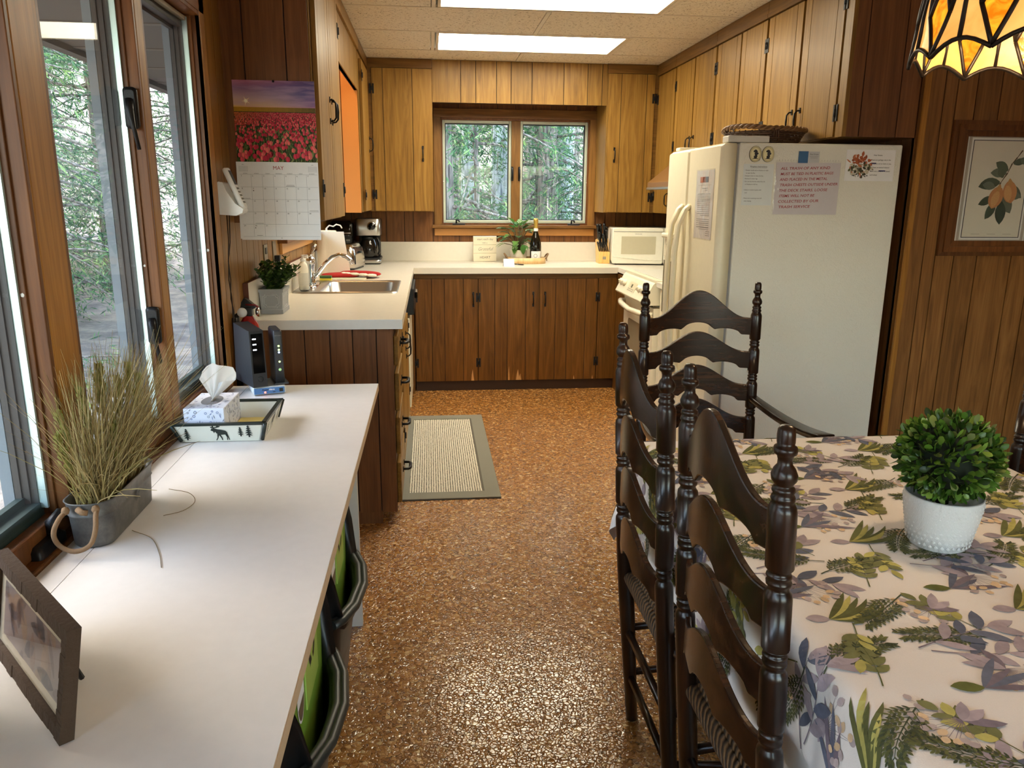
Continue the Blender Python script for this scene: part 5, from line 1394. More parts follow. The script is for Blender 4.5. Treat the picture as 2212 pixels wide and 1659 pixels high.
for z, c, nm in ((.14,(.55,1,.25,1),'g'),(.126,(.7,1,.3,1),'g'),(.117,(.4,.5,1,1),'b'),(.083,(.8,1,.3,1),'g'),(.054,(.15,.5,.15,1),'d')):
    mb = MB(); R = .0038 if nm != 'd' else .006; mb.lathe([(R,0),(R*.8,.0015),(0,.002)], n=10, M=Mm @ Matrix.Translation((.001, .0012-.0003*0, z)) @ Matrix.Rotation(PI/2, 4, 'X')); mb.build('status_light', simple('led_'+nm+str(int(z*1000)), lin(200,230,160), .4, emit=c, estr=(2.5 if nm != 'd' else .3)), t)
mb = MB(); mb.text('NETGEAR', lambda x, y: Mm @ Vector((x, .0008, .178+y)), .0052, 0); mb.build('lettering', INKGREY, t)

# ---------------------------------------------------------------- galvanised trough with wheat
t = thing('wheat_planter', 'galvanised trough with rope handles filled with dry grass and wheat', 'planter', (-.695, 1.64, DZ))
gm, nt, b = newmat('galvanised'); geo = nt.nodes.new('ShaderNodeNewGeometry'); nz = nt.nodes.new('ShaderNodeTexNoise'); nz.inputs['Scale'].default_value = 22; nz.inputs['Detail'].default_value = 6; nz.inputs['Roughness'].default_value = .7
nt.links.new(geo.outputs['Position'], nz.inputs['Vector']); r_ = ramp(nt, [(.3, lin(66,65,64)), (.55, lin(100,97,93)), (.75, lin(126,121,113))]); nt.links.new(nz.outputs['Fac'], r_.inputs['Fac']); nt.links.new(r_.outputs[0], b.inputs['Base Color'])
b.inputs['Metallic'].default_value = .2; b.inputs['Roughness'].default_value = .5
z0 = DZ+.001
gx0, gx1, gy0, gy1 = -.738, -.648, 1.505, 1.785
mb = MB(); R = .038
mb.rrect_loft([(gx0+.008,gx1-.008,gy0+.008,gy1-.008,z0,R-.006),(gx0+.005,gx1-.005,gy0+.005,gy1-.005,z0+.004,R-.004),(gx0+.001,gx1-.001,gy0+.001,gy1-.001,z0+.066,R),(gx0-.001,gx1+.001,gy0-.001,gy1+.001,z0+.068,R+.001),(gx0+.001,gx1-.001,gy0+.001,gy1-.001,z0+.070,R),(gx0-.003,gx1+.003,gy0-.003,gy1+.003,z0+.094,R+.003),(gx0-.005,gx1+.005,gy0-.005,gy1+.005,z0+.097,R+.004),(gx0-.001,gx1+.001,gy0-.001,gy1+.001,z0+.097,R+.001),(gx0+.003,gx1-.003,gy0+.003,gy1-.003,z0+.06,R-.003)], n=8, cap0=True)
mb.build('trough', gm, t)
mb = MB(); ctr = (1.66, z0+.055)
star = [(ctr[0]+.016*(1 if k % 2 == 0 else .45)*math.cos(PI/2+k*PI/5), ctr[1]+.016*(1 if k % 2 == 0 else .45)*math.sin(PI/2+k*PI/5)) for k in range(10)]
mb.poly([Vector((gx1+.0008, a, b_)) for a, b_ in star]); mb.build('star', simple('star_dark', lin(58,58,58), .6), t)
ROPE = simple('jute_rope', lin(132,102,72), .9, bump=.6, bscale=260)
mb = MB(); P = [(-.722,1.500,z0+.086),(-.728,1.478,z0+.078),(-.735,1.465,z0+.055),(-.730,1.468,z0+.028),(-.700,1.462,z0+.016),(-.672,1.466,z0+.026),(-.660,1.470,z0+.055),(-.662,1.484,z0+.08),(-.666,1.502,z0+.087)]
mb.tube(smooth(P), .0048, 8)
for p in (P[0], P[-1]): mb.lathe([(0,-.009),(.006,-.006),(.008,0),(.006,.006),(0,.009)], (p[0], p[1]-.006, p[2]+.002), 10)
P2 = [(-.70,1.496,z0+.09),(-.69,1.490,z0+.085),(-.68,1.492,z0+.083)]; mb.tube(P2, .006, 8)
mb.build('rope_handle', ROPE, t)
mb = MB(); P = [(-.672,1.79,z0+.087),(-.67,1.81,z0+.07),(-.695,1.815,z0+.05),(-.718,1.81,z0+.07),(-.716,1.79,z0+.087)]; mb.tube(smooth(P), .0048, 8); mb.build('rope_handle', ROPE, t)
DRY = leafmat('dry_grass', [(0, lin(96,80,46)), (.35, lin(146,126,78)), (.75, lin(188,168,118)), (1, lin(136,130,74))], rough=.7, trans=.1)
rr = random.Random(21)
mb = MB()
for k in range(760):
    y_ = rr.uniform(gy0+.02, gy1-.02); x = rr.uniform(gx0+.018, gx1-.018)
    f = (y_-gy0)/(gy1-gy0)
    lean = Vector((rr.gauss(.03,.075), (f-.5)*.22+rr.gauss(0,.10), 0))
    h = rr.uniform(.17,.35)*(1-.15*abs(f-.45)) 
    if x+lean.x < -.745: lean.x = abs(lean.x)*.3
    P = [Vector((x, y_, z0+.06))+Vector((lean.x*s_**1.5, lean.y*s_**1.5, h*s_)) for s_ in (0,.25,.5,.75,1)]
    for p in P: p.x = max(p.x, -.762)
    wd = rr.uniform(.0018,.0038); sd = Vector((rr.uniform(-1,1), rr.uniform(-1,1), 0)).normalized()
    vs = []
    for i, p in enumerate(P): q = sd*(wd*.5*(1-.8*i/4)); vs += [p-q, p+q]
    mb.add(vs, [(2*i, 2*i+1, 2*i+3, 2*i+2) for i in range(4)], 0, None, True)
for k in range(44):      # wide outer blades
    y_ = rr.uniform(gy0+.02, gy1-.02); x = rr.uniform(gx0+.02, gx1-.02)
    d = Vector((rr.uniform(-.02,.16), rr.uniform(-.22,.18), 0)); h = rr.uniform(.10,.2)
    P = [Vector((x,y_,z0+.06))+Vector((d.x*s_**1.8, d.y*s_**1.8, h*(s_-.25*s_*s_))) for s_ in (0,.2,.4,.6,.8,1)]
    for p in P: p.x = max(p.x, -.755)
    mb.tube(P, [.0011]*5+[.0004], 4)
g = mb.build('dry_grass', DRY, t); g['kind'] = 'stuff'
WHEAT = simple('wheat_green', lin(132,132,62), .75)
for (x, y_, lx, ly, h) in ((-.715,1.545,-.012,-.035,.175),(-.70,1.56,-.03,-.03,.215),(-.69,1.60,-.02,-.01,.245),(-.70,1.66,-.01,.02,.255),(-.69,1.70,.0,.03,.24),(-.68,1.63,.025,-.03,.17),(-.68,1.73,.02,.04,.235),(-.70,1.75,.01,.05,.255),(-.71,1.69,-.01,.03,.27)):
    mb = MB(); base = Vector((x,y_,z0+.06)); tip = base+Vector((lx,ly,h)); tip.x = max(tip.x, -.752)
    mb.tube([base, base.lerp(tip, .6)+Vector((0,0,.01)), tip], .0012, 5)
    d = (tip-base).normalized(); a = d.cross(Vector((1,0,0))).normalized(); b_ = d.cross(a)
    for q in range(9):
        for j in range(4):
            ang = PI/2*j+.4*q; o = a*math.cos(ang)+b_*math.sin(ang); p = tip-d*(.078-.009*q)+o*.0072*(1-.06*q)
            spoon(mb, p, d+o*.5, .016, .0085, 0, 0, .1)
    for q in range(7):
        o = (a*rr.uniform(-1,1)+b_*rr.uniform(-1,1))*.35; mb.tube([tip-d*rr.uniform(0,.04), tip+(d+o)*rr.uniform(.025,.05)], [.0005,.0002], 3)
    mb.build('wheat_ear', WHEAT, t)
STRAW = simple('straw', lin(120,102,70), .8)
mb = MB(); mb.tube(smooth([(-.640,1.83,DZ+.0015),(-.585,1.80,DZ+.0015),(-.555,1.745,DZ+.0015),(-.565,1.69,DZ+.0015),(-.60,1.665,DZ+.0015)]), .0007, 5); tag(mb.build('straw', STRAW, origin=(-.59,1.75,DZ)), 'curled loose straw lying on the desk beyond the trough', 'straw')
mb = MB(); mb.tube(smooth([(-.640,1.59,DZ+.0015),(-.585,1.545,DZ+.0015),(-.545,1.47,DZ+.0015),(-.522,1.41,DZ+.0015)]), .0007, 5); tag(mb.build('straw', STRAW, origin=(-.59,1.5,DZ)), 'long loose straw lying on the desk in front of the trough', 'straw')

# ---------------------------------------------------------------- rustic photo frame
t = thing('photo_frame', 'bark-edged photo frame standing on the desk at the lower left corner', 'photo frame', (-.58, 1.035, DZ))
u_ = Vector((-.65, .76, 0)).normalized(); n_ = Vector((-.76, -.65, 0)).normalized()
p0 = Vector((-.480, .918, DZ+.001)); lean = Vector((0,0,1))*.985 - n_*.17
FB = simple('bark_frame', lin(66,48,32), .85, bump=1.0, bscale=130)
def fp(a, h, d): return p0+u_*a+lean*h+n_*d
W_, H_ = .33, .155
mb = MB()
for a0, a1, b0, b1 in ((0,W_,0,.018),(0,W_,H_-.018,H_),(0,.018,.018,H_-.018),(W_-.018,W_,.018,H_-.018)):
    n_seg = 14
    long_a = (a1-a0) > (b1-b0)
    for k in range(n_seg):
        f0, f1 = k/n_seg, (k+1)/n_seg
        q = (a0+(a1-a0)*f0, a0+(a1-a0)*f1, b0, b1) if long_a else (a0, a1, b0+(b1-b0)*f0, b0+(b1-b0)*f1)
        d1 = .010+.0022*noise.noise(Vector((k*1.3, b0*50, a0*50)))
        mb.prism([(q[0],q[2]),(q[1],q[2]),(q[1],q[3]),(q[0],q[3])], fp, -.008, d1)
mb.build('frame', FB, t)
mb = MB(); mb.prism([(.01,.01),(W_-.01,.01),(W_-.01,H_-.01),(.01,H_-.01)], fp, -.006, .002)
mb.build('mat_board', simple('mat_cream', lin(216,204,178), .8), t)
mb = MB(); rr = random.Random(2)
mb.prism([(.04,.035),(W_-.04,.035),(W_-.04,H_-.035),(.04,H_-.035)], fp, .0021, .0024, 0)
Sp = lambda a, b_, l=0: fp(max(.04, min(W_-.04, a)), max(.035, min(H_-.035, b_)), .0028)
for k in range(26):
    leaf(mb, Sp, rr.uniform(.05,W_-.05), rr.uniform(.04,H_-.05), rr.uniform(0,6.2), rr.uniform(.03,.07), rr.uniform(.012,.03), [lin(128,116,112), lin(150,128,116), lin(104,100,104), lin(166,142,122)][k % 4], 0, 4, mat=1)
mb.build('picture', [simple('faded_print', lin(156,142,136), .7), VC], t)
mb = MB(); mb.prism([(.016,.016),(W_-.016,.016),(W_-.016,H_-.016),(.016,H_-.016)], fp, .004, .0046); mb.build('glass', glassmat('frame_glass', (1,1,1,1), 1.3), t)
mb = MB(); mb.prism([(.11,.0),(.15,.0),(.14,.11),(.12,.11)], fp, -.012, -.009); mb.tube([fp(.13,.1,-.01), Vector((fp(.13,0,-.06).x, fp(.13,0,-.06).y, DZ+.004))], .004, 6); mb.build('easel_back', BLACKP, t)

# ---------------------------------------------------------------- wall phone, cords, extinguisher, outlets
t = thing('wall_phone', 'white cordless phone in its cradle on the panelled wall beside the calendar', 'phone', (-.764, 3.0, 1.42))
mb = MB()
yb = 2.985
prof = [(-.764,1.372),(-.700,1.368),(-.676,1.378),(-.672,1.392),(-.70,1.412),(-.728,1.455),(-.738,1.485),(-.752,1.488),(-.764,1.480)]
mb.prism([(a, b_) for a, b_ in prof], lambda a, b_, d: Vector((a, d, b_)), yb-.035, yb+.045); mb.build('cradle', WHITE, t, bevel=.008)
mb = MB(); d_ = Vector((-.685+.742, 0, 1.388-1.53)).normalized(); nn = Vector((-d_.z, 0, d_.x)); 
if nn.x < 0: nn = -nn
c0_ = Vector((-.742, yb+.005, 1.532))
Mh = Matrix(((d_.x,0,nn.x,c0_.x),(d_.y,1,nn.y,c0_.y),(d_.z,0,nn.z,c0_.z),(0,0,0,1)))
mb.rrect_loft([(0,.155,-.022,.022,0,.012),(-.002,.157,-.024,.024,.008,.013),(.002,.153,-.021,.021,.018,.012)], M=Mh, cap0=True); hs = mb.build('handset', WHITE, t)
mb = MB(); mb.box(.012,.065,-.017,.017,.0181,.0195, 0, M=Mh)
for i in range(5):
    for j in range(3): mb.box(.076+.013*i,.083+.013*i,-.015+.011*j,-.007+.011*j,.0181,.0195, 1, M=Mh)
mb.build('keypad', [BLACKP, simple('keys', lin(120,116,104), .5)], hs)
mb = MB()
mb.tube([(-.74,2.985,1.37),(-.742,2.99,1.28),(-.75,2.998,1.2),(-.752,2.99,1.13),(-.748,2.998,1.06),(-.75,3.002,1.0),(-.75,3.0,.93),(-.75,2.99,.80)], .0022, 5)
mb.tube([(-.735,3.0,1.37),(-.742,3.01,1.27),(-.751,3.0,1.2),(-.75,3.008,1.13),(-.752,2.998,1.06),(-.748,3.01,1.01),(-.751,3.0,.93),(-.752,3.004,.80)], .0022, 5)
mb.build('cord', simple('cord_brown', lin(44,26,16), .5), t)
t = thing('fire_extinguisher', 'red fire extinguisher with a black head hung on the wall behind the router', 'fire extinguisher', (-.705, 3.06, .60))
ex, ey = -.708, 3.065
mb = MB(); mb.lathe([(0,.56),(.03,.562),(.038,.575),(.039,.59),(.039,.93),(.035,.955),(.024,.972),(.016,.985),(.016,.995)], (ex,ey,0), 24); mb.build('cylinder', simple('extinguisher_red', lin(158,22,24), .22, coat=.5), t)
mb = MB(); mb.lathe([(.0395,.66),(.0395,.775)], (ex,ey,0), 24, closed=False); mb.lathe([(.0395,.80),(.0395,.87)], (ex,ey,0), 24, closed=False)
mb.build('label', simple('ext_label', lin(206,210,216), .5, bump=.1, bscale=90), t)
mb = MB(); mb.box(ex-.015, ex+.018, ey-.018, ey+.018, .985, 1.02); mb.prism([(ex-.03,1.0),(ex+.03,1.015),(ex+.032,1.022),(ex+.0,1.05),(ex-.01,1.055),(ex-.02,1.04)], lambda a, b_, d: Vector((a, d, b_)), ey-.014, ey+.014)
mb.tube([(ex-.02,ey,1.0),(ex-.045,ey,.985),(ex-.05,ey,.94)], .01, 8); mb.build('head', BLACKP, t, bevel=.003)
mb = MB(); mb.tube([(ex-.005,ey-.012,1.03),(ex+.03,ey-.012,1.028),(ex+.042,ey-.012,1.02)], .004, 6); mb.build('lever', simple('lever_red', lin(120,24,26), .3), t)
mb = MB(); mb.lathe([(.017,0),(.019,.004),(.018,.010),(0,.010)], n=18, M=Matrix.Translation((ex-.018,ey-.016,1.0)) @ Matrix.Rotation(PI/2, 4, 'X')); mb.build('gauge', WHITE, t)
mb = MB(); mb.lathe([(.013,0),(.018,.006),(.020,.012),(.006,.014),(0,.014)], n=18, M=Matrix.Translation((ex+.03,ey,1.0)) @ Matrix.Rotation(PI/2, 4, 'Y')); mb.build('nozzle', CHROME, t)
mb = MB(); mb.box(-.764, -.748, ey-.03, ey+.03, .62, .98); mb.box(-.764,-.745, ey-.03, ey+.03, .60, .64); mb.tube([(ex+.041*math.cos(a), ey+.041*math.sin(a), .788) for a in [k*PI/10 for k in range(21)]], .0035, 6); mb.build('bracket', BLACKP, t)
BRASS = simple('antique_brass', lin(128,116,98), .35, .6)
t = thing('outlet', 'metal wall outlet plate above the herb planter, left of two', 'outlet', (-.764, 3.725, 1.16))
mb = MB(); mb.box(-.765, -.760, 3.69, 3.765, 1.105, 1.22); mb.build('plate', BRASS, t, bevel=.002)
mb = MB(); mb.box(-.760, -.757, 3.71, 3.745, 1.175, 1.205); mb.box(-.760, -.757, 3.71, 3.745, 1.12, 1.15); mb.build('socket', BLACKP, t, bevel=.002)
t = thing('outlet', 'metal wall switch plate with a white plug, right of two above the herb planter', 'outlet', (-.764, 3.935, 1.165))
mb = MB(); mb.box(-.765, -.760, 3.90, 3.975, 1.11, 1.225); mb.build('plate', BRASS, t, bevel=.002)
mb = MB(); mb.box(-.760, -.735, 3.92, 3.955, 1.125, 1.155); mb.build('plug', BLACKP, t, bevel=.003)
mb = MB(); mb.box(-.760, -.74, 3.925, 3.95, 1.10, 1.125); mb.build('adapter', WHITE, t, bevel=.003)

# ---------------------------------------------------------------- calendar
t = thing('calendar', 'May wall calendar with a tulip field picture, hung on the dark cupboard end', 'calendar', (-.58, 3.188, 1.57))
cx0, cx1, cz0, cz1, cz2 = -.735, -.430, 1.270, 1.567, 1.865
F = ('Y', 3.190)
def tulip_mat():
    m, nt, b = newmat('tulip_sky'); L = nt.links.new
    geo = nt.nodes.new('ShaderNodeNewGeometry'); sp = nt.nodes.new('ShaderNodeSeparateXYZ'); L(geo.outputs['Position'], sp.inputs[0])
    mr_ = nt.nodes.new('ShaderNodeMapRange'); mr_.inputs['From Min'].default_value = 1.76; mr_.inputs['From Max'].default_value = 1.865; L(sp.outputs['Z'], mr_.inputs['Value'])
    mx_ = nt.nodes.new('ShaderNodeMapRange'); mx_.inputs['From Min'].default_value = cx0; mx_.inputs['From Max'].default_value = cx1; L(sp.outputs['X'], mx_.inputs['Value'])
    nz = nt.nodes.new('ShaderNodeTexNoise'); nz.inputs['Scale'].default_value = 1; nz.inputs['Detail'].default_value = 5
    mp = nt.nodes.new('ShaderNodeMapping'); mp.inputs['Scale'].default_value = (9, 1, 55); L(geo.outputs['Position'], mp.inputs['Vector']); L(mp.outputs[0], nz.inputs['Vector'])
    left = ramp(nt, [(0, lin(226,170,40)), (.12, lin(236,196,110)), (.4, lin(206,172,170)), (.75, lin(150,110,150)), (1, lin(196,110,130))]); L(mr_.outputs[0], left.inputs['Fac'])
    right = ramp(nt, [(0, lin(206,120,110)), (.14, lin(128,92,150)), (.5, lin(64,64,128)), (1, lin(50,44,104))]); L(mr_.outputs[0], right.inputs['Fac'])
    a1 = nt.nodes.new('ShaderNodeMix'); a1.data_type = 'RGBA'; L(mx_.outputs[0], a1.inputs[0]); L(left.outputs[0], a1.inputs[6]); L(right.outputs[0], a1.inputs[7])
    rr_ = ramp(nt, [(.42, (0,0,0,1)), (.75, (1,1,1,1))]); L(nz.outputs['Fac'], rr_.inputs['Fac'])
    sc_ = nt.nodes.new('ShaderNodeMath'); sc_.operation = 'MULTIPLY'; sc_.inputs[1].default_value = .65; L(rr_.outputs[0], sc_.inputs[0])
    a2 = nt.nodes.new('ShaderNodeMix'); a2.data_type = 'RGBA'; L(sc_.outputs[0], a2.inputs[0]); L(a1.outputs[2], a2.inputs[6]); a2.inputs[7].default_value = lin(196,160,186)
    L(a2.outputs[2], b.inputs['Base Color']); b.inputs['Roughness'].default_value = .4
    return m
mb = MB()
fbox(mb, F, cx0, cx1, cz1, cz2, 0, .002, 0)
rq = random.Random(8)
Sc = lambda u, v, l=0: FP(F, max(cx0, min(cx1, u)), max(cz1, min(cz2, v)), .0022+l)
def quad(a0, a1, b0, b1, c, l): mb.add([Sc(a0,b0,l),Sc(a1,b0,l),Sc(a1,b1,l),Sc(a0,b1,l)], [(0,1,2,3)], 1, c)
nseg = 12
for k in range(nseg):
    f = k/nseg; g = (k+.5)/nseg
    quad(cx0+.305*f, cx0+.305*(k+1)/nseg, 1.742, 1.768, (lin(190,140,30)[0]*(1-g)+lin(96,84,40)[0]*g, lin(190,140,30)[1]*(1-g)+lin(96,84,40)[1]*g, lin(190,140,30)[2]*(1-g)+lin(96,84,40)[2]*g, 1), .0001)
quad(cx0, cx1, cz1, 1.752, lin(52,58,30), .0002)
L_ = .0003
for row in range(30):                      # rows of tulips get larger towards the bottom
    f = row/29; z = 1.748-.170*f**1.7; size = .0022+.0115*f**1.6; n = int(.305/(size*1.25))
    for k in range(n):
        x = cx0+.305*(k+rq.random())/n; zz = z+rq.uniform(-.3,.3)*size*1.5; l = L_+row*.000025
        warm = max(0, 1-(x-cx0)/.12)*max(0, 1-f*1.5)
        pink = [lin(186,44,66), lin(204,74,84), lin(168,34,56), lin(212,104,96)][rq.randrange(4)]
        c = tuple(pink[i]*(1-warm*.6)+lin(222,140,40)[i]*warm*.6 for i in range(3))+(1,)
        if f > .45:
            for q in range(2): leaf(mb, lambda u, v, s_: Sc(u, v, l), x+rq.uniform(-1,1)*size, zz-size*2.4, PI/2+rq.uniform(-.5,.5), size*2.2, size*.42, [lin(74,92,44), lin(104,120,62), lin(44,62,32), lin(130,136,80)][rq.randrange(4)], rq.uniform(-.4,.4), 4, mat=1, lift=0)
        if f > .45 and rq.random() < .42: continue
        leaf(mb, lambda u, v, s_: Sc(u, v, l+.00001), x, zz-size*.8, PI/2+rq.uniform(-.2,.2), size*1.6, size*1.25, c, 0, 5, mat=1, pw=.5, lift=0)
        if f > .3: leaf(mb, lambda u, v, s_: Sc(u, v, l+.00002), x-size*.15, zz-size*.7, PI/2+.1, size*1.3, size*.5, tuple(min(1, q*1.35) for q in c[:3])+(1,), 0, 4, mat=1, pw=.6, lift=0)
for k in range(10):
    a = k*PI/5+.1; leaf(mb, lambda u, v, s_: Sc(u, v, .0004), cx0+.047, 1.790, a, .018 if k % 2 else .010, .0022, lin(255,240,190), 0, 2, mat=1, lift=0)
mb.poly([Sc(cx0+.047+.0065*math.cos(2*PI*k/14), 1.790+.0065*math.sin(2*PI*k/14), .0005) for k in range(14)], 1, lin(255,248,220))
mb.build('picture_page', [tulip_mat(), VC], t)
mb = MB(); lean = lambda a, z, d: Vector((a, 3.188-.012*((cz1-z)/.3)**2-d, z))
g0 = lambda a0, a1, b0, b1, m_, l: mb.add([lean(a0,b0,l),lean(a1,b0,l),lean(a1,b1,l),lean(a0,b1,l)], [(0,1,2,3)], m_)
for l, dx, dz in ((.001,-.006,.004),(.003,0,0)):
    for k in range(8):
        za, zb_ = cz0+dz+(cz1-cz0-dz)*k/8, cz0+dz+(cz1-cz0-dz)*(k+1)/8
        mb.add([lean(cx0+dx,za,l),lean(cx1+dx*.3,za,l),lean(cx1+dx*.3,zb_,l),lean(cx0+dx,zb_,l),lean(cx0+dx,za,l-.0008),lean(cx1+dx*.3,za,l-.0008),lean(cx1+dx*.3,zb_,l-.0008),lean(cx0+dx,zb_,l-.0008)], [(0,1,2,3),(7,6,5,4),(0,4,5,1),(1,5,6,2),(2,6,7,3),(3,7,4,0)], 0)
ytop, ybot = 1.520, 1.283
xs = [cx0+.006+(.305-.010)/7*k for k in range(8)]; zs = [ytop-(ytop-ybot)/5*k for k in range(6)]
for z in zs: g0(cx0+.006, cx1-.004, z-.0004, z+.0004, 2, .0034)
for i, x in enumerate(xs[1:-1]):
    for k in range(4): g0(x-.0004, x+.0004, zs[k+1], zs[k], 2, .0034)
for x in xs[1:4]: g0(x-.0004, x+.0004, zs[5], zs[4], 2, .0034)
T = lambda s_, x, z, size, m_, al='CENTER', w_=0: mb.text(s_, lambda a, b_: lean(x+a, z+b_, .0036), size, m_, align=al, weight=w_)
T('MAY', -.582, 1.544, .020, 3)
for k, nm in enumerate(('SUNDAY','MONDAY','TUESDAY','WEDNESDAY','THURSDAY','FRIDAY','SATURDAY')): T(nm, (xs[k]+xs[k+1])/2, 1.5235, .0042, 1)
for d in range(1, 32): c, r_ = (d-1) % 7, (d-1)//7; T(str(d), xs[c]+.004, zs[r_]-.006, .0075, 1, 'LEFT')
for nm, x in (('APRIL', -.715), ('JUNE', -.452)):
    T(nm, x, 1.5565, .0036, 1)
    for i in range(6):
        for j in range(7): g0(x-.016+.005*j, x-.0135+.005*j, 1.549-.0036*i, 1.5505-.0036*i, 2, .0035)
g0(xs[4]+.006, xs[5]-.006, zs[1]+.0065, zs[1]+.0075, 1, .0035); g0(xs[4]+.004, xs[5]-.004, zs[1]+.003, zs[1]+.004, 1, .0035); g0(xs[6]+.006, xs[7]-.002, zs[3]+.004, zs[3]+.005, 1, .0035); g0(xs[1]+.006, xs[2]-.004, zs[4]+.003, zs[4]+.004, 1, .0035); g0(xs[0]+.008, xs[1]-.008, zs[2]+.003, zs[2]+.004, 1, .0035); g0(xs[1]+.01, xs[2]-.01, zs[5]+.004, zs[5]+.005, 1, .0035)
for c, z in ((1,zs[1]-.014),(1,zs[4]-.014)): mb.poly([lean(xs[c]+.006+.002*math.cos(2*PI*k/10), z+.002*math.sin(2*PI*k/10), .0036) for k in range(10)], 1)
mb.poly([lean(-.582+.0015*math.cos(2*PI*k/10), 1.277+.0015*math.sin(2*PI*k/10), .0036) for k in range(10)], 1)
mb.build('month_page', [PAPER, INK, simple('cal_grid', lin(166,168,172), .8), INKRED], t)
mb = MB(); mb.lathe([(.003,0),(.0045,.002),(.003,.005),(0,.006)], n=10, M=Matrix.Translation((-.582,3.188,1.862)) @ Matrix.Rotation(PI/2, 4, 'X')); mb.build('pin', IRON, t)
WZ = .9375
# ---------------------------------------------------------------- herb planter on the worktop end
t = thing('herb_planter', 'grey square planter with a leafy green herb on the near end of the worktop', 'planter', (-.69, 3.5, WZ))
PGREY = simple('planter_grey', lin(150,152,156), .6, bump=.15, bscale=150); PLINE = simple('planter_line', lin(200,202,206), .6)
px0, px1, py0, py1, pz1 = -.742, -.642, 3.43, 3.59, WZ+.108
mb = MB(); mb.add([(px0+.006,py0+.006,WZ),(px1-.006,py0+.006,WZ),(px1-.006,py1-.006,WZ),(px0+.006,py1-.006,WZ),(px0,py0,pz1),(px1,py0,pz1),(px1,py1,pz1),(px0,py1,pz1)], [(0,3,2,1),(0,1,5,4),(1,2,6,5),(2,3,7,6),(3,0,4,7)])
mb.box(px0-.003, px1+.003, py0-.003, py0+.008, pz1-.014, pz1); mb.box(px0-.003, px1+.003, py1-.008, py1+.003, pz1-.014, pz1); mb.box(px0-.003, px0+.008, py0, py1, pz1-.014, pz1); mb.box(px1-.008, px1+.003, py0, py1, pz1-.014, pz1)
mb.box(px0+.002, px1-.002, py0+.002, py1-.002, WZ, WZ+.018); mb.box(px0+.006, px1-.006, py0+.006, py1-.006, pz1-.03, pz1-.02)
mb.build('box', PGREY, t)
mb = MB()
def lineloop(S, pts, w_):
    for p, q in zip(pts, pts[1:]+pts[:1]): mb.tube([S(*p), S(*q)], w_, 5)
for S, c0_, hw in ((lambda a, b_: Vector((a, py0+.006-.006*(b_-WZ)/.108-.0004, b_)), (px0+px1)/2, .036), (lambda a, b_: Vector((px1-.006+.006*(b_-WZ)/.108+.0004, a, b_)), (py0+py1)/2, .060)):
    for k in (0, .006):
        hh = .030-k; w_ = hw-k; c = .010; z = WZ+.056
        lineloop(S, [(c0_-w_+c,z-hh),(c0_+w_-c,z-hh),(c0_+w_-c,z-hh+c*.7),(c0_+w_,z-hh+c),(c0_+w_,z+hh-c),(c0_+w_-c,z+hh-c*.7),(c0_+w_-c,z+hh),(c0_-w_+c,z+hh),(c0_-w_+c,z+hh-c*.7),(c0_-w_,z+hh-c),(c0_-w_,z-hh+c),(c0_-w_+c,z-hh+c*.7)], .0008)
    mb.tube([S(c0_-hw-.01, WZ+.0185), S(c0_+hw+.01, WZ+.0185)], .001, 5)
mb.build('moulding', PLINE, t)
HERB = leafmat('herb_leaf', [(0, lin(28,44,18)), (.5, lin(54,82,32)), (.85, lin(84,112,46)), (1, lin(110,132,66))], rough=.45, trans=.15)
rr = random.Random(6); mb = MB(); st = MB()
for k in range(44):
    a = rr.uniform(0, 2*PI); x = (px0+px1)/2+.03*math.cos(a)*rr.random(); y_ = (py0+py1)/2+.05*math.sin(a)*rr.random()
    d = Vector((math.cos(a)*rr.uniform(.1,1.1)+.15, math.sin(a)*rr.uniform(.1,1.0), 1)); 
    L_ = rr.uniform(.07,.165)
    if d.z*L_ > .1: pass
    base = Vector((x, y_, pz1-.02)); tip = base+d.normalized()*L_
    tip.x = max(tip.x, -.742)
    st.tube([base, base.lerp(tip, .5)+Vector((0,0,.008)), tip], .0014, 5)
    n_ = int(L_/.011)
    for i in range(1, n_+1):
        p = base.lerp(tip, i/n_)+Vector((0,0,.008*math.sin(PI*i/n_)))
        for s_ in (0, PI):
            b_ = i*1.57+s_; dd = Vector((math.cos(b_), math.sin(b_), rr.uniform(.1,.7)))
            if p.x+dd.x*.02 < -.74: dd.x = abs(dd.x)
            spoon(mb, p, dd, rr.uniform(.016,.026), rr.uniform(.014,.021), rr.uniform(-.5,.5), 0, .2)
mb.build('leaves', HERB, t); st.build('stems', simple('herb_stem', lin(60,70,34), .7), t)

# ---------------------------------------------------------------- soap, sponge, towel roll, mitts
SOAP = simple('soap_clear', lin(238,232,216), .25)
def soap(x, y, label, h, col):
    t = thing('soap_bottle', label, 'soap bottle', (x, y, .9435))
    z = .9435; mb = MB(); mb.lathe([(0,0),(.024,.001),(.027,.006),(.027,h*.62),(.022,h*.74),(.013,h*.80),(.012,h*.84)], (x,y,z), 20); mb.build('bottle', SOAP, t)
    mb = MB(); mb.lathe([(.014,h*.82),(.014,h*.88),(.006,h*.89),(.006,h*.97),(.010,h*.975),(.010,h),(0,h)], (x,y,z), 14); mb.tube([(x,y,z+h*.985),(x+.022,y-.01,z+h*.985),(x+.030,y-.013,z+h*.965)], .0045, 8); mb.build('pump', WHITE, t)
    mb = MB(); mb.lathe([(.0275,h*.15),(.0275,h*.5)], (x,y,z), 20, closed=False); mb.build('label', col, t)
soap(-.680, 4.26, 'white pump soap bottle beside the faucet, nearer the planter', .19, simple('soap_label', lin(206,202,190), .5, bump=.3, bscale=60))
soap(-.690, 4.33, 'pump soap bottle with a blue label just behind the faucet base', .175, simple('soap_label_blue', lin(120,178,196), .5))
t = thing('sponge', 'green and yellow scrubbing sponge on the back rim of the sink', 'sponge', (-.63, 4.80, .942))
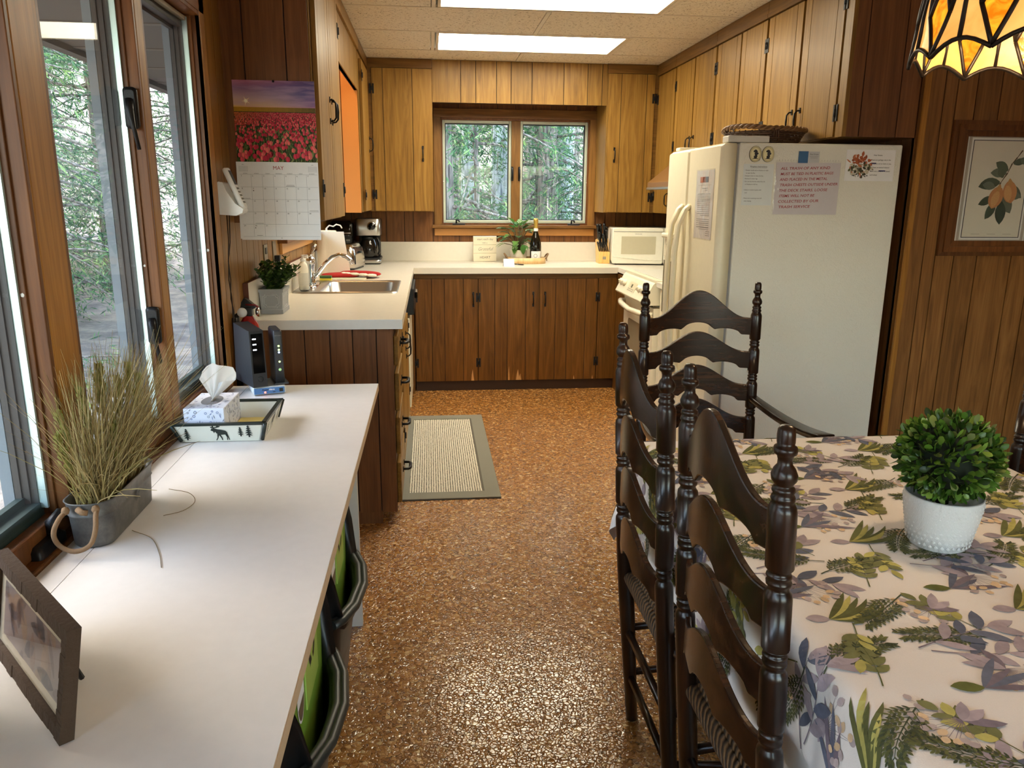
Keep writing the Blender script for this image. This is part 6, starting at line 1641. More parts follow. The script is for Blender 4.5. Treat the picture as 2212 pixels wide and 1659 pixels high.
mb = MB(); mb.box(-.672, -.602, 4.80, 4.84, .9375, .953); mb.build('sponge_body', simple('sponge_yellow', lin(214,196,62), .9, bump=.6, bscale=500), t, bevel=.003)
mb = MB(); mb.box(-.672, -.602, 4.80, 4.84, .953, .967); mb.build('scour_pad', simple('pad_green', lin(70,104,58), .9, bump=.6, bscale=700), t, bevel=.002)
t = thing('paper_towel_roll', 'tall white paper towel roll with a loose sheet behind the faucet', 'paper towels', (-.655, 5.06, WZ))
PT = simple('paper_towel', lin(240,234,220), .9, bump=.2, bscale=220)
mb = MB(); mb.lathe([(.018,.012),(.062,.012),(.064,.02),(.064,.278),(.060,.286),(.018,.286)], (-.665,5.17,WZ), 32); mb.build('roll', PT, t)
mb = MB()
def sheet(u, v):
    ang = -.2-1.9*(1-u)
    fl = (1-v)**1.2
    if u < .55:
        a = PI*1.5+(u-.55)*2.4; r_ = .0655; return Vector((-.665+r_*math.cos(a), 5.17+r_*math.sin(a), WZ+.014+.268*v))
    s_ = (u-.55)*.26; x = -.665+s_+fl*.035*(u-.55)/.45; y_ = 5.17-.0655-.012*math.sin(s_*30)*(1-v)-.02*fl*(u-.55)
    return Vector((x, y_, WZ+.014+.268*v))
mb.grid(sheet, 30, 12); mb.build('loose_sheet', PT, t)
mb = MB(); mb.lathe([(0,0),(.075,.001),(.075,.010),(.01,.011),(.008,.02)], (-.665,5.17,WZ), 24); mb.tube([(-.665,5.17,WZ+.01),(-.665,5.17,WZ+.30)], .007, 8)
mb.tube([(-.665,5.17,WZ+.30),(-.645,5.17,WZ+.318),(-.62,5.17,WZ+.312),(-.60,5.17,WZ+.325),(-.575,5.17,WZ+.318),(-.565,5.17,WZ+.30)], .0045, 8); mb.build('holder', WHITE, t)
# oven mitts folded by the sink
RED = simple('mitt_red', lin(160,26,24), .9, bump=.4, bscale=400); WPAT = simple('mitt_white', lin(236,228,214), .9, bump=.2, bscale=300)
t = thing('oven_mitts', 'folded red and white oven mitts on the worktop behind the sink', 'oven mitts', (-.5, 4.98, WZ))
def blob(mb, x0, x1, yc, z0, hw, hh, mat, seed, skew=0):
    nu, nv = 26, 14
    def fn(u, v):
        a = 2*PI*v; e = (1-abs(2*u-1)**3.0)**.5 if abs(2*u-1) < 1 else 0
        k = 1+.12*noise.noise(Vector((u*5+seed, math.cos(a)*1.5, math.sin(a)*1.5)))
        z = z0+hh*(1+math.sin(a)*e*k*(1 if math.sin(a) > 0 else 1.0))
        return Vector((x0+(x1-x0)*u, yc+skew*(u-.5)+hw*math.cos(a)*e*k, max(WZ+.0005, z)))
    mb.grid(fn, nu, nv, mat)
mb = MB(); blob(mb, -.69, -.44, 5.0, WZ, .07, .016, 0, 1); mb.build('left_mitt', RED, t)
mb = MB(); blob(mb, -.58, -.31, 5.03, WZ+.006, .06, .017, 0, 4, -.10); mb.build('right_mitt', RED, t)
mb = MB()
for k in range(4): blob(mb, -.565+.055*k, -.50+.055*k, 4.985-.02*k, WZ+.018-.002*k, .026, .009, 0, 7+k, -.02)
mb.build('white_pattern', WPAT, t)
tag((lambda m_: (m_.box(-.64, -.40, 4.885, 4.925, WZ, WZ+.006), m_)[1])(MB()).build('dish_mat', simple('dish_mat', lin(232,224,200), .7), origin=(-.52, 4.9, WZ), bevel=.002), 'narrow cream dish mat lying behind the sink under the red mitts', 'mat')

# ---------------------------------------------------------------- toaster and coffee machines
t = thing('toaster', 'chrome four-slot toaster beside the paper towels', 'toaster', (-.56, 5.62, WZ))
mb = MB(); Mt = Matrix.Translation((-.585, 5.66, WZ)) @ Matrix.Rotation(-.18, 4, 'Z')
mb.rrect_loft([(-.085,.085,-.15,.15,.012,.03),(-.09,.09,-.155,.155,.03,.04),(-.088,.088,-.153,.153,.09,.04),(-.078,.078,-.146,.146,.14,.04),(-.058,.058,-.13,.13,.17,.035),(-.038,.038,-.11,.11,.178,.03)], n=8, M=Mt, cap0=True); mb.build('body', simple('toaster_chrome', lin(214,206,196), .16, 1), t)
mb = MB(); mb.rrect_loft([(-.08,.08,-.145,.145,0,.03),(-.08,.08,-.145,.145,.014,.03)], M=Mt, cap0=True); mb.build('base', BLACKP, t)
mb = MB()
for a in (-.022, .022):
    for b0 in (-.10, .01):
        mb.box(a-.010, a+.010, b0, b0+.09, .168, .1795, 0, M=Mt)
mb.build('slots', BLACKG, t)
mb = MB()
for z, a in ((.07,.01),(.07,-.02)): 
    mb.add([Mt @ Vector((.0895,a-.14+.25*0,z+.05)),Mt @ Vector((.0895,a-.128,z+.05)),Mt @ Vector((.091,a-.128,z-.03)),Mt @ Vector((.091,a-.14,z-.03))], [(0,1,2,3)])
mb.box(.086,.10,-.02,.02,.11,.125,0,M=Mt); mb.build('lever', BLACKP, t)
t = thing('coffee_maker', 'drip coffee maker with a steel dial panel and black glass carafe', 'coffee maker', (-.45, 6.05, WZ))
kx0, kx1, ky0, ky1 = -.555, -.375, 5.985, 6.24
mb = MB(); mb.box(kx0, kx1, ky0+.01, ky1, WZ, WZ+.05); mb.box(kx0+.01, kx1-.01, ky1-.09, ky1, WZ+.05, WZ+.21); mb.box(kx0, kx1, ky0+.03, ky1, WZ+.21, WZ+.335); mb.build('body', BLACKP, t, bevel=.008)
mb = MB(); mb.rrect_loft([(kx0,kx1,ky0,ky0+.16,WZ+.215,.03),(kx0-.002,kx1+.002,ky0-.002,ky0+.16,WZ+.22,.03),(kx0-.002,kx1+.002,ky0-.002,ky0+.16,WZ+.335,.03),(kx0+.004,kx1-.004,ky0+.004,ky0+.155,WZ+.34,.026)], cap0=True); mb.build('steel_panel', STEEL, t)
mb = MB(); mb.rrect_loft([(kx0-.003,kx1+.003,ky0-.003,ky1,WZ+.008,.03),(kx0-.003,kx1+.003,ky0-.003,ky1,WZ+.034,.03)], cap0=True); mb.build('steel_base', STEEL, t)
mb = MB(); mb.lathe([(.034,0),(.034,.008),(.028,.012)], n=24, M=Matrix.Translation((-.435,ky0-.002,WZ+.285)) @ Matrix.Rotation(PI/2, 4, 'X')); mb.build('dial_ring', CHROME, t)
mb = MB(); mb.lathe([(.028,0),(.027,.020),(0,.021)], n=24, M=Matrix.Translation((-.432,ky0-.004,WZ+.285)) @ Matrix.Rotation(PI/2, 4, 'X')); mb.build('dial', BLACKG, t)
mb = MB(); mb.lathe([(0,.052),(.062,.053),(.070,.065),(.070,.12),(.060,.16),(.048,.185),(.048,.20)], (-.465,6.055,WZ), 28); mb.build('carafe', simple('carafe_glass', lin(26,22,20), .05), t)
mb = MB(); mb.lathe([(.050,.185),(.055,.195),(.052,.208),(0,.21)], (-.465,6.055,WZ), 24); P = [(-.425,6.02,WZ+.20),(-.395,5.995,WZ+.195),(-.380,5.985,WZ+.16),(-.380,5.985,WZ+.10),(-.392,5.995,WZ+.075)]; mb.tube(P, [.009,.010,.010,.010,.008], 8); mb.build('carafe_handle', BLACKP, t)
mb = MB(); mb.text('Krea', lambda a, b_: Vector((-.455+a, ky0-.0035, WZ+.236+b_)), .02, 0); mb.build('lettering', INKGREY, t) if False else None
t = thing('coffee_machine', 'bulky black single-cup coffee machine in the dark corner behind the toaster', 'coffee machine', (-.65, 6.1, WZ))
mb = MB(); mb.rrect_loft([(-.738,-.575,5.93,6.30,WZ,.03),(-.738,-.575,5.93,6.30,WZ+.30,.03),(-.725,-.59,5.95,6.28,WZ+.325,.03)], cap0=True); mb.build('body', BLACKG, t)
mb = MB(); mb.box(-.735,-.585,5.915,5.935,WZ+.232,WZ+.240); mb.build('trim_strip', CHROME, t)
mb = MB(); mb.box(-.625,-.580,5.88,5.93,WZ+.14,WZ+.215); mb.box(-.617,-.588,5.878,5.882,WZ+.178,WZ+.192,1); mb.build('spout_block', [BLACKP, INKGREY], t, bevel=.002)

# ---------------------------------------------------------------- back worktop: sign, tray, plant, bottle, card, pen
t = thing('sign_block', 'cream wooden sign reading start each day with a Grateful HEART', 'sign', (.437, 6.27, WZ))
Ms = Matrix.Translation((.345, 6.245, WZ)) @ Matrix.Rotation(.14, 4, 'X') @ Matrix.Rotation(.05, 4, 'Z')
SIGN = simple('sign_cream', lin(236,226,200), .6)
for k, (z0, z1) in enumerate(((.001,.066),(.068,.133),(.135,.200))):
    mb = MB(); mb.box(0, .186, 0, .022, z0, z1, 0, M=Ms)
    S = lambda a, b_: Ms @ Vector((a, -.0006, b_))
    if k == 0: mb.text('HEART', lambda a, b_: S(.095+a, .032+b_), .028, 1)
    if k == 1: mb.text('Grateful', lambda a, b_: S(.095+a, .100+b_), .038, 1, shear=.35, sx=.95, weight=-.0005)
    if k == 2: mb.text('start each day', lambda a, b_: S(.095+a, .179+b_), .023, 1); mb.text('with a', lambda a, b_: S(.092+a, .150+b_), .016, 1)
    mb.build('plank', [SIGN, simple('sign_ink', lin(118,110,94), .7)], t)
t = thing('serving_tray', 'round-ended pale wooden tray with rope handles holding a plant and a bottle', 'tray', (.755, 6.10, WZ))
mb = MB(); ty = 6.10
mb.rrect_loft([(.602,.908,ty-.10,ty+.10,WZ,.09),(.600,.910,ty-.102,ty+.102,WZ+.045,.092),(.610,.900,ty-.092,ty+.092,WZ+.045,.084),(.610,.900,ty-.092,ty+.092,WZ+.010,.084)], n=10, cap0=True)
mb.build('tray_body', W_TRAY, t)
for s_, xc in ((-1,.604),(1,.906)):
    mb = MB(); P = [(xc,ty-.045,WZ+.035),(xc+s_*.012,ty-.04,WZ+.06),(xc+s_*.022,ty-.02,WZ+.072),(xc+s_*.022,ty+.02,WZ+.072),(xc+s_*.012,ty+.04,WZ+.06),(xc,ty+.045,WZ+.035)]
    mb.tube(P, .006, 8); mb.tube([(xc+s_*.004,ty-.048,WZ+.055),(xc+s_*.007,ty-.052,WZ+.02)], .004, 6); mb.build('rope_handle', ROPE, t)
t = thing('potted_plant', 'variegated leafy plant in a whitewashed pot on the serving tray', 'potted plant', (.695, 6.12, WZ+.011))
zt = WZ+.011
mb = MB(); mb.lathe([(0,0),(.05,0),(.058,.01),(.068,.05),(.066,.062),(.070,.085),(.068,.092),(.062,.088),(.058,.075),(0,.072)], (.695,6.12,zt), 26); mb.build('pot', simple('whitewash_pot', lin(222,214,196), .8, bump=.3, bscale=70), t)
rr = random.Random(12); VG = leafmat('variegated', [(0, lin(34,70,26)), (.5, lin(66,116,44)), (.8, lin(118,160,76)), (1, lin(176,200,140))], rough=.4, trans=.25); VG2 = simple('leaf_vein_white', lin(206,222,190), .5)
mb = MB(); st = MB(); vv = MB()
def bigleaf(p, d, ln, wd, up_):
    d = d.normalized(); s_ = d.cross(up_).normalized(); n_ = s_.cross(d)
    vs = []; pr = ((0,.15),(.2,.85),(.45,1),(.7,.7),(.9,.3),(1,.02))
    for f, w_ in pr:
        c = p+d*(ln*f)-n_*(.35*ln*f*f)
        vs += [c-s_*(wd*.5*w_)+n_*wd*.10*w_, c, c+s_*(wd*.5*w_)+n_*wd*.10*w_]
    fs = []
    for i in range(len(pr)-1): a = 3*i; fs += [(a,a+1,a+4,a+3),(a+1,a+2,a+5,a+4)]
    mb.add(vs, fs, 0, None, True)
    if rr.random() < .6:
        for i in (1,2,3):
            for sd in (0, 2):
                a_, b_ = vs[3*i+1]+n_*.0008, vs[3*(i+1)+sd].lerp(vs[3*(i+1)+1], .25)+n_*.0008
                w2 = d*.0030
                vv.add([a_-w2, a_+w2, b_+w2, b_-w2], [(0,1,2,3)])
for k in range(60):
    a = rr.uniform(0, 2*PI); el = rr.uniform(-.25, 1.45)
    d = Vector((math.cos(a)*math.cos(el), math.sin(a)*math.cos(el), math.sin(el)))
    base = Vector((.695, 6.12, zt+.075)); L_ = rr.uniform(.07,.15)+.07*max(0, math.sin(el)); p = base+Vector((d.x*L_*.85, d.y*L_*.55, .055+d.z*L_*.9))
    if p.x > .765: p.x = .765-.3*(p.x-.765)
    st.tube([base, base.lerp(p, .5)+Vector((0,0,.02)), p], .0018, 5)
    dd = Vector((d.x, d.y, d.z*.5-.15)); bigleaf(p, dd, rr.uniform(.06,.085), rr.uniform(.042,.058), Vector((0,0,1)))
for dx in (-.035, .025):
    bigleaf(Vector((.695+dx, 6.045, zt+.135)), Vector((.1*(1 if dx > 0 else -1), -.25, -1)), .075, .045, Vector((0,-1,.2)))
p = Vector((.695,6.12,zt+.295)); st.tube([(.695,6.12,zt+.075), p], .002, 5); bigleaf(p, Vector((.6,-.3,.3)), .06, .03, Vector((0,0,1)))
mb.build('leaves', VG, t); vv.build('leaf_veins', VG2, t); st.build('stems', simple('plant_stem', lin(76,64,34), .7), t)
mb = MB(); mb.lathe([(0,.073),(.058,.073)], (.695,6.12,zt), 20, closed=False); mb.build('soil', simple('soil', lin(40,28,20), .95, bump=.6, bscale=200), t)
t = thing('wine_bottle', 'dark sparkling wine bottle with gold foil neck on the serving tray', 'bottle', (.825, 6.07, zt))
mb = MB(); mb.lathe([(0,0),(.040,.001),(.044,.006),(.045,.12),(.042,.15),(.032,.19),(.020,.225),(.0155,.245),(.015,.25)], (.825,6.07,zt), 28); mb.build('bottle_glass', simple('bottle_black', lin(14,14,10), .06, coat=.3), t)
mb = MB(); mb.lathe([(.0165,.243),(.017,.262),(.016,.30),(.0185,.305),(.019,.325),(.014,.335),(0,.338)], (.825,6.07,zt), 18); mb.build('gold_foil', simple('gold_foil', lin(214,178,92), .3, .7, bump=.4, bscale=150), t)
mb = MB(); mb.lathe([(.0175,.238),(.019,.250),(.0165,.262)], (.825,6.07,zt), 18, closed=False); mb.build('neck_band', PAPER, t)
mb = MB(); n = 10
for k in range(n):
    a0, a1 = PI*1.5-.95+1.9*k/n, PI*1.5-.95+1.9*(k+1)/n; R = .0457
    mb.add([Vector((.825+R*math.cos(a), 6.07+R*math.sin(a), zt+z)) for a, z in ((a0,.015),(a1,.015),(a1,.085),(a0,.085))], [(0,1,2,3)])
def onb(a, b_, R=.0462): t_ = PI*1.5+a/.0457; return Vector((.825+R*math.cos(t_), 6.07+R*math.sin(t_), zt+.05+b_))
for k in range(20):
    a0, a1 = 2*PI*k/20, 2*PI*(k+1)/20
    mb.add([onb(.012*math.cos(a0)-.006,.012*math.sin(a0)), onb(.012*math.cos(a1)-.006,.012*math.sin(a1)), onb(.015*math.cos(a1)-.006,.015*math.sin(a1)), onb(.015*math.cos(a0)-.006,.015*math.sin(a0))], [(0,1,2,3)], 1)
mb.build('label', [PAPER, INKGREY], t)
t = thing('note_card', 'small white folded card standing on the back worktop edge', 'card', (.588, 5.80, WZ))
mb = MB(); mb.add([(.548,5.775,WZ+.001),(.628,5.775,WZ+.001),(.628,5.81,WZ+.055),(.548,5.81,WZ+.055),(.628,5.845,WZ+.001),(.548,5.845,WZ+.001)], [(0,1,2,3),(3,2,4,5)]); mb.build('card', PAPER, t)
mb = MB(); mb.box(.548, .628, 5.735, 5.775, WZ, WZ+.003); mb.build('flap', PAPER, t)
t = thing('pen', 'dark pen lying beside the white card', 'pen', (.67, 5.93, WZ))
mb = MB(); mb.tube([(.640,5.955,WZ+.005),(.695,5.885,WZ+.005),(.708,5.868,WZ+.005)], [.004,.0045,.003], 8); mb.build('barrel', BLACKP, t)
mb = MB(); mb.tube([(.663,5.926,WZ+.005),(.672,5.914,WZ+.005)], .0048, 8); mb.build('grip', INKGREY, t)

# ---------------------------------------------------------------- knife block and knives
t = thing('knife_block', 'blond wooden knife block beside the microwave', 'knife block', (1.37, 6.1, WZ))
Mk = Matrix.Translation((1.327, 6.04, WZ)) @ Matrix.Rotation(-.05, 4, 'Z')
mb = MB(); mb.prism([(0,0),(.14,0),(.20,.175),(.10,.19),(.045,.095),(.0,.09)], lambda a, b_, d: Mk @ Vector((d, a, b_)), 0, .086); mb.build('block', W_BLOCK, t, bevel=.003)
mb = MB(); mb.box(.030, .057, -.0015, .001, .032, .055, 0, M=Mk); mb.build('badge', simple('badge_grey', lin(150,140,118), .5), t)
def knife(i, base, d, ln, r_, label, group):
    t = thing('knife', label, 'knife', Mk @ Vector(base), group)
    d = Vector(d).normalized(); s_ = Vector((1,0,0)); b0 = Vector(base)
    mb = MB(); P = [Mk @ (b0+d*(ln*f)) for f in (0,.15,.5,.85,1)]
    mb.tube(P, [r_*.8, r_, r_*.95, r_*1.1, r_*.8], 8); mb.build('handle', BLACKG, t)
    mb = MB(); q = b0+d*ln*.2; mb.lathe([(.0025,0),(.002,.0008),(0,.001)], n=8, M=Matrix.Translation(Mk @ (q+Vector((0,-r_*.9,.003)))) @ Matrix.Rotation(PI/2, 4, 'X'))
    mb.tube([Mk @ (b0-d*.001), Mk @ (b0+d*.004)], r_*.55, 6); mb.build('bolster', CHROME, t)
for k in range(6): knife(k, (.009+.0136*k, .025, .092), (-.30, -.42, .85), .092, .0062, 'black-handled steak knife in the front row of the knife block', 'steak knives in the block')
for k, (x, y_, z, ln) in enumerate(((.02,.065,.131,.125),(.045,.06,.123,.115),(.068,.075,.148,.12),(.03,.10,.192,.12),(.058,.105,.191,.125),(.010,.095,.183,.13),(.078,.115,.190,.10))):
    knife(k, (x, y_, z), (-.12+.25*(x-.04)*4, -.30, .9), ln, .0115, 'thick black-handled kitchen knife at the top of the knife block', 'kitchen knives in the block')

# ---------------------------------------------------------------- microwave
t = thing('microwave', 'white microwave oven on the back right corner of the worktop', 'microwave', (1.62, 6.1, WZ))
Mw = Matrix.Translation((1.405, 5.93, WZ+.008)) @ Matrix.Rotation(-.13, 4, 'Z')
mb = MB(); mb.box(0, .50, .02, .36, .012, .272, 0, M=Mw); mb.build('case', simple('microwave_white', lin(238,236,220), .3), t, bevel=.012)
mb = MB(); mb.rrect_loft([(0,.395,.0,.275,0,.014),(0,.395,.0,.275,.018,.016),(.006,.389,.006,.269,.026,.014)], n=5, cap0=True, M=Mw @ Matrix(((1,0,0,0),(0,0,-1,.024),(0,1,0,0),(0,0,0,1))))
mb.box(.07, .335, -.0035, -.001, .075, .21, 1, M=Mw)
for k in range(10):
    u0, u1 = k/10, (k+1)/10; f = lambda u: .055-.028*math.sin(PI*.5*(u*1.0))
    mb.tube([Mw @ Vector((.01+.38*u0, -.003, f(u0)+.0)), Mw @ Vector((.01+.38*u1, -.003, f(u1)))], .0025, 5)
mb.box(.01, .385, -.0045, -.001, .245, .248, 2, M=Mw)
mb.text('FRIGIDAIRE', lambda a, b_: Mw @ Vector((.20+a, -.0032, .228+b_)), .0105, 2)
mb.build('door', [simple('microwave_door', lin(240,238,222), .25), simple('microwave_window', lin(190,184,158), .3), INKGREY], t)
mb = MB(); mb.rrect_loft([(.398,.50,.0,.275,0,.014),(.398,.50,.0,.275,.018,.016),(.403,.495,.006,.269,.026,.014)], n=5, cap0=True, M=Mw @ Matrix(((1,0,0,0),(0,0,-1,.024),(0,1,0,0),(0,0,0,1))))
mb.box(.415, .485, -.0035, -.001, .212, .240, 1, M=Mw)
for i in range(8):
    for j in range(4): mb.box(.415+.018*j, .427+.018*j, -.0032, -.001, .19-.017*i, .194-.017*i, 2, M=Mw)
mb.text('5', lambda a, b_: Mw @ Vector((.432+a, -.0042, .226+b_)), .018, 3)
mb.build('control_panel', [simple('microwave_door2', lin(240,238,222), .25), BLACKG, INKGREY, simple('digit', lin(220,240,200), .4, emit=(.7,1,.6,1), estr=1.5)], t)
mb = MB()
for x in (.04,.46):
    for y_ in (.05,.32): mb.tube([Mw @ Vector((x,y_,-.008)), Mw @ Vector((x,y_,.014))], .012, 8)
mb.box(.02,.48,.03,.34,.002,.013,0,M=Mw)
mb.build('foot', BLACKP, t)

# ---------------------------------------------------------------- things on the fridge
def note(label, x0, x1, z0, z1, mat, name='note', cat='note'):
    t = thing(name, label, cat, ((x0+x1)/2, 3.2475, (z0+z1)/2)); return t
FF = ('Y', 3.2485)
def flat(mb, a0, a1, b0, b1, m_, d=.0006): fbox(mb, FF, a0, a1, b0, b1, d-.0006+.0001, d, m_)
def lines(mb, a0, a1, z, n, dz, m_, S=None, seed=1, h=.0022):
    r_ = random.Random(seed)
    for k in range(n):
        x = a0
        while x < a1-.006:
            w_ = r_.uniform(.004,.014); e = min(a1, x+w_); flat(mb, x, e, z-dz*k-h/2, z-dz*k+h/2, m_, .0009); x = e+.0025
t = note('white bulleted instruction sheet on the fridge side, left of the red handwritten note', 1.322, 1.455, 1.416, 1.586, PAPER)
mb = MB(); flat(mb, 1.322, 1.455, 1.416, 1.586, 0, .0006)
TX_ = lambda s_, x, z, sz, m_, al='LEFT', w_=0, sh=0: mb.text(s_, lambda a, b_: FP(FF, x+a, z+b_, .0010), sz, m_, align=al, weight=w_, shear=sh)
TX_('Fireplace Instructions', 1.388, 1.575, .0085, 1, 'CENTER', .0001); flat(mb, 1.352, 1.424, 1.5695, 1.5702, 1, .001)
for k, s_ in enumerate(('\u2022 Damper handle above fireplace on right', '   to open the flue', '\u2022 Damper down to close the flue', '\u2022 Remove 2 center logs', '\u2022 Do not shut the flue when fire is lit', '   or fireplace is still hot', '', '\u2022 Ashes to remain in grate until', '   cool', '', '\u2022 Please turn remaining wood off', '   when leaving')):
    if s_: TX_(s_, 1.328, 1.560-.0115*k, .0062, 1, 'LEFT', .00005)
mb.build('sheet', [simple('note_paper', lin(222,228,228), .35), INK], t)
t = note('red handwritten trash note in a clear plastic sleeve on the fridge side', 1.463, 1.752, 1.379, 1.60, PAPER)
mb = MB(); flat(mb, 1.466, 1.752, 1.379, 1.594, 0, .0006)
for k, s_ in enumerate(('ALL TRASH OF ANY KIND','MUST BE TIED IN PLASTIC BAGS','AND PLACED IN THE METAL','TRASH CHESTS OUTSIDE UNDER','THE DECK STAIRS. LOOSE','ITEMS WILL NOT BE','COLLECTED BY OUR','TRASH SERVICE')):
    wd = (.225,.262,.215,.258,.232,.17,.175,.150)[k]
    mb.text(s_, lambda a, b_: FP(FF, 1.486+.002*math.sin(k*3)+a*1.0*(wd/ (len(s_)*.0088)), 1.568-.0227*k+b_+a*.03, .0010), .0155, 1, align='LEFT', shear=.15, weight=.0002)
mb.build('sheet', [simple('note_pinkish', lin(218,212,214), .4), INKRED], t)
mb = MB(); rr = random.Random(1)
def sleeve(u, v):
    x = 1.461+.292*u; z = 1.376+.226*v
    d = .0022+.0022*noise.noise(Vector((u*5, v*4, 3)))+.0012*noise.noise(Vector((u*13, v*12, 1)))
    return FP(FF, x, z, max(.0016, d) if 0 < u < 1 and 0 < v < 1 else .0013)
mb.grid(sleeve, 60, 46); 
for k in range(22): mb.box(1.475+.0125*k, 1.479+.0125*k, 3.2466, 3.2470, 1.600, 1.606)
mb.build('plastic_sleeve', glassmat('sleeve_plastic', (.97,.97,.98,1), 1.6, rough=.08), t)
t = note('white card with a food picture and black text, rightmost note on the fridge', 1.772, 1.993, 1.52, 1.65, PAPER)
mb = MB(); flat(mb, 1.773, 1.994, 1.521, 1.650, 0, .0006)
rq = random.Random(14)
Sq = lambda u, v, l=0: FP(FF, u, v, .0011+l)
for k in range(90):
    a = rq.uniform(0, 6.28); q = math.sqrt(rq.random()); x = 1.836+.047*q*math.cos(a); z = 1.583+.040*q*math.sin(a)
    top = z > 1.592
    c = [lin(176,96,62),lin(150,78,50),lin(196,120,84)] if top else [lin(176,172,150),lin(98,104,72),lin(206,200,180),lin(70,66,50),lin(190,120,84)]
    leaf(mb, Sq, x, z, rq.uniform(0,6.28), rq.uniform(.012,.026), rq.uniform(.006,.014), c[rq.randrange(len(c))], 0, 4, lift=.00002*k, mat=2)
for k in range(12): leaf(mb, Sq, rq.uniform(1.80,1.875), rq.uniform(1.537,1.552), rq.uniform(-.5,2), .012, .004, lin(40,44,40), 0, 3, lift=0, mat=2)
for k, s_ in enumerate(('Dear Guests,','Please put garbage only in the','containers not on deck or you','will have un-wanted visitors!','Make sure container is closed','and locked.')):
    TX_(s_, 1.886 if k else 1.896, 1.628-.0155*k-(.004 if k else 0), .0074, 1, 'LEFT', .0001)
flat(mb, 1.887, 1.91, 1.5925, 1.597, 3, .0012); flat(mb, 1.925, 1.955, 1.5615, 1.566, 3, .0012)
mb.build('card', [PAPER, INK, VC, simple('ink_blue', lin(40,44,96), .6)], t)
t = thing('card_magnet', 'blue and white business card magnet holding the plastic sleeve on the fridge', 'magnet', (1.605, 3.246, 1.615))
mb = MB(); fbox(mb, FF, 1.562, 1.646, 1.608, 1.637, .0002, .0046, 1); fbox(mb, FF, 1.558, 1.60, 1.592, 1.640, .0046, .0056, 0); fbox(mb, FF, 1.60, 1.650, 1.594, 1.639, .0046, .0055, 1)
mb.text('Real Estate', lambda a, b_: FP(FF, 1.625+a, 1.628+b_, .006), .0085, 2, shear=.3); fbox(mb, FF, 1.606, 1.645, 1.619, 1.6198, .0055, .0059, 2); fbox(mb, FF, 1.61, 1.642, 1.613, 1.6138, .0055, .0059, 2)
mb.build('card', [simple('magnet_blue', lin(52,100,146), .3), simple('magnet_grey', lin(196,198,200), .35), INK], t)
for x, lab in ((1.368, 'oval cream magnet with a black bear figure on the fridge, left of two'), (1.4235, 'oval cream magnet with a black bear figure on the fridge, right of two')):
    t = thing('oval_magnet', lab, 'magnet', (x, 3.246, 1.626), 'oval fridge magnets')
    oval = lambda a, b_, n=32: [(x+a*math.cos(2*PI*k/n), 1.626+b_*math.sin(2*PI*k/n)) for k in range(n)]
    fn = lambda a, b_, d: FP(FF, a, b_, d)
    mb = MB(); mb.prism(oval(.0265,.0325), fn, .0002, .004, 0); mb.prism(oval(.0255,.0315), fn, .004, .0046, 1); mb.prism(oval(.019,.0245), fn, .0046, .0050, 2)
    mb.build('disc', [BLACKP, simple('magnet_rim', lin(196,186,140), .4), simple('magnet_cream', lin(226,218,172), .4)], t)
    mb = MB()
    for pl_ in ([(-.006,-.018),(.004,-.02),(.008,-.012),(.007,.0),(.009,.008),(.004,.016),(-.004,.017),(-.007,.010),(-.003,.006),(-.005,.0),(-.002,-.006),(-.007,-.010)], [(-.006,.014),(-.010,.012),(-.009,.007),(-.003,.006)], [(.006,-.004),(.012,-.002),(.013,.004),(.008,.004)], [(-.012,-.0205),(.012,-.0205),(.010,-.018),(-.010,-.018)]):
        mb.prism([(x+a, 1.627+b_) for a, b_ in pl_], fn, .0050, .0056)
    mb.build('bear', INK, t)
t = thing('note', 'tall printed letter in a plastic sleeve on the fridge front door', 'note', (1.218, 3.415, 1.415))
FD = ('X-', 1.2195)
mb = MB(); fd = lambda a0, a1, b0, b1, m_, d: fbox(mb, FD, a0, a1, b0, b1, d-.0005, d, m_)
fd(3.305, 3.527, 1.267, 1.564, 0, .0007)
for k in range(3): fd(3.375+.035*k, 3.41+.035*k, 1.512, 1.536, 1+k, .0012)
fd(3.335, 3.50, 1.5, 1.5008, 4, .0012)
r_ = random.Random(5)
for i, (n, z) in enumerate(((2,1.487),(12,1.462),(5,1.352),(2,1.317),(3,1.30))):
    for k in range(n):
        x = 3.34 if i else 3.38
        if i == 4: x = 3.325
        e = (3.50 if i in (1,2,3) else 3.45) - (r_.random()*.05 if k == n-1 else 0)
        if i == 4: e = 3.375
        while x < e:
            w_ = r_.uniform(.006,.02); fd(x, min(e, x+w_), 1.0*z-.0085*k-.0012, z-.0085*k+.0012, 4, .0012); x += w_+.003
mb.build('sheet', [simple('letter_paper', lin(224,216,210), .4), simple('sunset_a', lin(96,90,104), .5), simple('sunset_b', lin(132,60,44), .5), simple('sunset_c', lin(196,106,66), .5), INKGREY], t)
mb = MB()
mb.grid(lambda u, v: FP(FD, 3.30+.232*u, 1.262+.307*v, .0018+(.0022*max(0, noise.noise(Vector((u*4, v*6, 8))))+.001*noise.noise(Vector((u*11, v*14, 2))) if 0 < u < 1 and 0 < v < 1 else 0)), 30, 40); mb.build('plastic_sleeve', glassmat('sleeve_plastic2', (.97,.97,.97,1), 1.6, rough=.08), t)
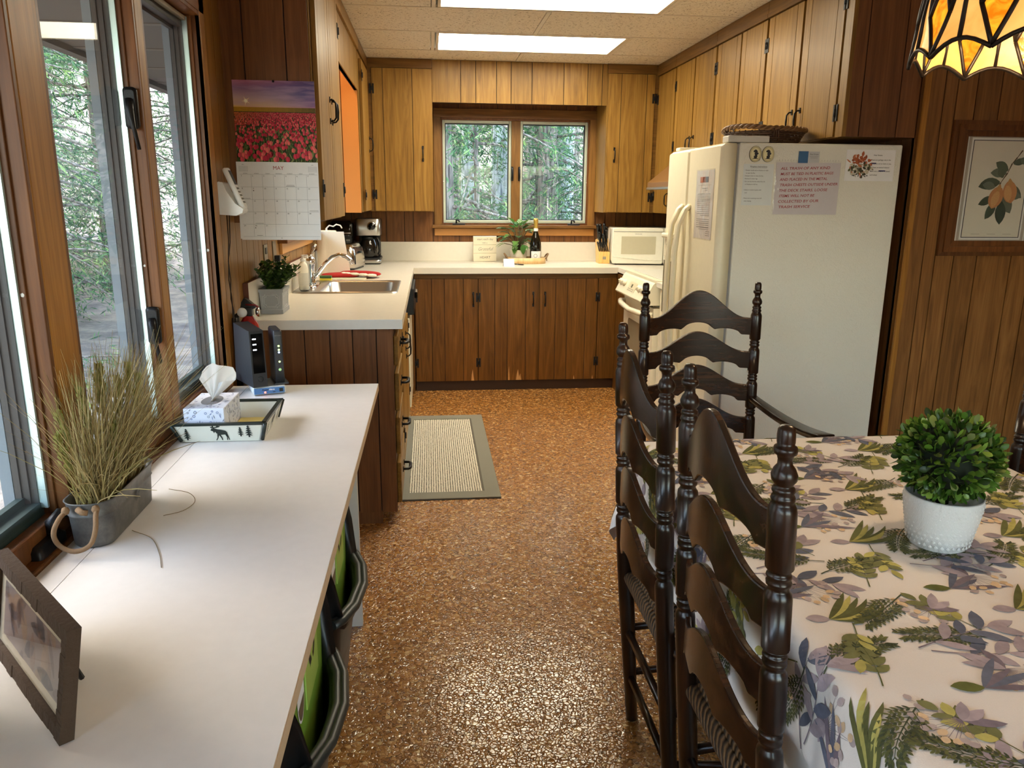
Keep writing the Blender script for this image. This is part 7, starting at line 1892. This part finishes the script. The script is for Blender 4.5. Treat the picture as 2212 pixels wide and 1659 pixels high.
# wicker basket
t = thing('wicker_basket', 'dark woven wicker basket on top of the fridge', 'basket', (1.52, 3.49, 1.673))
bm_ = simple('wicker', lin(66,42,26), .5, bump=.3); bl = simple('wicker_light', lin(112,78,44), .45)
bx, by_, bz = 1.522, 3.535, 1.674
mb = MB(); ra, rb = .175, .175
def ell(a, f): k = .80+.20*f; return bx+ra*k*math.cos(a), by_+rb*k*math.sin(a)
for row in range(7):
    z = bz+.005+.0085*row; pts = []
    for k in range(73):
        a = 2*PI*k/72; x, y_ = ell(a, row/7); w_ = .0035*(1 if (k+row) % 2 else -1); pts.append((x+w_*math.cos(a), y_+w_*math.sin(a), z))
    mb.tube(pts, .0048, 6, caps=False)
for k in range(36):
    a = 2*PI*k/36; p, q = ell(a, 0), ell(a, 1); mb.tube([(p[0],p[1],bz),(q[0],q[1],bz+.062)], .003, 5)
n = 40; mb.poly([Vector((*ell(2*PI*k/n, 0), bz+.004)) for k in range(n)])
for k in range(3):
    for a_ in (-1.75,): x, y_ = ell(a_+.05*k, 1); mb.tube([(x,y_-.008,bz+.03),(x,y_-.012,bz+.055),(x,y_,bz+.075)], .004, 5)
mb.build('woven_body', bm_, t)
mb = MB()
for s_ in range(3):
    pts = []
    for k in range(145):
        a = 2*PI*k/144; ph = 14*a+s_*2*PI/3; x, y_ = ell(a, 1); rr_ = .009; lift = .012*math.sin(a*2+.6)
        pts.append((x+rr_*math.cos(ph)*math.cos(a), y_+rr_*math.cos(ph)*math.sin(a), bz+.068+rr_*.7*math.sin(ph)+max(0,lift)))
    mb.tube(pts, .006, 6, caps=False)
mb.build('braided_rim', bl, t)

# ---------------------------------------------------------------- rug
t = thing('rug', 'grey bordered kitchen rug with cream loops on the cork floor', 'rug', (.09, 4.28, 0))
rx0, rx1, ry0, ry1 = -.20, .327, 3.535, 5.01
mb = MB(); 
for a0, a1, b0, b1 in ((rx0,rx1,ry0,ry0+.085),(rx0,rx1,ry1-.085,ry1),(rx0,rx0+.075,ry0+.085,ry1-.085),(rx1-.075,rx1,ry0+.085,ry1-.085)): mb.box(a0,a1,b0,b1,0.0005,.009)
mb.build('border', simple('rug_grey', lin(136,134,124), .95, spec=.1, bump=.8, bscale=420), t)
mb = MB(); mb.box(rx0+.075, rx1-.075, ry0+.085, ry1-.085, .0005, .008, 0); rr = random.Random(31)
x = rx0+.082
while x < rx1-.080:
    y_ = ry0+.092
    while y_ < ry1-.092:
        h = rr.uniform(.0105,.0125); w_ = .0044+rr.uniform(-.0004,.0004); l_ = .0085; xo = x+rr.uniform(-.0006,.0006)
        mb.add([(xo-w_,y_-l_,.0075),(xo+w_,y_-l_,.0075),(xo+w_,y_+l_,.0075),(xo-w_,y_+l_,.0075),(xo-w_*.6,y_-l_*.55,h),(xo+w_*.6,y_-l_*.55,h),(xo+w_*.6,y_+l_*.55,h),(xo-w_*.6,y_+l_*.55,h)], [(4,5,6,7),(0,1,5,4),(1,2,6,5),(2,3,7,6),(3,0,4,7)], 1, None, True)
        y_ += .0205
    x += .0122
o = mb.build('loop_pile', [simple('rug_base', lin(104,100,92), .95, spec=.1), simple('rug_loop', lin(226,220,204), .95, spec=.1, bump=.5, bscale=400)], t); o['kind'] = 'stuff'
mb = MB(); mb.box(rx0-.002, rx1+.002, ry0-.002, ry1+.002, .0003, .004); mb.build('binding', simple('rug_binding', lin(72,72,70), .9), t)
# ---------------------------------------------------------------- the woods outside
GZ = -.55
def ground_mat():
    m, nt, b = newmat('forest_floor'); L = nt.links.new
    geo = nt.nodes.new('ShaderNodeNewGeometry'); nz = nt.nodes.new('ShaderNodeTexNoise'); nz.inputs['Scale'].default_value = 2.2; nz.inputs['Detail'].default_value = 8; nz.inputs['Roughness'].default_value = .7; L(geo.outputs['Position'], nz.inputs['Vector'])
    r_ = ramp(nt, [(.3, lin(92,82,80)), (.5, lin(136,124,116)), (.62, lin(168,152,136)), (.8, lin(120,132,96))]); L(nz.outputs['Fac'], r_.inputs['Fac']); L(r_.outputs[0], b.inputs['Base Color']); b.inputs['Roughness'].default_value = .95
    bp = nt.nodes.new('ShaderNodeBump'); bp.inputs['Strength'].default_value = 1; bp.inputs['Distance'].default_value = .1; L(nz.outputs['Fac'], bp.inputs['Height']); L(bp.outputs[0], b.inputs['Normal'])
    return m
mb = MB(); mb.grid(lambda u, v: Vector((-50+100*u, -20+90*v, GZ+.25*noise.noise(Vector((u*22, v*22, 0)))+max(0, max(0, -6-(-50+100*u))*.16)+max(0, -14-(-50+100*u))*.5+max(0,(-20+90*v-14))*.06+max(0,(-20+90*v-26))*.4)), 60, 60)
mb.build('ground', ground_mat(), kind='structure')
def bark(name, c1, c2, sc=1):
    m, nt, b = newmat(name); L = nt.links.new
    tc = nt.nodes.new('ShaderNodeTexCoord'); mp = nt.nodes.new('ShaderNodeMapping'); mp.inputs['Scale'].default_value = (14*sc, 14*sc, 2.2*sc); L(tc.outputs['Object'], mp.inputs['Vector'])
    nz = nt.nodes.new('ShaderNodeTexNoise'); nz.inputs['Scale'].default_value = 2; nz.inputs['Detail'].default_value = 6; L(mp.outputs[0], nz.inputs['Vector'])
    r_ = ramp(nt, [(.35, c1), (.62, c2)]); L(nz.outputs['Fac'], r_.inputs['Fac']); L(r_.outputs[0], b.inputs['Base Color']); b.inputs['Roughness'].default_value = .95
    bp = nt.nodes.new('ShaderNodeBump'); bp.inputs['Strength'].default_value = 1; bp.inputs['Distance'].default_value = .03; L(nz.outputs['Fac'], bp.inputs['Height']); L(bp.outputs[0], b.inputs['Normal'])
    return m
BARK = bark('hemlock_bark', lin(78,70,66), lin(158,148,140)); BIRCH = bark('pale_bark', lin(126,132,138), lin(214,218,222), .7)
NEED = leafmat('hemlock_needles', [(0, lin(40,74,52)), (.45, lin(70,112,78)), (.8, lin(108,150,98)), (1, lin(158,188,112))], rough=.6, trans=.45, spec=.2)
def make_tree(label, trad, h, lo, hi, nb, spread, seed, barkm):
    rr = random.Random(seed)
    t = thing('tree', label, 'tree', (0,0,0), 'trees in the woods outside')
    mb = MB(); pts = []; rs = []
    for k in range(13):
        f = k/12; pts.append((.12*math.sin(f*5+seed)*f, .10*math.cos(f*4+seed)*f, -.3+h*f)); rs.append(trad*(1.35 if k == 0 else 1)*(1-.75*f))
    mb.tube(pts, rs, 14); mb.build('trunk', barkm, t)
    br = MB(); fo = MB()
    for k in range(nb):
        z = lo+(hi-lo)*(k+rr.random())/nb; a = rr.uniform(0, 2*PI); L_ = spread*rr.uniform(.5,1)*(1-.5*(z-lo)/(h-lo+.01))
        d = Vector((math.cos(a), math.sin(a), rr.uniform(-.25,.25)))
        P = [Vector((0,0,z))+d*(L_*s_)+Vector((0,0,-.22*L_*s_*s_)) for s_ in (0,.25,.5,.75,1)]
        br.tube(P, [.022,.017,.012,.008,.003], 5)
        if rr.random() < .12: continue
        side_ = d.cross(Vector((0,0,1))).normalized()
        m_ = int(L_*85)
        for i in range(m_):
            s_ = rr.uniform(.12,1.0); c = Vector((0,0,z))+d*(L_*s_)+Vector((0,0,-.22*L_*s_*s_))+side_*rr.gauss(0,.16*L_*(1.15-s_))+Vector((0,0,rr.gauss(-.05,.10)))
            dd = (d*rr.uniform(.2,1)+side_*rr.uniform(-1,1)+Vector((0,0,rr.uniform(-.7,.1)))).normalized(); ln = rr.uniform(.07,.16)
            w_ = dd.cross(Vector((rr.gauss(0,.6),rr.gauss(0,.6),1))).normalized()*rr.uniform(.005,.012)
            e = c+dd*ln; mid = c.lerp(e, .45)
            fo.add([c, mid-w_, e, mid+w_], [(0,1,2,3)])
            for q in (.35,.65):
                cc = c.lerp(e, q); d2 = (dd+w_.normalized()*rr.choice((-1,1))).normalized()*ln*.5; w2 = d2.cross(Vector((0,0,1))).normalized()*.006
                fo.add([cc, cc+d2*.5-w2, cc+d2, cc+d2*.5+w2], [(0,1,2,3)])
    br.build('branches', BARK, t); fo.build('foliage', NEED, t)
    return t
A_ = make_tree('dark hemlock tree among the woods outside the windows', .17, 11, 1.2, 10, 62, 2.2, 1, BARK)
B_ = make_tree('pale straight trunk with thin foliage in the woods outside', .16, 12, 2.6, 11, 40, 1.9, 2, BIRCH)
C_ = make_tree('young bushy hemlock with low green boughs outside', .05, 5.5, .3, 5.2, 60, 1.5, 3, BARK)
used = set()
def plant(src, x, y, rz, s_=1.0):
    t = src if src.name not in used else copy_tree(src)
    used.add(src.name); t.location = (x, y, GZ-.1); t.rotation_euler = (0, 0, rz); t.scale = (s_, s_, s_)
rr = random.Random(77)
# behind the back window
for src, x, y, s_ in ((A_,.12,9.6,1.2),(B_,.62,12.5,1.0),(B_,.98,11.2,.9),(A_,1.62,10.8,1.0),(B_,2.15,12.6,1.1),(C_,.55,9.9,1.0),(C_,1.55,11.6,1.1),(C_,-.3,12.2,1.2),(A_,2.6,14.5,1),(A_,-.9,14,1),(A_,.5,16.5,1.1),(B_,1.5,17,1.2),(A_,2.4,19,1.2),(A_,.9,21,1.3),(C_,1.2,14.2,1.3),(C_,2.6,11.0,1.2),(A_,-2.2,18,1.2),(A_,4.2,18,1.2),(A_,3.4,23,1.3),(A_,-.6,24,1.3)):
    plant(src, x, y, rr.uniform(0, 6.28), s_)
# beyond the left windows
for src, x, y, s_ in ((B_,-3.3,5.25,1.0),(A_,-4.6,9.2,1.0),(C_,-4.2,7.6,1.0),(A_,-5.6,7.0,1.0),(B_,-5.2,10.6,1.0),(C_,-6.2,9.4,1.3),(A_,-7.4,10.5,1.1),(A_,-7.0,13.5,1.2),(A_,-9.5,12,1.2),(C_,-8.2,12.2,1.4),(A_,-6.2,16,1.2),(A_,-10.5,16,1.3),(B_,-8.8,15.2,1.2),(A_,-9,20,1.3),(A_,-13,18,1.3),(A_,-12,24,1.4),(A_,-16,22,1.4),(A_,-5.6,4.6,1.0),(A_,-7.5,6.5,1.1),(A_,-8.5,3.0,1.1),(C_,-7.2,8.0,1.3),(A_,-11,8,1.2),(A_,-14,12,1.3),(C_,-5.4,12.2,1.2),(A_,-4.2,15.5,1.1),(C_,-6.6,7.6,1.5),(C_,-8.6,9.6,1.6),(C_,-9.8,14,1.7),(C_,-7.4,15,1.6),(A_,-10.8,11,1.3),(A_,-12.5,14.5,1.3),(C_,-11.5,12.6,1.8),(A_,-8.2,18,1.3),(C_,-6.8,18.5,1.7),(A_,-10.2,6,1.2),(C_,-9.2,5.6,1.6)):
    y += 0
    plant(src, x, y, rr.uniform(0, 6.28), s_)
